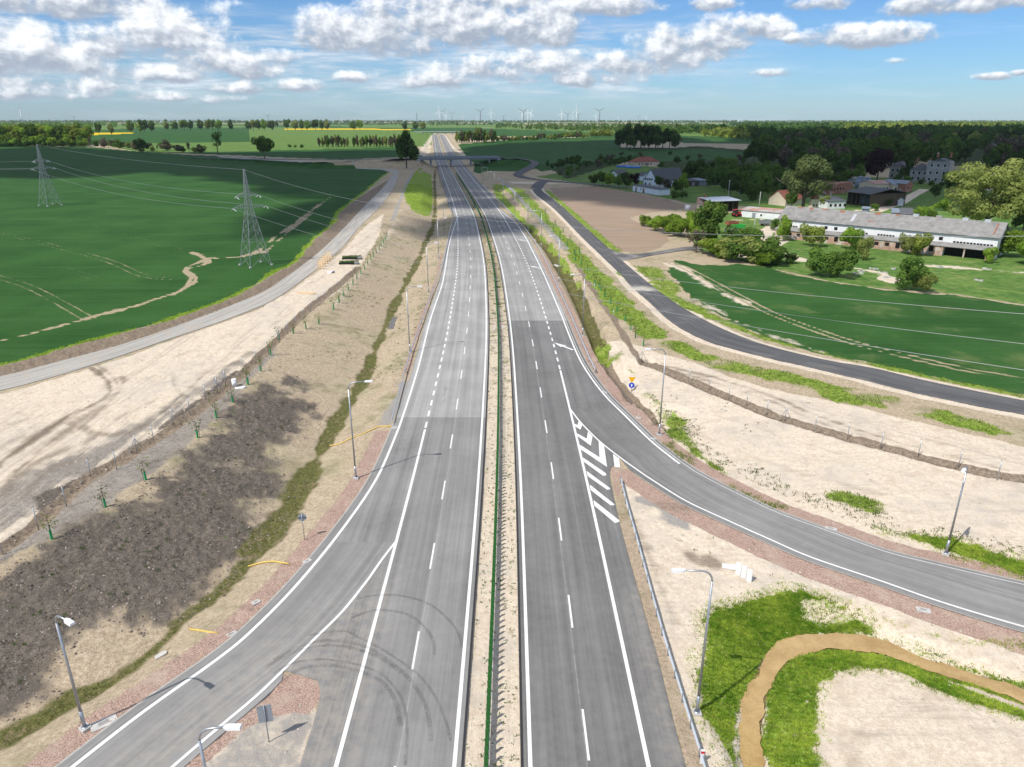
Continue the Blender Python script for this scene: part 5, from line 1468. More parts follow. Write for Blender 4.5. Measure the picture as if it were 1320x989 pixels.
# ------------------------------------------------------------------ buildings
W_WHITE = mat('render_white', (.74, .74, .73), .9, var=.1, scale=.6, col2=(.55, .53, .50), thr=(.62, .75))
W_BLUEW = mat('render_cool_white', (.66, .70, .74), .9, var=.08, scale=.5)
W_CREAM = mat('render_cream', (.62, .52, .38), .9, var=.12, scale=.6)
W_GREYR = mat('render_grey', (.34, .33, .30), .92, var=.25, scale=.5, col2=(.30, .28, .26), thr=(.5, .65))
W_BRICK = mat('old_brick', (.30, .13, .085), .92, var=.3, scale=.9, col2=(.45, .36, .28), thr=(.52, .66))
W_BARNB = mat('barn_brick', (.42, .27, .20), .92, var=.3, scale=.7, col2=(.55, .50, .45), thr=(.48, .6))
W_TIMB = mat('dark_boards', (.10, .075, .05), .9, var=.35, scale=1.2, stretch=(6, 1, .3))
R_GREY = mat('roof_dark_grey', (.10, .105, .115), .85, var=.2, scale=.8)
R_FIBRE = mat('roof_fibre_cement', (.25, .243, .23), .92, var=.22, scale=.7, col2=(.185, .18, .17), thr=(.5, .66))
R_RED = mat('roof_red_tile', (.25, .085, .06), .85, var=.25, scale=.8)
R_METAL = mat('roof_pale_metal', (.62, .64, .66), .4, .4, var=.12, scale=.4, col2=(.45, .40, .36), thr=(.62, .7))
R_PINK = mat('roof_faded_red', (.42, .24, .19), .9, var=.2, scale=.4, col2=(.40, .38, .36), thr=(.48, .58))
R_BLUEG = mat('roof_blue_grey', (.22, .26, .31), .6, .2, var=.2, scale=.5)
M_GLASS = mat('window_glass', (.02, .025, .03), .12, 0, var=.1)
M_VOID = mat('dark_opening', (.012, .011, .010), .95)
M_FRAME = mat('window_frame_white', (.72, .72, .70), .6)
M_DOORB = mat('door_brown', (.16, .09, .05), .6)
M_DOORG = mat('door_grey', (.25, .26, .28), .6)
M_RUST = mat('rust_patch', (.27, .13, .085), .9, var=.3, scale=1.5)
M_REDP = mat('red_machine', (.55, .03, .02), .45, var=.1)
M_GRNP = mat('green_machine', (.03, .42, .07), .5, var=.1)
M_TYREM = mat('tyre', (.02, .02, .02), .9)
M_BLUETARP = mat('blue_tarpaulin', (.03, .14, .48), .5, var=.2, scale=.8)

def house(name, label, cat, A_, B_, depth, h, rh, ridge='x', wall=None, roof=None, wins=(), doors=(), chims=(), group=None, over=.35, zoff=0, frame=True, L=None, open_front=False):
    a = at(*A_); b_ = at(*B_); d = Vector((b_.x - a.x, b_.y - a.y, 0)); L = L or d.length
    z = min(gz(a.x, a.y), gz(b_.x, b_.y)) - .1
    r = empty(name, (a.x, a.y, z), math.atan2(d.y, d.x)); tag(r, label, cat, group)
    D = depth; w = MB()
    if open_front:
        w.box((L / 2, D - .12, h / 2), (L, .24, h)).box((.12, D / 2, h / 2), (.24, D, h)).box((L - .12, D / 2, h / 2), (.24, D, h))
        for k in range(1, 5): w.box((L * k / 5, .15, h / 2), (.28, .28, h))
    else:
        V = [(0, 0, 0), (L, 0, 0), (L, D, 0), (0, D, 0), (0, 0, h), (L, 0, h), (L, D, h), (0, D, h)]
        F = [(0, 1, 5, 4), (1, 2, 6, 5), (2, 3, 7, 6), (3, 0, 4, 7), (4, 5, 6, 7)]
        if rh and ridge == 'x': V += [(0, D / 2, h + rh), (L, D / 2, h + rh)]; F += [(4, 7, 8), (5, 9, 6)]
        if rh and ridge == 'y': V += [(L / 2, 0, h + rh), (L / 2, D, h + rh)]; F += [(4, 5, 8), (6, 7, 9)]
        w.add(V, F)
    w.build('wall', wall, r)
    m = MB(); t_ = .16
    def plate(q):
        q = [Vector(p) for p in q]; n = (q[1] - q[0]).cross(q[2] - q[0]).normalized()
        if n.z < 0: n = -n
        k = len(q); m.add([p + n * .02 for p in q] + [p + n * (t_ + .02) for p in q], [tuple(range(k)), tuple(range(k, 2 * k))] + [(i, (i + 1) % k, (i + 1) % k + k, i + k) for i in range(k)])
    o = over
    if ridge == 'x' and rh:
        s = rh / (D / 2)
        plate([(-o, -o, h - o * s), (L + o, -o, h - o * s), (L + o, D / 2, h + rh), (-o, D / 2, h + rh)]); plate([(-o, D + o, h - o * s), (L + o, D + o, h - o * s), (L + o, D / 2, h + rh), (-o, D / 2, h + rh)])
    elif ridge == 'y' and rh:
        s = rh / (L / 2)
        plate([(-o, -o, h - o * s), (-o, D + o, h - o * s), (L / 2, D + o, h + rh), (L / 2, -o, h + rh)]); plate([(L + o, -o, h - o * s), (L + o, D + o, h - o * s), (L / 2, D + o, h + rh), (L / 2, -o, h + rh)])
    elif ridge == 'hip':
        q = min(L, D) / 2 * .95; e = [(-o, -o, h), (L + o, -o, h), (L + o, D + o, h), (-o, D + o, h)]; r1, r2_ = ((q, D / 2, h + rh), (L - q, D / 2, h + rh)) if L >= D else ((L / 2, q, h + rh), (L / 2, D - q, h + rh))
        if L >= D: plate([e[0], e[1], r2_, r1]); plate([e[2], e[3], r1, r2_]); plate([e[1], e[2], r2_]); plate([e[3], e[0], r1])
        else: plate([e[1], e[2], r2_, r1]); plate([e[3], e[0], r1, r2_]); plate([e[0], e[1], r1]); plate([e[2], e[3], r2_])
    else:   # single slope or flat
        plate([(-o, -o, h + .02), (L + o, -o, h + .02), (L + o, D + o, h + .02 + (rh or .12)), (-o, D + o, h + .02 + (rh or .12))])
    rf = m.build('roof', roof, r)
    def onface(f, u, v, ww, hh, th):
        if f == 'f': return (u, -th / 2 + .0, v), (ww, th, hh)
        if f == 'l': return (-th / 2, u, v), (th, ww, hh)
        if f == 'r': return (L + th / 2, u, v), (th, ww, hh)
    for (f, u, v, ww, hh) in wins:
        if frame:
            c, s = onface(f, u, v, ww + .2, hh + .2, .06); fr = MB().box(c, s).build('window', M_FRAME, r)
            c, s = onface(f, u, v, ww, hh, .10); MB().box(c, s).build('pane', M_GLASS, fr)
        else:
            c, s = onface(f, u, v, ww, hh, .06); MB().box(c, s).build('window_opening', M_VOID, r)
    for (f, u, ww, hh, mt) in doors:
        c, s = onface(f, u, hh / 2 + .05, ww, hh, .08); MB().box(c, s).build('door', mt, r)
    for (x, y, zt_, s) in chims: MB().box((x, y, zt_ - .9), (s, s, 2.2)).box((x, y, zt_ + .2), (s + .15, s + .15, .15)).build('chimney', W_BRICK, rf)
    return r, L, D, rf

# the long derelict barn
r, L, D, rf = house('barn', 'long derelict white barn with weathered grey roof and brick lower storey', 'barn', (1002, 305), (1281, 335.5), 11.5, 6.2, 3.3, 'x', W_WHITE, R_FIBRE, over=.5,
    wins=[('f', L0, 4.55, 1.0, .9) for L0 in (15, 18, 43.5, 47)], frame=False)
ax = lambda f: L * f
m = MB(); s_ = 1.1
m.add([(-.2, -2.6, 2.75), (L + .2, -2.6, 2.75), (L + .2, .0, 3.5), (-.2, .0, 3.5), (-.2, -2.6, 2.9), (L + .2, -2.6, 2.9), (L + .2, .0, 3.68), (-.2, .0, 3.68)], [(0, 3, 2, 1), (4, 5, 6, 7), (0, 1, 5, 4), (1, 2, 6, 5), (2, 3, 7, 6), (3, 0, 4, 7)])
m.build('lean_to_roof', R_FIBRE, r)
b = MB(); b.box((L * .40, -2.25, 1.4), (L * .80, .25, 2.8)); b.box((L * .985, -2.25, 1.4), (L * .03, .25, 2.8)); b.box((L * .885, -2.22, 1.4), (.35, .3, 2.8)); b.box((.1, -1.2, 1.4), (.25, 2.2, 2.8)); b.box((L - .1, -1.2, 1.4), (.25, 2.2, 2.8))
b.build('brick_wall', W_BARNB, r)
MB().box((L * .9, -.1, 1.3), (L * .2, .1, 2.6)).build('bay_back', M_VOID, r)
for k in range(16):
    x = L * (.03 + .048 * k)
    MB().box((x, -2.39, 1.75 + .1 * math.sin(k * 3.1)), (1.15, .06, .95 if k % 3 else 1.5)).build('window_opening', M_VOID, r)
for x0, n in ((2.5, 5), (9.0, 5), (23, 6), (30.5, 6), (37, 4), (50.5, 8), (57, 7)):
    for k in range(n): 
        if x0 + .82 * k < L - 1: MB().box((x0 + .82 * k, -.03, 3.98), (.62, .06, .42)).build('strip_window', M_VOID, r)
for k, f in enumerate((.63, .73, .84, .93)): MB().box((L * f, D / 2, 9.75), (1.5, 1.1, .7)).build('ridge_vent', R_METAL, rf)
def roofpatch(f, g, w_, d_, mt):
    y = D / 2 * g; z = 6.2 + 3.3 * g + .22; sl = math.atan2(3.3, D / 2)
    MB().box((L * f, y, z), (w_, d_, .05), 0, Matrix.Rotation(sl, 3, 'X')).build('roof_patch', mt, rf)
for f, g, w_, d_, mt in ((.07, .9, 1.6, .8, M_RUST), (.13, .88, 1.1, 1.0, M_RUST), (.20, .92, 1.8, .7, M_RUST), (.29, .86, 1.7, 1.1, M_RUST), (.46, .9, 1.6, 1.2, M_RUST), (.55, .93, 1.2, .8, M_RUST), (.45, .3, 1.6, .5, M_RUST), (.36, .45, .9, 3.6, R_METAL), (.975, .5, .4, 5, M_RUST)): roofpatch(f, g, w_, d_, mt)
MB().box((L + .03, D * .5, 4.2), (.06, 2.2, 2.0)).build('window_opening', M_VOID, r); MB().box((L + .03, D * .5, 1.5), (.06, 2.6, 2.6)).build('doorway', M_VOID, r)

house('house', 'white house with steep dark gable roof behind the low white shed', 'house', (829, 240.5), (846, 242), 26, 3.6, 6.2, 'y', W_BLUEW, R_GREY, wins=[('f', 1.6 + 1.45 * k, 4.4, 1.0, 1.0) for k in range(4)] + [('f', 1.6, 1.7, 1.1, 1.2), ('r', 4, 1.8, 1.2, 1.2), ('r', 10, 1.8, 1.2, 1.2), ('r', 16, 1.8, 1.2, 1.2)], doors=[('f', 4.6, 1.1, 2.2, M_DOORB)], chims=[(4.2, 5, 10, .8)])
house('shed', 'low white shed with grey flat roof and brown doors at the ploughed field edge', 'shed', (815.5, 246.5), (849, 252), 6.5, 3.0, .3, None, W_BLUEW, R_GREY, wins=[('f', 8.5, 1.9, .9, .8)], doors=[('f', 3.6, 1.4, 2.3, M_DOORB), ('f', 11.2, 1.6, 2.3, M_DOORB)])
house('bungalow', 'cream bungalow with red hipped roof beside the blue tarpaulins', 'house', (821, 214.5), (850, 213.5), 12, 3.2, 3.6, 'hip', W_CREAM, R_RED, wins=[('f', 2.2 + 3.0 * k, 1.7, 1.3, 1.4) for k in range(5)], doors=[('f', 9.9, 1.1, 2.2, M_DOORB)])
for i, (q0, q1, lb) in enumerate((((798, 216), (810, 215.5), 'left'), ((810.5, 217), (822, 216.3), 'right'))):
    a = at(*q0); b_ = at(*q1); o = MB().box((0, 0, .5), ((b_ - a).length, 11, .9)).build('tarpaulin_cover', M_BLUETARP); o.location = ((a.x + b_.x) / 2, a.y + 5, gz(a.x, a.y)); tag(o, f'blue tarpaulin covered heap in front of the red roofed bungalow, {lb} one', 'tarpaulin')
house('shed', 'small white shed with dark overhanging roof among bushes left of the gabled house', 'shed', (795, 228), (806, 227.5), 6, 2.8, 1.6, 'x', W_WHITE, R_GREY, wins=[('f', 2, 1.6, .9, .9)], over=1.2)
house('annex', 'low annex with pale wall beside the gabled white house', 'annex', (821, 232.5), (829, 233), 7, 3.0, 1.8, 'x', W_BLUEW, R_GREY, wins=[('f', 1.5, 1.6, .9, .9)])
house('shed', 'dark sheet metal shed under trees right of the gabled house', 'shed', (889, 240), (899, 240), 7, 2.8, .8, None, W_TIMB, R_GREY, doors=[('f', 2, 1.6, 2.2, M_DOORG)])
house('shed', 'grey blue sheet metal shed beside the dark one under trees', 'shed', (901, 240), (911, 239.5), 7, 3, .9, None, R_BLUEG, R_BLUEG, doors=[('f', 2, 1.6, 2.2, M_DOORG)])
house('cottage', 'low pinkish cottage with brick chimney behind the bright bushes', 'cottage', (898, 271.5), (911, 272), 7, 3.2, 2.0, 'x', W_CREAM, R_PINK, wins=[('f', 1.4, 1.8, .9, .9), ('l', 3, 1.8, .9, .9)], chims=[(2.6, 3.5, 6.3, .7)])
house('machine_shed', 'open machine shed with pale metal roof beside the red tractor', 'shed', (917, 274), (951, 272.5), 8, 4.4, .7, None, W_TIMB, R_METAL, open_front=True, over=.8)
house('outbuilding', 'long low white outbuilding with faded red roof at the barn end', 'outbuilding', (955, 279.5), (1005, 284), 7, 2.7, .6, None, W_WHITE, R_PINK, wins=[('f', 8, 1.4, .7, .7)], doors=[('f', 5.2, 1.4, 2, M_DOORG)])
# machines in the yard
def wheel(q, rad, w_, par, name='wheel'):
    o = MB().disc((q[0], q[1] - w_ / 2, q[2]), rad, w_, (0, 1, 0), 14).build(name, M_TYREM, par); MB().disc((q[0], q[1] - w_ / 2 - .02, q[2]), rad * .5, w_ + .04, (0, 1, 0), 10).build('rim', M_REDP if name == 'wheel' else M_GALVD, o)
p = at(949, 279.5); r = empty('tractor', (p.x, p.y, gz(p.x, p.y)), R(20)); tag(r, 'red tractor parked at the end of the long white outbuilding', 'tractor')
MB().box((1.2, 0, 1.35), (2.0, 1.0, .9)).box((2.1, 0, 1.1), (.3, .9, .5)).build('hood', M_REDP, r)
cb = MB().box((-.5, 0, 1.1), (1.5, 1.3, .5)).box((-.5, 0, 2.75), (1.7, 1.6, .12)).build('cab', M_REDP, r); MB().box((-.5, 0, 2.0), (1.4, 1.35, 1.35)).build('cab_glass', M_GLASS, cb)
for y in (-.85, .85): wheel((-.7, y, .85), .85, .45, r)
for y in (-.75, .75): wheel((1.8, y, .55), .55, .32, r)
MB().bar((1.6, -.5, 1.2), (3.4, -.5, 2.2), .16).bar((1.6, .5, 1.2), (3.4, .5, 2.2), .16).box((3.6, 0, 2.1), (.5, 1.8, .6)).build('front_loader', M_REDP, r)
def trailer(q, rz, col, label, cat='trailer', name='farm_trailer', s=1.0):
    p = at(*q); r = empty(name, (p.x, p.y, gz(p.x, p.y)), R(rz), s); tag(r, label, cat)
    b = MB(); b.box((0, 0, .95), (4.2, 2.1, .15)); [b.box((x, y, 1.45), sz) for x, y, sz in ((0, -1.02, (4.2, .08, .9)), (0, 1.02, (4.2, .08, .9)), (-2.06, 0, (.08, 2.1, .9)), (2.06, 0, (.08, 2.1, .9)))]
    b.build('load_bed', col, r); MB().bar((2.1, 0, .75), (3.6, 0, .5), .12).build('drawbar', M_GALVD, r)
    for x in (-.7, .5):
        for y in (-.95, .95): wheel((x, y, .45), .45, .28, r, 'trailer_wheel')
trailer((986, 291), 10, M_GALVD, 'dark grey farm trailer standing on the grass left of the barn')
trailer((951, 297), 15, M_GRNP, 'bright green farm trailer behind the dark bushes')
trailer((942, 302), -10, mat('pale_blue_machine', (.40, .55, .62), .5), 'pale blue farm trailer beside the bright green one')
trailer((943, 292.5), 20, mat('rusty_machine', (.30, .10, .06), .7), 'rusty red farm trailer behind the bright green one')
def pole(q, hpx, label, lampy=False):
    p = at(*q); z = gz(p.x, p.y); H = hpx * mpp(p); r = empty('utility_pole', (p.x, p.y, z)); tag(r, label, 'utility pole')
    MB().tube([(0, 0, -.3), (0, 0, H)], [.16, .1], 8).build('shaft', M_CONC, r, True)
    if lampy: MB().box((0, -.2, H), (.7, .5, .25)).build('floodlight', M_HEAD, r)
    else: MB().box((0, 0, H - .4), (1.5, .1, .1)).build('crossbar', M_GALVD, r)
pole((938, 259), 25, 'concrete pole with pale floodlight above the open machine shed', True)
pole((952.5, 254), 18, 'thin utility pole just right of the floodlight pole')
pole((978, 270), 22, 'braced utility pole behind the long white outbuilding')
pole((972, 296), 22, 'utility pole on the grass between the barn and the dark trailer')
pole((1069, 263), 16, 'short utility pole beside the dark open hay barn')
# ruins and the village behind the barn
p = at(1049, 276); r = empty('ruined_tower', (p.x, p.y, gz(p.x, p.y)), 0, .68); tag(r, 'cream ruined tower stump with red brick top behind the barn roof', 'ruin')
MB().box((0, 2, 4.2), (4.2, 4, 8.4)).box((-1.6, 2, 2), (2.6, 4, 4.5), .2).build('wall', W_CREAM, r); MB().box((0, 2, 9.3), (3.2, 3.2, 1.6), .3).box((.4, 2, 10.2), (1.8, 2, .9), .7).build('brick_top', M_RUST, r)
for x in (-.8, .8): MB().box((x, -.03, 5), (.7, .06, 1.2)).build('window_opening', M_VOID, r)
house('house', 'small red roofed house half hidden behind the big poplar', 'house', (1012, 266), (1034, 264), 9, 3, 3.4, 'x', W_CREAM, R_RED, wins=[('f', 2, 1.6, 1, 1)])
house('cottage', 'low grey cottage with white front left of the hay barn', 'cottage', (1066, 269.5), (1089, 269), 7, 3.2, 1.2, None, W_WHITE, R_GREY, wins=[('f', 1.5 + 2.2 * k, 1.6, 1, 1.1) for k in range(4)], frame=False)
house('hay_barn', 'dark open hay barn with wide grey roof in the village', 'barn', (1091, 263), (1120, 267), 20, 5.5, 1.8, 'x', W_TIMB, R_GREY, over=.8, open_front=True)
house('shed', 'pale blue sheet metal shed joined to the hay barn', 'shed', (1121, 263.5), (1132, 261.5), 8, 3.6, .6, None, R_BLUEG, R_BLUEG, doors=[('f', 2, 2.0, 2.6, M_DOORG)])
house('brick_ruin', 'roofless red brick ruin right of the big poplar', 'ruin', (1068, 251.5), (1098, 247.5), 14, 5.0, .3, None, W_BRICK, W_BRICK, wins=[('f', 3 + 3.2 * k, 2.6, 1.2, 1.2) for k in range(5)], frame=False, over=-.4)
house('outbuilding', 'long pale low building behind the red brick ruin', 'outbuilding', (1084, 240), (1113, 241), 9, 4.0, .8, None, W_GREYR, R_FIBRE, wins=[('f', 3 + 3.4 * k, 2, 1.1, 1) for k in range(5)], frame=False)
for i, (q, lb) in enumerate((((1107, 243), 'left'), ((1116, 244), 'right'))):
    p = at(*q); r = empty('silo', (p.x, p.y, gz(p.x, p.y))); tag(r, f'grey blue silo beside the village outbuildings, {lb} of the pair', 'silo')
    MB().tube([(0, 0, 0), (0, 0, 5.6)], 2.0, 16).build('body', R_BLUEG, r, True); MB().tube([(0, 0, 5.6), (0, 0, 6.8)], [2.05, .3], 16).build('cone_roof', R_BLUEG, r, True)
house('house', 'cream village house with white porch below the purple beech', 'house', (1126, 248), (1147, 247), 10, 4.2, 1.5, 'x', W_CREAM, R_PINK, wins=[('f', 2 + 2.5 * k, 1.8, 1.2, 1.3) for k in range(5)])
house('house', 'village house with blue metal roof beside the village road', 'house', (1150, 247.5), (1166, 247), 9, 3.8, 1.5, 'x', W_CREAM, R_BLUEG, wins=[('f', 2 + 2.5 * k, 1.7, 1.2, 1.2) for k in range(3)])
house('house', 'brick fronted house with blue roof nearest the manor', 'house', (1166, 248), (1175, 247), 12, 4.4, 1.4, 'y', W_BRICK, R_BLUEG, wins=[('f', 2.2, 2, 1.2, 1.3)])
house('hut', 'tiny white hut on the village green beside the road', 'hut', (1157, 265.5), (1164, 265.5), 4, 2.3, .9, 'y', W_WHITE, W_WHITE)
house('shed', 'dark flat shed showing just behind the barn ridge', 'shed', (1148, 285), (1158, 285.5), 6, 3.2, 1.2, 'x', R_BLUEG, R_BLUEG)
house('shed', 'grey gabled shed beside the dark flat one behind the barn ridge', 'shed', (1160, 286), (1174, 286.5), 6, 3.0, 1.8, 'x', W_GREYR, R_GREY)
house('shed', 'low dark hut behind the barn ridge near the village road', 'shed', (1110, 278.5), (1119, 279), 4, 2.8, .4, None, R_BLUEG, R_BLUEG)
r, L, D, rf = house('manor_house', 'grey derelict manor with mansard roof below the dark wood', 'manor', (1171, 234), (1193, 235), 14, 7.0, 3.6, 'hip', W_GREYR, R_GREY, wins=[('f', 2 + 3.1 * k, v, 1.2, 1.7) for k in range(5) for v in (2.2, 5.4)])
b = MB(); b.box((L + 6, 2, 6.0), (12, 16, 12.2)).box((L + 6, -2, 12.4), (12.6, 9, .5)).build('tower_wing', W_GREYR, r); MB().add([(L - .3, -6.2, 12.3), (L + 12.3, -6.2, 12.3), (L + 6, -6.2, 14.2), (L - .3, 10, 12.3), (L + 12.3, 10, 12.3), (L + 6, 10, 14.2)], [(0, 1, 2), (3, 5, 4), (0, 2, 5, 3), (1, 4, 5, 2)]).build('pediment_roof', R_GREY, r)
for k in range(3):
    for v in (2.4, 6.2, 10.4):
        o = MB().box((L + 2.5 + 3.5 * k, -6.03, v), (1.5, .06, 2.0)).build('window', M_FRAME, r); MB().box((L + 2.5 + 3.5 * k, -6.05, v), (1.2, .1, 1.7)).build('pane', M_GLASS, o)
for x in (2, 9, L + 3, L + 10): MB().box((x, 6, 12.5 if x < L else 16), (1, 1, 3)).build('chimney', W_BRICK, rf)
house('manor_wing', 'pale manor wing seen between the purple beech and the dark conifer', 'manor', (1145, 231), (1161, 232), 10, 8.5, 2.5, 'hip', W_GREYR, R_GREY, wins=[('f', 2 + 2.8 * k, v, 1.2, 1.7) for k in range(4) for v in (2.4, 5.8)])
house('house', 'distant roof with white wall at the left edge of the wood', 'house', (1006, 193.5), (1022, 194.5), 12, 5, 4, 'x', W_WHITE, R_GREY, wins=[('f', 3, 2, 1.5, 1.5)])
house('house', 'distant pinkish house roof inside the right wood', 'house', (1268, 188), (1290, 188), 12, 8, 5, 'hip', W_GREYR, R_PINK, wins=[('f', 4 + 5 * k, 4, 2, 2) for k in range(3)])
p = at(886, 271); o = MB().tube([(0, 0, 0), (0, 0, 2.0)], 1.1, 14).build('water_tank', W_WHITE, None, True); o.location = (p.x, p.y, gz(p.x, p.y)); tag(o, 'squat white tank at the ploughed field corner', 'tank')
# rubble round the barn
for i, q in enumerate([(1138,352),(1126,347),(1150,347),(1106,353),(1142,358),(1270,347),(1262,362),(1214,345),(1172,346),(1112,350)]):
    p = at(*q); b = MB(); rr = random.Random(i)
    for k in range(4): b.box((rr.uniform(-.8, .8), rr.uniform(-.5, .5), .1), (rr.uniform(.5, 1.4), rr.uniform(.4, .9), .3), rr.uniform(0, 3))
    o = b.build('rubble_heap', M_CONC); o.location = (p.x, p.y, gz(p.x, p.y)); tag(o, 'low heap of broken concrete on the grass before the barn', 'rubble', 'rubble heaps before the barn')
# ------------------------------------------------------------------ trees
LM = {
 'dark': leafmat('leaf_dark', (.038, .080, .018), (.105, .185, .045), .35), 'mid': leafmat('leaf_mid', (.062, .13, .024), (.175, .275, .055), .45),
 'bright': leafmat('leaf_bright', (.13, .24, .026), (.33, .46, .065), .5), 'yellow': leafmat('leaf_yellowish', (.17, .23, .035), (.36, .41, .09), .45),
 'olive': leafmat('leaf_olive', (.16, .20, .045), (.38, .42, .13), .5), 'brown': leafmat('leaf_bare', (.085, .08, .05), (.21, .185, .12), .35), 'purple': leafmat('leaf_purple', (.014, .008, .011), (.045, .023, .03), .15),
 'pop': leafmat('leaf_poplar', (.08, .125, .04), (.23, .285, .11), .4)}
def crown_mesh(name, seed, n, leaf, rad=(.36, .36, .42), cz=.58, lobes=14, lr=(.26, .42), top=0.0):
    """leaf cards spread through a crown built of uneven lobes, unit tree height 1"""
    r2 = np.random.default_rng(seed)
    C = r2.normal(size=(lobes, 3)); C /= np.linalg.norm(C, axis=1, keepdims=True); C *= r2.uniform(.25, .78, (lobes, 1)); C[:, 2] = C[:, 2] * .95
    LR = r2.uniform(*lr, lobes)
    k = r2.choice(lobes, n, p=LR ** 2 / (LR ** 2).sum())
    d = r2.normal(size=(n, 3)); d /= np.linalg.norm(d, axis=1, keepdims=True); d[:, 2] += .15
    pts = C[k] + d * (LR[k] * r2.uniform(.55, 1.06, n) ** .6)[:, None]
    if top:                                   # taper towards the tip
        f = 1 - top * np.clip(pts[:, 2:3], -1, 1); pts[:, :2] *= np.clip(f, .15, 2)
    pts = pts * np.array(rad) + np.array((0, 0, cz))
    v, f = leaf_quads(pts, leaf, r2, d, .62)
    me = bpy.data.meshes.new(name)
    me.vertices.add(len(v)); me.vertices.foreach_set('co', v.astype(np.float32).ravel())
    me.loops.add(f.size); me.loops.foreach_set('vertex_index', f.astype(np.int32).ravel())
    me.polygons.add(len(f)); me.polygons.foreach_set('loop_start', np.arange(0, f.size, 4, dtype=np.int32)); me.polygons.foreach_set('loop_total', np.full(len(f), 4, np.int32))
    me.update(calc_edges=True); me.materials.append(LM['mid'])
    return me
def trunk_mesh(name, seed, h=.5, r0=.022, limbs=5, spread=.22, z0=.22):
    rr = random.Random(seed); b = MB()
    b.tube([(0, 0, -.03), (rr.uniform(-.01, .01), rr.uniform(-.01, .01), h * .5), (rr.uniform(-.03, .03), rr.uniform(-.03, .03), h * 1.25)], [r0, r0 * .75, r0 * .25], 7)
    for k in range(limbs):
        a = k * 6.28 / limbs + rr.uniform(-.4, .4); z = z0 + rr.uniform(0, .2); L = spread * rr.uniform(.7, 1.2)
        b.tube([(0, 0, z), (math.cos(a) * L * .5, math.sin(a) * L * .5, z + .1), (math.cos(a) * L, math.sin(a) * L, z + .27)], [r0 * .5, r0 * .32, r0 * .12], 5)
    me = bpy.data.meshes.new(name); me.from_pydata(b.v, [], b.f); me.update(); me.materials.append(M_BARK); return me
CROWN = {'round': [crown_mesh('crown', 20 + i, 2600, .038, rad=(.38, .38, .46), cz=.53, lobes=15) for i in range(4)], 'far': [crown_mesh('crown', 40 + i, 750, .065, rad=(.42, .42, .50), cz=.49, lobes=11) for i in range(4)],
         'tall': [crown_mesh('crown', 50 + i, 1300, .045, rad=(.26, .26, .50), cz=.50, lobes=14) for i in range(2)], 'sparse': [crown_mesh('crown', 60 + i, 700, .03, rad=(.3, .3, .42), cz=.58, lobes=16, lr=(.14, .26)) for i in range(2)],
         'bush': [crown_mesh('bush', 70 + i, 2200, .045, rad=(.55, .55, .50), cz=.44, lobes=11) for i in range(3)], 'hedge': [crown_mesh('bush', 80 + i, 800, .075, rad=(.62, .55, .5), cz=.45, lobes=9) for i in range(3)],
         'cone': [crown_mesh('crown', 90 + i, 900, .055, rad=(.27, .27, .48), cz=.52, lobes=12, top=.75) for i in range(2)],
         'big': [crown_mesh('crown', 95, 9000, .020, rad=(.42, .42, .45), cz=.56, lobes=34, lr=(.16, .30)), crown_mesh('crown', 96, 11000, .021, rad=(.78, .62, .44), cz=.54, lobes=46, lr=(.13, .25))]}
TRUNK = [trunk_mesh('trunk', i) for i in range(3)]
TRUNKB = trunk_mesh('trunk', 9, .6, .03, 9, .42, .18)
def set_mat(o, key):
    o.material_slots[0].link = 'OBJECT'; o.material_slots[0].material = LM[key]
_tn = [0]
def tree(q, hpx, shape, key, label, cat='tree', group=None, name='broadleaf_tree', wide=1.0, world=None, hm=None):
    p = world if world is not None else at(*q)
    z = gz(p.x, p.y); H = hm if hm else hpx * mpp(p) * 1.04
    k = _tn[0]; _tn[0] += 1; rr = random.Random(k * 7 + 1)
    s = (H * wide, H * wide, H)
    if shape in ('bush', 'hedge'):
        o = bpy.data.objects.new(name if name != 'broadleaf_tree' else 'bush', CROWN[shape][k % 3]); link(o); set_mat(o, key)
        o.location = (p.x, p.y, z - .02 * H); s = tuple(q * (1.2 if shape == 'bush' else 1.0) for q in s); o.scale = s; o.rotation_euler = (0, 0, rr.uniform(0, 6.28)); return tag(o, label, cat, group)
    r = empty(name, (p.x, p.y, z - .1), rr.uniform(0, 6.28), s); tag(r, label, cat, group)
    c = bpy.data.objects.new('crown', CROWN[shape][k % len(CROWN[shape])]); link(c, r); set_mat(c, key)
    link(bpy.data.objects.new('trunk', TRUNKB if shape == 'big' else TRUNK[k % 3]), r)
    return r
# ---- single trees by the left fields
tree((281,199.5), 30, 'sparse', 'mid', 'sparse tree with bare limbs standing at the far edge of the left field', wide=1.1)
tree((341.5,205), 32, 'round', 'mid', 'rounded green tree where the gravel path leaves the left field', wide=1.15)
tree((183,196), 16, 'bush', 'dark', 'single dark round bush at the far edge of the left field', 'bush', wide=1.0)
tree((524,217), 47, 'round', 'dark', 'tall dark green tree beside the approach to the overbridge', wide=.9)
for i, (x, h) in enumerate([(-14,27),(-3,25),(6,28),(16,26),(26,29),(35,27),(45,29),(54,26),(63,28),(72,29),(82,28),(91,26),(101,29),(110,24)]):
    tree((x, 188.5), h, 'round', ['yellow', 'bright', 'mid', 'bright'][i % 4], f'leafy tree in the dense left tree belt, {ORD[i]} from the left edge', group='trees of the left tree belt', wide=1.25)
for i in range(15): tree((-12 + i * 9 + rng.uniform(-2, 2), 187 + rng.uniform(-.5, .5)), rng.uniform(23, 28), 'round', ['bright', 'mid', 'bright', 'yellow'][i % 4], f'leafy tree at the back of the dense left tree belt, {ORD[i]} from the left edge', group='back trees of the left tree belt', wide=1.3)
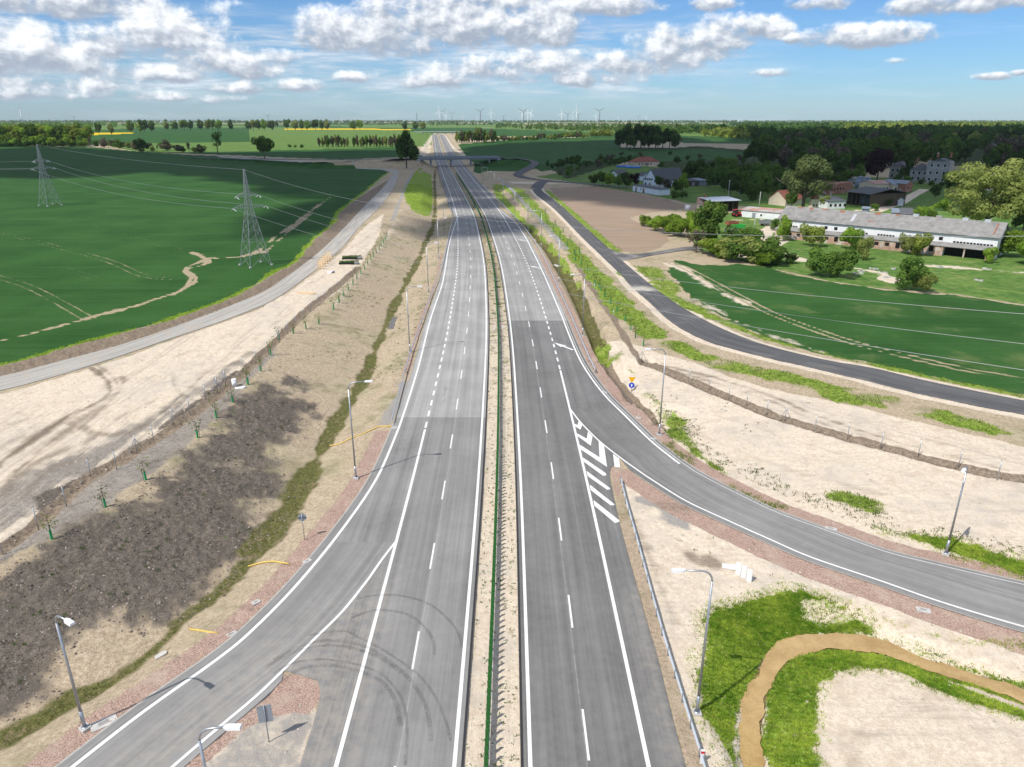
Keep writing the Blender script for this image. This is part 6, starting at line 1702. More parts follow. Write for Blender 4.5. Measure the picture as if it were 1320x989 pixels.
for i in range(17): tree((-10 + i * 7.6, 189.3), rng.uniform(10, 15), 'hedge', ['mid', 'bright', 'mid'][i % 3], f'undergrowth bush at the foot of the left tree belt, {ORD[i]} from the left edge', 'bush', 'undergrowth of the left tree belt', 'belt_bush', 1.1)
for i, (x, yb_, h) in enumerate([(128,174,16),(144,174,15),(169,171,16),(181,171,14),(186,171,17),(196,170,15),(215.5,168.5,14.5),(226,168.3,13),(237.7,168.2,14),(246,168,14),(259,168,14),(268,168,14.5),(274,168,14.5),(282,168,14.5),(298,168.5,14.5),(321,168,14),(327,168,13.5),
     (334,168,14.5),(341,168,14.5),(351.5,168,14),(370.5,168,14.5),(381,168,14),(389,168,14),(396,168,14),(407,168,14),(415,168,14),(422,168,14),(456.5,168,13.5),(464,168,13.5),(522,168,12),(536,168,12),(545,168,12)]):
    tree((x, yb_), h, 'far', ['mid', 'olive', 'mid', 'bright', 'dark'][i % 5], f'avenue tree on the horizon beyond the light green field, {ORD[i]} from the left', group='avenue trees on the left horizon', wide=.75 + .4 * ((i * 37) % 11) / 10)
for i in range(22):
    x = 119 + i * 7.0 + rng.uniform(-2, 2); yb_ = 190.5 + (x - 119) * .052 + rng.uniform(-1.5, 1)
    tree((x, yb_), rng.uniform(7, 15), 'hedge' if i % 3 else 'sparse', ['brown', 'mid', 'brown', 'olive'][i % 4], f'scrubby hedge plant along the far edge of the left field, {ORD[i]} from the tree belt', 'shrub', 'hedge plants behind the left field', 'hedge_shrub')
for i in range(27):
    x = 412 + i * 4.1 + rng.uniform(-1, 1)
    if 449 < x < 456: continue
    tree((x, 189.5 + rng.uniform(-.6, .6)), rng.uniform(12, 16.5), 'tall', ['brown', 'olive', 'brown', 'mid'][i % 4], f'thin pale tree in the grove left of the overbridge, {ORD[i]} from its left end', group='thin trees left of the overbridge', name='birch_tree', wide=.8)
for i, x in enumerate((374, 381, 389)): tree((x, 191), 5, 'hedge', 'mid', f'low green bush on the field edge left of the thin grove, {ORD[i]} of three', 'bush', 'low field bushes')
# ---- right: grove, hedges, wood
for i in range(16):
    x = 589 + i * 3.2; tree((x, 184.5 - rng.uniform(0, 1.2)), rng.uniform(13, 20), ['tall', 'cone', 'tall'][i % 3], ['olive', 'mid', 'brown', 'dark'][i % 4], f'tree of the small wood right of the motorway crest, {ORD[i]} from the road', group='small wood right of the crest', wide=.9)
for i in range(26):
    x = 642 + i * 4.6; tree((x, 183.5 - (x - 642) * .045 + rng.uniform(-1, 1)), rng.uniform(6, 11), 'far' if i % 2 else 'hedge', ['olive', 'mid', 'brown', 'mid', 'yellow'][i % 5], f'hedgerow tree beyond the dark right field, {ORD[i]} from the small wood', group='hedgerow beyond the right field', name='hedgerow_tree')
for i in range(7): tree((763 + i * 4, 177), rng.uniform(8, 11), 'far', 'yellow', f'yellow green willow beside the dark grove, {ORD[i]} from the left', group='yellow green willows', name='willow')
for i, (x, yb_, h) in enumerate([(799,192,25),(808,191,31),(817,192,33),(826,191,34),(836,192,31),(845,191,28),(854,192,28),(863,191,27),(870,193,22),(812,194,22),(830,194,24),(848,194,23)]):
    tree((x, yb_), h, 'round', 'dark', f'tall dark tree of the isolated grove beyond the houses, {ORD[i]} from the left', group='dark grove beyond the houses', wide=.95)
def inpoly(poly):
    xs = [p[0] for p in poly]; ys = [p[1] for p in poly]
    while True:
        x, y = random.uniform(min(xs), max(xs)), random.uniform(min(ys), max(ys)); c = False; j = len(poly) - 1
        for i in range(len(poly)):
            if (poly[i][1] > y) != (poly[j][1] > y) and x < (poly[j][0] - poly[i][0]) * (y - poly[i][1]) / (poly[j][1] - poly[i][1]) + poly[i][0]: c = not c
            j = i
        if c: return x, y
random.seed(11)
def scatter(n, poly, hm, shapes, keys, label, cat, group, name, wide=1.0, mind=3.0):
    out = []; tries = 0
    while len(out) < n and tries < n * 30:
        tries += 1; q = inpoly(poly)
        if all((q[0] - o[0]) ** 2 + 6 * (q[1] - o[1]) ** 2 > mind ** 2 for o in out): out.append(q)
    for i, q in enumerate(sorted(out, key=lambda q: -q[1])):
        tree(q, 0, random.choice(shapes), random.choice(keys), label, cat, group, name, wide * random.uniform(.9, 1.15), hm=random.uniform(*hm))
scatter(62, [(1075,238),(1120,216),(1165,206),(1225,216),(1330,228),(1330,196),(1150,186),(1010,190),(960,206),(990,226),(1020,240)], (17, 25), ['round', 'far', 'round'], ['dark', 'dark', 'mid', 'dark', 'brown', 'mid'], 'broadleaf tree in the dark wood around the village', 'tree', 'trees of the dark village wood', 'broadleaf_tree', 1.0, 9)
scatter(60, [(960,206),(1010,190),(1150,186),(1330,196),(1330,180),(1000,182),(990,190)], (17, 25), ['far'], ['dark', 'mid', 'dark', 'brown', 'olive'], 'broadleaf tree farther back in the dark wood', 'tree', 'trees at the back of the dark wood', 'broadleaf_tree', 1.05, 7)
scatter(46, [(715,232),(720,212),(790,200),(880,198),(960,206),(990,226),(990,246),(950,250),(900,232),(855,226),(845,215),(815,207),(800,222),(760,228)], (4, 8), ['hedge', 'far'], ['dark', 'dark', 'mid', 'brown'], 'dark shrub in the thicket around the right hand houses', 'shrub', 'thicket shrubs around the houses', 'thicket_shrub', 1.1, 8)
scatter(38, [(880,232),(905,222),(990,222),(1020,236),(1010,262),(960,262),(930,252),(890,248)], (6, 13), ['round', 'bush'], ['dark', 'mid', 'dark', 'mid'], 'tree in the shaded thicket above the farmyard', 'tree', 'thicket trees above the farmyard', 'thicket_tree', 1.0, 9)
for i in range(20): tree((706 + i * 6.2, 216.5 + 2.0 * math.sin(i) - i * .25), rng.uniform(8, 13), 'hedge' if i % 2 else 'cone', 'dark', f'dark hedge conifer behind the side road bend, {ORD[i]} from the bend', 'conifer', 'dark hedge behind the side road', 'hedge_conifer')
for i, (x, yb_, h, k) in enumerate([(766,240,17,'mid'),(777,240,21,'mid'),(786,241,19,'bright'),(797,243,18,'mid'),(808,243,16,'dark'),(850,243,18,'dark'),(858,246,16,'brown'),(880,248,24,'bright'),(872,250,20,'mid'),(870,257,10,'mid'),(880,256,9,'dark'),(805,236,13,'dark'),(817,238,13,'purple')]):
    tree((x, yb_), h, 'round' if h > 15 else 'bush', k, f'garden tree around the white gabled house, {ORD[i]} in order of planting' if False else f'garden {"tree" if h > 15 else "bush"} around the white gabled house, {["leftmost small", "tall left", "bright green left", "rounded by the shed", "dark beside the shed end", "dark against the front wall", "bare brown", "broad bright right", "green right", "low green right", "low dark right", "dark left of the wall", "purple left"][i]}', 'tree' if h > 15 else 'bush', 'garden trees by the gabled house', wide=1.1)
scatter(44, [(1085,232),(1110,224),(1160,214),(1235,220),(1235,198),(1085,200)], (16, 24), ['far', 'round'], ['dark', 'dark', 'mid', 'dark', 'mid'], 'broadleaf tree right behind the manor and the purple beech', 'tree', 'trees behind the manor', 'broadleaf_tree', 1.1, 5)
# ---- the farmyard bushes
for i, (x, yb_, h, k, wd) in enumerate([(832,292,13,'bright',1.3),(845,297,17,'bright',1.2),(858,301,20,'bright',1.2),(872,304,23,'bright',1.15),(886,306,25,'bright',1.1),(870,293,16,'bright',1.2),(893,292,18,'bright',1.2),(855,289,11,'yellow',1.3),(900,309,24,'bright',1.1)]):
    tree((x, yb_), h, 'bush', k, f'bright green bush in the clump at the ploughed field corner, {ORD[i]} of nine', 'bush', 'bright bushes at the field corner', wide=wd)
tree((913,318), 62, 'round', 'mid', 'dark loose tree between the bright bushes and the farm trailers', wide=.9)
tree((897,326), 34, 'sparse', 'brown', 'bare twiggy shrub at the end of the stub road', wide=1.4)
for i, (x, yb_, h, k) in enumerate([(925,332,22,'bright'),(940,335,24,'olive'),(955,337,27,'mid'),(968,338,30,'olive'),(983,340,30,'mid'),(997,341,26,'mid'),(915,328,20,'yellow'),(950,322,26,'mid'),(968,318,24,'mid'),(985,343,18,'bright')]):
    tree((x, yb_), h, 'bush', k, f'dark field edge bush before the barn yard, {ORD[i]} of ten', 'bush', 'dark bushes along the right field', wide=1.45)
BB = [((1010,311), 29, 'bright', .62, 'pointed bright green tree at the left end of the barn'), ((1045,318), 28, 'yellow', .85, 'yellow green bush against the barn wall, second from its left end'), ((1097,322), 28, 'bright', .9, 'bright green bush against the middle of the barn'),
      ((1111,335), 27, 'olive', .75, 'grey green bush standing just before the middle of the barn'), ((1167,328), 26, 'olive', .6, 'olive cypress like bush against the barn right of centre'), ((1184,330), 29, 'yellow', .75, 'yellow green bush beside the cypress like one at the barn'),
      ((1273,339), 19, 'bright', .9, 'low rounded bush at the open right bay of the barn'), ((1052,355), 34, 'mid', .95, 'large dark bush on the grass before the barn, left half of a pair'), ((1082,358), 36, 'mid', .9, 'large dark bush on the grass before the barn, right half of a pair'),
      ((1171,374), 41, 'mid', .85, 'broad green bush alone on the grass before the barn'), ((1190,377), 24, 'olive', .95, 'smaller bush tucked beside the broad one before the barn'), ((997,341), 25, 'mid', .9, 'bush at the corner of the dirt yard left of the barn'), ((1018,340), 13, 'dark', 1.4, 'low dark shrub mound in the dirt yard'),
      ((1306,331), 35, 'bright', 1.0, 'bright bush at the right end of the barn'), ((1326,342), 30, 'bright', 1.0, 'bright bush at the right edge beyond the barn'), ((1000,297), 14, 'mid', 1.1, 'small bush between trailer and barn')]
for q, h, k, wd, lb in BB: tree(q, h, 'bush', k, lb, 'bush', 'bushes around the barn', 'barnside_bush', wide=wd)
tree((1034,275), 74, 'big', 'pop', 'large grey green poplar behind the left end of the barn', name='poplar_tree', wide=1.1)
tree((1268,302), 98, 'big', 'olive', 'huge spreading pale olive tree behind the right end of the barn', name='spreading_tree', wide=1.0)
for i, (x, yb_, h) in enumerate([(1168,239,14),(1187,240,10),(1200,241,9),(1155,237,12),(1222,240,22),(1214,243,10)]): tree((x, yb_), h, 'round', 'dark' if i % 2 else 'mid', f'small tree growing in front of the manor, {ORD[i]} of six', group='trees before the manor', wide=1.2)
tree((1130,233), 43, 'round', 'purple', 'dark purple beech rising left of the manor', name='beech_tree', wide=1.05)
tree((1165,233), 33, 'cone', 'dark', 'dark conifer between the manor and its wing', name='conifer_tree', wide=1.1)
for i, (x, yb_, h, k) in enumerate([(1000,262,24,'dark'),(1072,247,26,'dark'),(1090,240,22,'mid'),(1105,236,24,'mid'),(1228,250,26,'dark'),(1240,262,28,'mid'),(1205,255,18,'dark'),(1215,272,14,'bright'),(1190,280,14,'bright'),(1180,283,12,'bright'),(1200,285,13,'mid'),(1145,266,9,'dark'),(1128,272,9,'mid'),(1310,268,40,'mid'),(1332,280,44,'dark'),(1318,300,34,'mid'),(1020,268,22,'mid'),(1062,268,18,'olive')]):
    tree((x, yb_), h, 'round' if h > 15 else 'bush', k, f'village {"tree" if h > 15 else "bush"} behind the barn, {ORD[i]} of eighteen', 'tree' if h > 15 else 'bush', 'village trees behind the barn', wide=1.1)

# ---- far woods: one mass nobody would count
def woods(name, poly, n, size, key, leafk, seed, per=9, clump=None):
    rr = random.Random(seed); r2 = np.random.default_rng(seed); cs = []; szs = []
    st = random.getstate(); random.seed(seed)
    for _ in range(n):
        q = inpoly(poly); w_ = Vector(Pf(q[0], max(q[1], 156.6))); H = rr.uniform(*size)
        dirs = r2.normal(size=(per, 3)); dirs /= np.linalg.norm(dirs, axis=1, keepdims=True)
        c = np.array([w_.x, w_.y, w_.z + H * .52]) + dirs * np.array([H * .40, H * .40, H * .46]) * r2.uniform(.5, 1.0, (per, 1)); cs.append(c); szs += [H * leafk] * per
    random.setstate(st)
    c = np.concatenate(cs); dn = np.zeros_like(c); dn[:, 2] = 1
    n_ = len(c); nrm = r2.normal(size=(n_, 3)); nrm[:, 2] = np.abs(nrm[:, 2]) * .8 + .2; nrm /= np.linalg.norm(nrm, axis=1, keepdims=True)
    a = np.cross(nrm, r2.normal(size=(n_, 3))); a /= np.linalg.norm(a, axis=1, keepdims=True); b = np.cross(nrm, a); s = (np.array(szs) * r2.uniform(.6, 1.2, n_))[:, None]
    v = np.stack([c - a * s, c - b * s * .7, c + a * s, c + b * s * .7], 1).reshape(-1, 3)
    o = np_mesh(name, v, np.arange(n_ * 4).reshape(n_, 4), LM[key]); return tag(o, kind='stuff')
woods('distant_woods', [(-60,157.2),(1400,157.2),(1400,158.4),(-60,159.0)], 2600, (16, 26), 'mid', .3, 1)
woods('distant_woods', [(-60,158.2),(120,159),(230,162),(120,166),(-60,170)], 420, (12, 20), 'mid', .28, 2)
woods('distant_woods', [(300,158.4),(640,159.5),(660,162),(560,162.5),(420,160.5),(300,160)], 420, (8, 15), 'dark', .28, 3)
woods('distant_woods', [(640,160),(900,160),(960,170),(860,174),(690,168),(640,166)], 900, (10, 16), 'mid', .26, 4)
woods('distant_woods', [(930,160.5),(1150,159.5),(1330,160),(1330,166),(1120,168),(980,172)], 1300, (15, 22), 'dark', .26, 5)
woods('distant_woods', [(1060,160),(1330,158.5),(1330,168),(1180,172),(1090,170)], 1100, (15, 22), 'yellow', .26, 6)
woods('distant_woods', [(860,170),(960,174),(1010,182),(1150,176),(1330,170),(1330,182),(1000,186),(960,178)], 900, (15, 22), 'dark', .26, 7)
woods('distant_woods', [(900,176),(985,172),(990,177),(960,181)], 160, (12, 18), 'yellow', .26, 8)

# ------------------------------------------------------------------ clods and stones on the raw ground
def stones(name, n, seed, test, smin, smax, m):
    r2 = np.random.default_rng(seed); idx = np.where(test & ~ON_ROAD & (GY > 22) & (np.abs(GX) < GY * .95 + 12))[0]; w_ = DIST[idx] ** 1.4; k = r2.choice(idx, n, p=w_ / w_.sum())
    base = np.array([(-1, -1, -.4), (1, -1, -.4), (1, 1, -.4), (-1, 1, -.4), (-.6, -.6, .7), (.6, -.5, .8), (.5, .6, .6), (-.5, .6, .75)]) * .5
    s = smin + (smax - smin) * r2.random((n, 1, 1)) ** 3
    a = r2.uniform(0, 6.28, n); ca, sa = np.cos(a)[:, None], np.sin(a)[:, None]
    v = base[None] * (1 + .5 * (r2.random((n, 8, 3)) - .5)) * s * np.array([1.2, .9, .75])
    v = np.stack([v[..., 0] * ca - v[..., 1] * sa, v[..., 0] * sa + v[..., 1] * ca, v[..., 2]], -1)
    j = (DIST[k] * .003)[:, None] * r2.uniform(-1, 1, (n, 2))
    v = v + np.stack([GX[k] + j[:, 0], GY[k] + j[:, 1], GZ2[k] + .01], 1)[:, None, :]
    f = np.array([(4, 5, 6, 7), (0, 1, 5, 4), (1, 2, 6, 5), (2, 3, 7, 6), (3, 0, 4, 7)])[None] + (np.arange(n) * 8)[:, None, None]
    return tag(np_mesh(name, v.reshape(-1, 3), f.reshape(-1, 4), m), kind='stuff')
stones('soil_clods', 8000, 61, MASK['soil'] > .3, .03, .2, mat('soil_clod', (.15, .125, .10), .95, var=.8, scale=1.4, col2=(.32, .28, .24), thr=(.54, .62), local=False))
stones('pale_stones', 3500, 62, (MASK['sand'] > .6) & (GY < 150), .04, .22, mat('pale_stone', (.42, .37, .30), .95, var=.4, scale=1.4, local=False))
stones('verge_stones', 6000, 63, (MASK['redg'] > .5) & (GY < 110), .04, .13, mat('verge_stone', (.35, .255, .205), .95, var=.5, scale=2, local=False))

# ------------------------------------------------------------------ grass and weeds: ground cover as real blades
M_GR = leafmat('grass_blades', (.17, .32, .03), (.48, .58, .085), .5)
M_GRO = leafmat('grass_dry', (.20, .25, .05), (.42, .43, .14), .5)
M_WD = leafmat('weed_leaves', (.06, .12, .02), (.15, .22, .05), .45)
def tufts(name, pts, hgt, rad, blades, m, seed):
    r2 = np.random.default_rng(seed); n = len(pts); P_ = np.repeat(np.asarray(pts), blades, 0); k = n * blades
    a = r2.uniform(0, 2 * np.pi, k); o = r2.uniform(0, 1, k)[:, None] * rad
    base = P_ + np.stack([np.cos(a), np.sin(a), np.zeros(k)], 1) * o
    h = hgt * r2.uniform(.5, 1.25, k); b2 = a + r2.uniform(-.9, .9, k); lean = r2.uniform(.15, .6, k) * h
    tip = base + np.stack([np.cos(b2) * lean, np.sin(b2) * lean, h], 1)
    wv = np.stack([-np.sin(b2), np.cos(b2), np.zeros(k)], 1) * (hgt * .055 + .008) * r2.uniform(.7, 1.4, k)[:, None]
    midp = base * .45 + tip * .55 + np.array([0, 0, 1]) * (h * .1)[:, None]
    v = np.stack([base - wv, base + wv, midp + wv * .8, tip, midp - wv * .8], 1).reshape(-1, 3)
    i = np.arange(k)[:, None] * 5
    f = np.concatenate([i + np.array([[0, 1, 2, 4]]), ], 0); o_ = np_mesh(name, v, f, m)
    # the tips as triangles in the same mesh would need mixed faces; fold them as thin quads
    return tag(o_, kind='stuff')
def mask_pts(name, n, ymax, lo=.55, power=1.0, seed=0, cond=None):
    """random ground points where a ground class is strong, denser towards the viewpoint's side"""
    r2 = np.random.default_rng(seed); m = MASK[name]; ok = (m > lo) & ~ON_ROAD & (GY < ymax) & (GY > 22) & (np.abs(GX) < GY * .95 + 12)
    if cond is not None: ok &= cond
    idx = np.where(ok)[0]
    if len(idx) == 0: return np.zeros((0, 3))
    cell = DIST[idx] ** power
    k = r2.choice(idx, n, p=cell / cell.sum())
    j = (DIST[k] * .0035)[:, None] * r2.uniform(-1, 1, (n, 2))
    return np.stack([GX[k] + j[:, 0], GY[k] + j[:, 1], GZ2[k] - .02], 1)
basin = (GX > 8) & (GY < 58)
tufts('grass', mask_pts('grass', 26000, 60, .5, 1.6, 1, basin), .2, .16, 7, M_GR, 1)
tufts('dry_grass', mask_pts('grass', 5000, 60, .3, 1.6, 2, basin), .22, .12, 4, M_GRO, 2)
tufts('verge_grass', mask_pts('grass', 10000, 330, .42, 1.0, 3, ~basin & (GX > 3)), .3, .4, 5, leafmat('grass_verge', (.11, .18, .03), (.30, .36, .085), .45), 3)
_dr = seg_dist(GX, GY, np.array([(p[0], p[1]) for p in R_OUT_EDGE]), False)
tufts('bank_grass', mask_pts('grass', 5000, 420, .62, 1.0, 4, GX < -10), .4, .4, 5, M_GR, 4)
tufts('ditch_grass', mask_pts('ditch', 2600, 260, .6, 1.2, 5), .18, .25, 4, leafmat('grass_olive', (.10, .12, .035), (.24, .25, .08), .45), 5)
_edge = basin & (MASK['grass'] > .02)
tufts('basin_fringe_grass', mask_pts('grass', 3000, 60, .04, 1.6, 8, _edge & (MASK['grass'] < .55)), .17, .22, 5, M_GR, 8)
tufts('weeds', mask_pts('soil', 70, 130, .75, 1.5, 6), .30, .22, 10, M_WD, 6)
def weeds_on(n, seed, test, hgt=.22, rad=.2):
    r2 = np.random.default_rng(seed); idx = np.where(test & ~ON_ROAD & (np.abs(GX) < GY * .95 + 12))[0]; w_ = DIST[idx] ** 1.5; k = r2.choice(idx, n, p=w_ / w_.sum())
    return tufts('weeds', np.stack([GX[k], GY[k], GZ2[k] - .02], 1), hgt, rad, 9, M_WD, seed)
_off = np.abs(GX - cxa(GY))
weeds_on(520, 21, (_off < 1.6) & (GY > 28) & (GY < 220), .2, .16)
weeds_on(70, 22, (GX > 10) & (GY > 50) & (GY < 140) & (MASK['sand'] > .7) & (WARP > .35), .22, .25)
weeds_on(620, 24, (_dr > 3.2) & (_dr < 5.6 + 2.5 * WARP) & (GX > 14) & (GY < 92) & (GY > 36) & (GY > at_y(R_OUT_EDGE, 0) * 0 + np.interp(GX, [p[0] for p in R_OUT_EDGE], [p[1] for p in R_OUT_EDGE])), .24, .28)
weeds_on(700, 23, (GX < -16) & (GY > 100) & (GY < 300) & (GX > cxa(GY) - 40) & (MASK['sand'] < .3) & (WARP > .1), .28, .4)
# ------------------------------------------------------------------ fair-weather clouds overhead (behind and above the view) that shade the far fields
M_CLOUD = bpy.data.materials.new('cloud'); M_CLOUD.use_nodes = True
t = NT(M_CLOUD.node_tree); d_ = t.n('ShaderNodeBsdfDiffuse'); d_.inputs[0].default_value = (.9, .9, .9, 1); tr_ = t.n('ShaderNodeBsdfTranslucent'); tr_.inputs[0].default_value = (.95, .95, .95, 1); mx_ = t.n('ShaderNodeMixShader'); mx_.inputs[0].default_value = .6; t.t.links.new(d_.outputs[0], mx_.inputs[1]); t.t.links.new(tr_.outputs[0], mx_.inputs[2]); tp_ = t.n('ShaderNodeBsdfTransparent'); m2_ = t.n('ShaderNodeMixShader'); m2_.inputs[0].default_value = .38; t.t.links.new(mx_.outputs[0], m2_.inputs[1]); t.t.links.new(tp_.outputs[0], m2_.inputs[2]); t.out(m2_.outputs[0])
CLZ = 1000.0
_sd = (math.sin(SUN_AZ_), math.cos(SUN_AZ_)); _k = CLZ / math.tan(R(53))
def cloud(shade, label, seed):
    """a flat-based cumulus placed where its shade falls on the given ground outline"""
    r2 = np.random.default_rng(seed); pts = np.array([(p[0], p[1]) for p in shade]); mn, mx_ = pts.min(0), pts.max(0)
    V, F = [], []; import bmesh
    bm = bmesh.new(); bmesh.ops.create_icosphere(bm, subdivisions=2, radius=1.0); bv = np.array([v.co[:] for v in bm.verts]); bf = [tuple(v.index for v in f.verts) for f in bm.faces]; bm.free()
    n = 0; step = CLOUD_R * .62
    cs = []
    for x in np.arange(mn[0], mx_[0], step):
        for y in np.arange(mn[1], mx_[1], step): cs.append((x + r2.uniform(-.3, .3) * step, y + r2.uniform(-.3, .3) * step))
    cs = np.array(cs); cs = cs[inside(cs[:, 0], cs[:, 1], pts)]
    for x, y in cs:
        rad = CLOUD_R * r2.uniform(.65, 1.15); s = np.array([rad, rad, rad * r2.uniform(.5, .9)])
        wv = bv * s; wv[:, 2] = np.where(wv[:, 2] < 0, wv[:, 2] * .25, wv[:, 2])
        wv = wv * (1 + .25 * (r2.random((len(bv), 1)) - .5)) + np.array([x + _sd[0] * _k, y + _sd[1] * _k, CLZ])
        o = len(V); V += [tuple(q) for q in wv]; F += [tuple(i + o for i in f) for f in bf]
    me = bpy.data.meshes.new('cloud'); me.from_pydata(V, [], F); me.materials.append(M_CLOUD)
    return tag(link(bpy.data.objects.new('cloud', me)), kind='structure')
CLOUD_R = 34.0
G = lambda *q: [Pf(a, b) for a, b in q]
cloud(G((-60,229),(60,232),(130,230),(215,222),(290,232),(345,247),(420,262),(500,250),(535,243),(560,238),(590,242),(640,238),(690,240),(720,252),(770,262),(830,259),(885,268),(930,262),(960,256),(1010,256),(1090,262),(1150,268),(1210,262),(1300,256),(1420,250),(1420,176),(1120,172),(1000,173),(930,188),(870,178),(800,182),(700,184),(640,188),(612,191),(600,201),(548,201),(530,196),(470,195),(400,197),(320,198.5),(240,199),(150,197),(60,191),(-60,196)), 'cloud', 1)
CLOUD_R = 11.0
cloud(G((540,300),(560,284),(600,279),(650,282),(668,290),(650,302),(610,300),(575,306)), 'cloud', 2)
cloud(G((565,262),(600,257),(640,258),(660,263),(630,268),(590,267)), 'cloud', 3)
cloud(G((560,250),(590,248),(625,249),(640,252),(600,254)), 'cloud', 4)
cloud(G((350,318),(400,303),(470,272),(490,262),(480,255),(420,268),(345,292)), 'cloud', 5)
# ------------------------------------------------------------------ air
if HAZE > 0:
    b = MB(); b.box((0, 0, 117), (23400, 23400, 246)); hz = b.build('haze', None)
    m = bpy.data.materials.new('haze'); m.use_nodes = True; t = NT(m.node_tree)
    v = t.n('ShaderNodeVolumePrincipled'); v.inputs['Color'].default_value = (.86, .93, 1.0, 1); v.inputs['Density'].default_value = HAZE; v.inputs['Anisotropy'].default_value = -.15
    t.out(None, v.outputs[0]); hz.data.materials.append(m); tag(hz, kind='stuff')
# ------------------------------------------------------------------ sky, sun, camera
SUN_EL, SUN_AZ = R(53), math.atan2(-.74, -.67)       # the sun stands behind the viewer's left shoulder
def pix_dir(px_, py_):
    d = Vector(ray(px_, py_)).normalized()
    return math.atan2(d.x, d.y), math.asin(d.z)
w = bpy.data.worlds.new('World'); scene.world = w; w.use_nodes = True
t = NT(w.node_tree)
sky = t.n('ShaderNodeTexSky', sky_type='NISHITA')
sky.sun_disc = False; sky.sun_elevation = SUN_EL; sky.sun_rotation = SUN_AZ % (2 * math.pi)
sky.altitude = 60; sky.air_density = 1.0; sky.dust_density = SKY_DUST; sky.ozone_density = SKY_OZONE
vec = t.n('ShaderNodeTexCoord').outputs['Generated']
sep = t.n('ShaderNodeSeparateXYZ'); t.put(sep.inputs[0], vec)
az = t.m('ARCTAN2', sep.outputs[0], sep.outputs[1]); el = t.m('ARCSINE', sep.outputs[2])
def comb(a, b, c=0.0):
    nd = t.n('ShaderNodeCombineXYZ'); t.put(nd.inputs[0], a); t.put(nd.inputs[1], b); t.put(nd.inputs[2], c); return nd.outputs[0]
ae = comb(az, t.m('MULTIPLY', el, 1.35))
puff = t.noise(ae, 25, 8, .58, .1)
puff_up = t.noise(comb(t.m('SUBTRACT', az, .006), t.m('MULTIPLY', t.m('ADD', el, .007), 1.35)), 25, 6, .58, .1)
relief = t.m('SUBTRACT', puff, puff_up)
fine = t.noise(ae, 90, 4, .6)
CL = [  # centre, half width, height above, drop below (photo pixels), weight
 (118,8,120,26,14,1.0),(20,-5,70,20,16,1.0),(213,50,78,34,22,1.1),(150,62,60,22,14,.8),(24,66,55,34,26,1.15),(85,84,50,24,12,1.0),(285,82,50,24,14,1.0),(325,92,34,17,10,.95),(250,70,40,18,12,.8),
 (436,46,52,32,21,1.25),(500,20,46,28,40,.9),(590,30,110,46,28,1.15),(690,38,80,34,22,1.1),(520,62,70,22,12,.75),(760,8,95,18,12,1.1),(640,2,120,20,12,1.0),(920,6,28,10,8,1.0),
 (880,60,62,26,20,1.05),(930,44,56,24,18,1.1),(980,38,36,17,13,1.25),(820,82,80,18,14,.95),(700,84,95,20,15,.9),(620,92,80,16,12,.75),(560,104,70,13,10,.7),(740,102,85,12,9,.75),(1115,50,72,17,13,1.3),
 (1060,4,38,9,7,.9),(1240,4,88,10,11,1.1),(1280,99,18,4.5,3.5,1.0),(1022,51,10,6,5,.9),(1155,78,16,4,3,.55),(990,94,26,5,4,.6),(1315,94,9,3,3,.7),(350,76,46,13,9,.7),(200,96,70,14,10,.85),(100,110,80,12,9,.75),
 (385,112,34,9,6,.85),(455,100,30,8,6,.6),(310,114,50,9,7,.7),(30,122,60,8,6,.7),(180,124,70,7,5,.6),(250,128,60,5,4,.5)]
M = None; SW = None; WS = None
for (cxp, cyp, hw, up, dn, wt) in CL:
    a0, e0 = pix_dir(cxp, cyp)
    ra = hw / FPX; ru, rd = up / FPX, dn / FPX
    da = t.m('DIVIDE', t.m('SUBTRACT', az, a0), ra)
    de = t.m('SUBTRACT', el, e0)
    du = t.m('DIVIDE', de, t.m('ADD', rd, t.m('MULTIPLY', t.m('GREATER_THAN', de, 0.0), ru - rd)))
    q = t.m('ADD', t.m('MULTIPLY', da, da), t.m('MULTIPLY', du, du))
    k = t.m('MAXIMUM', t.m('MULTIPLY', t.m('SUBTRACT', 1.0, q), wt), -1.5)
    s = t.m('MULTIPLY', t.m('ADD', du, 1.0), .5, clamp=True)          # 0 at the flat base, 1 at the crown
    wgt = t.m('POWER', t.m('MAXIMUM', t.m('ADD', k, 1.2), .001), 4.0)
    sw = t.m('MULTIPLY', wgt, s)
    if M is None: M, SW, WS = k, sw, wgt
    else: M, SW, WS = t.m('SMOOTH_MAX', M, k, .25), t.m('ADD', SW, sw), t.m('ADD', WS, wgt)
SH = t.m('DIVIDE', SW, WS)
dens_ = t.m('ADD', M, t.m('MULTIPLY', t.m('SUBTRACT', puff, .5), 3.6))
alpha = t.m('MULTIPLY', t.ss(dens_, -.15, .85), .97)
lit = t.m('ADD', t.m('ADD', t.m('MULTIPLY', SH, .95), t.m('MULTIPLY', t.m('SUBTRACT', puff, .5), .5)), t.m('MULTIPLY', relief, 1.6))
lit = t.ss(lit, .16, .98)
ccol = t.mix(lit, (2.7, 3.1, 3.75), (7.7, 7.85, 8.0))
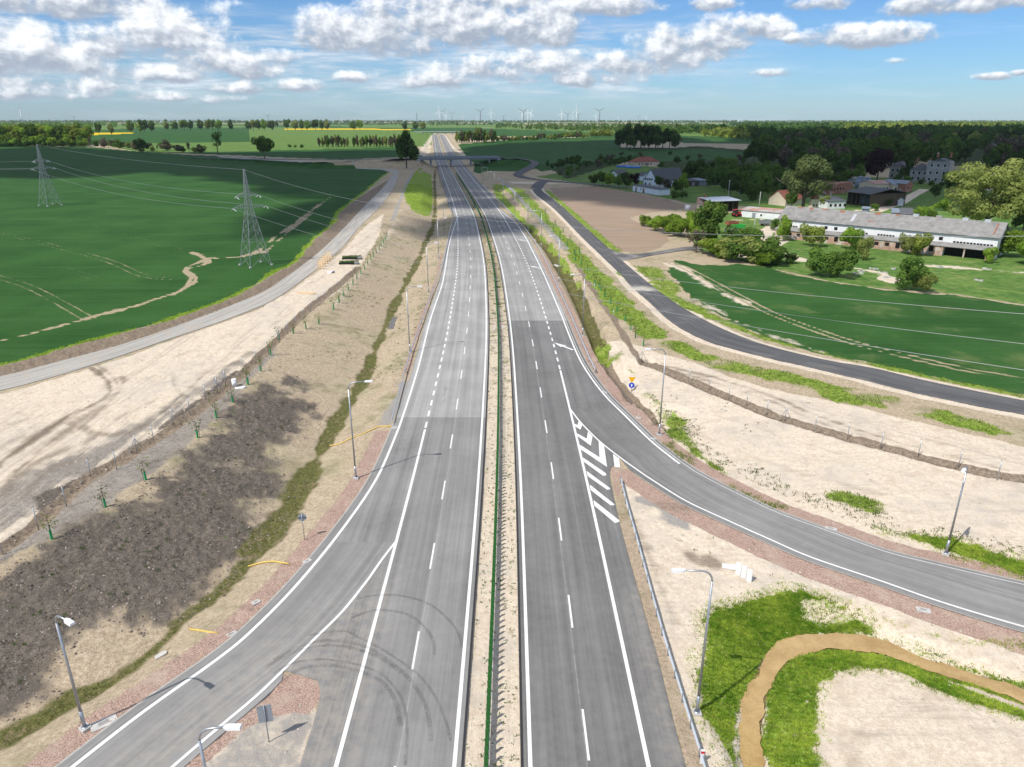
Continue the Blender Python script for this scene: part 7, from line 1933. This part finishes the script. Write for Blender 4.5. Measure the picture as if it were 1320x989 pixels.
# thin broken sheet of small stratocumulus low over the left two thirds
pl = comb(t.m('MULTIPLY', az, 5.5), t.m('MULTIPLY', el, 42))
sh = t.noise(pl, 2.0, 6, .62, .3)
win = t.m('MULTIPLY', t.m('MULTIPLY', t.ss(el, .012, .04), t.m('SUBTRACT', 1.0, t.ss(el, .085, .14))), t.m('SUBTRACT', 1.0, t.ss(az, .10, .40)))
sheet = t.m('MULTIPLY', t.ss(sh, .36, .66), t.m('MULTIPLY', win, .80))
wisp = t.m('MULTIPLY', t.ss(t.noise(comb(t.m('MULTIPLY', az, 3.0), t.m('MULTIPLY', el, 30)), 1.7, 5, .6, .4), .5, .78), .22)
SKYG = t.n('ShaderNodeVectorMath', operation='MULTIPLY'); t.put(SKYG.inputs[0], sky.outputs[0]); SKYG.inputs[1].default_value = SKY_GAIN
col = SKYG.outputs[0]
col = t.mix(wisp, col, (6.3, 6.9, 7.6))
col = t.mix(sheet, col, t.mix(t.ss(sh, .5, .75), (4.3, 4.9, 5.6), (6.0, 6.4, 6.9)))
col = t.mix(alpha, col, ccol)
# broken cloud continued over the unseen dome, added to raise the ambient light
zz = t.m('MAXIMUM', sep.outputs[2], .03)
hi = t.noise(comb(t.m('DIVIDE', sep.outputs[0], zz), t.m('DIVIDE', sep.outputs[1], zz)), 1.6, 6, .6)
col = t.mix(t.m('MULTIPLY', t.ss(hi, .44, .60), t.ss(el, .20, .34)), col, (7.2, 7.4, 7.8))
bg = t.n('ShaderNodeBackground'); t.put(bg.inputs[0], col); bg.inputs[1].default_value = SKY_STR
o = t.n('ShaderNodeOutputWorld'); t.t.links.new(bg.outputs[0], o.inputs[0])
w.cycles.sampling_method = 'MANUAL'; w.cycles.sample_map_resolution = 256

sl = bpy.data.lights.new('sun', 'SUN'); sl.energy = SUN_E; sl.angle = R(.53); sl.color = (1.0, .955, .89)
so = link(bpy.data.objects.new('sun', sl))
sd = Vector((math.sin(SUN_AZ) * math.cos(SUN_EL), math.cos(SUN_AZ) * math.cos(SUN_EL), math.sin(SUN_EL)))
so.rotation_euler = (-sd).to_track_quat('-Z', 'Y').to_euler()
so.location = (-200, -200, 400)

cam = bpy.data.cameras.new('camera'); cam.sensor_fit = 'HORIZONTAL'; cam.sensor_width = 36; cam.lens = 36 * FPX / 1320
cam.clip_start = .5; cam.clip_end = 60000
co_ = link(bpy.data.objects.new('camera', cam)); co_.location = (0, 0, CAM_H); co_.rotation_euler = (math.pi / 2 - PITCH, 0, 0)
scene.camera = co_
scene.view_settings.view_transform = 'Standard'; scene.view_settings.look = 'None'
scene.view_settings.exposure = EXPO; scene.view_settings.gamma = 1
scene.render.engine = 'CYCLES'
cy = scene.cycles
cy.use_denoising = True; cy.max_bounces = 5; cy.diffuse_bounces = 3; cy.glossy_bounces = 2; cy.transmission_bounces = 4; cy.transparent_max_bounces = 8
cy.volume_bounces = 0; cy.caustics_reflective = False; cy.caustics_refractive = False
cy.use_adaptive_sampling = True; cy.adaptive_threshold = .01
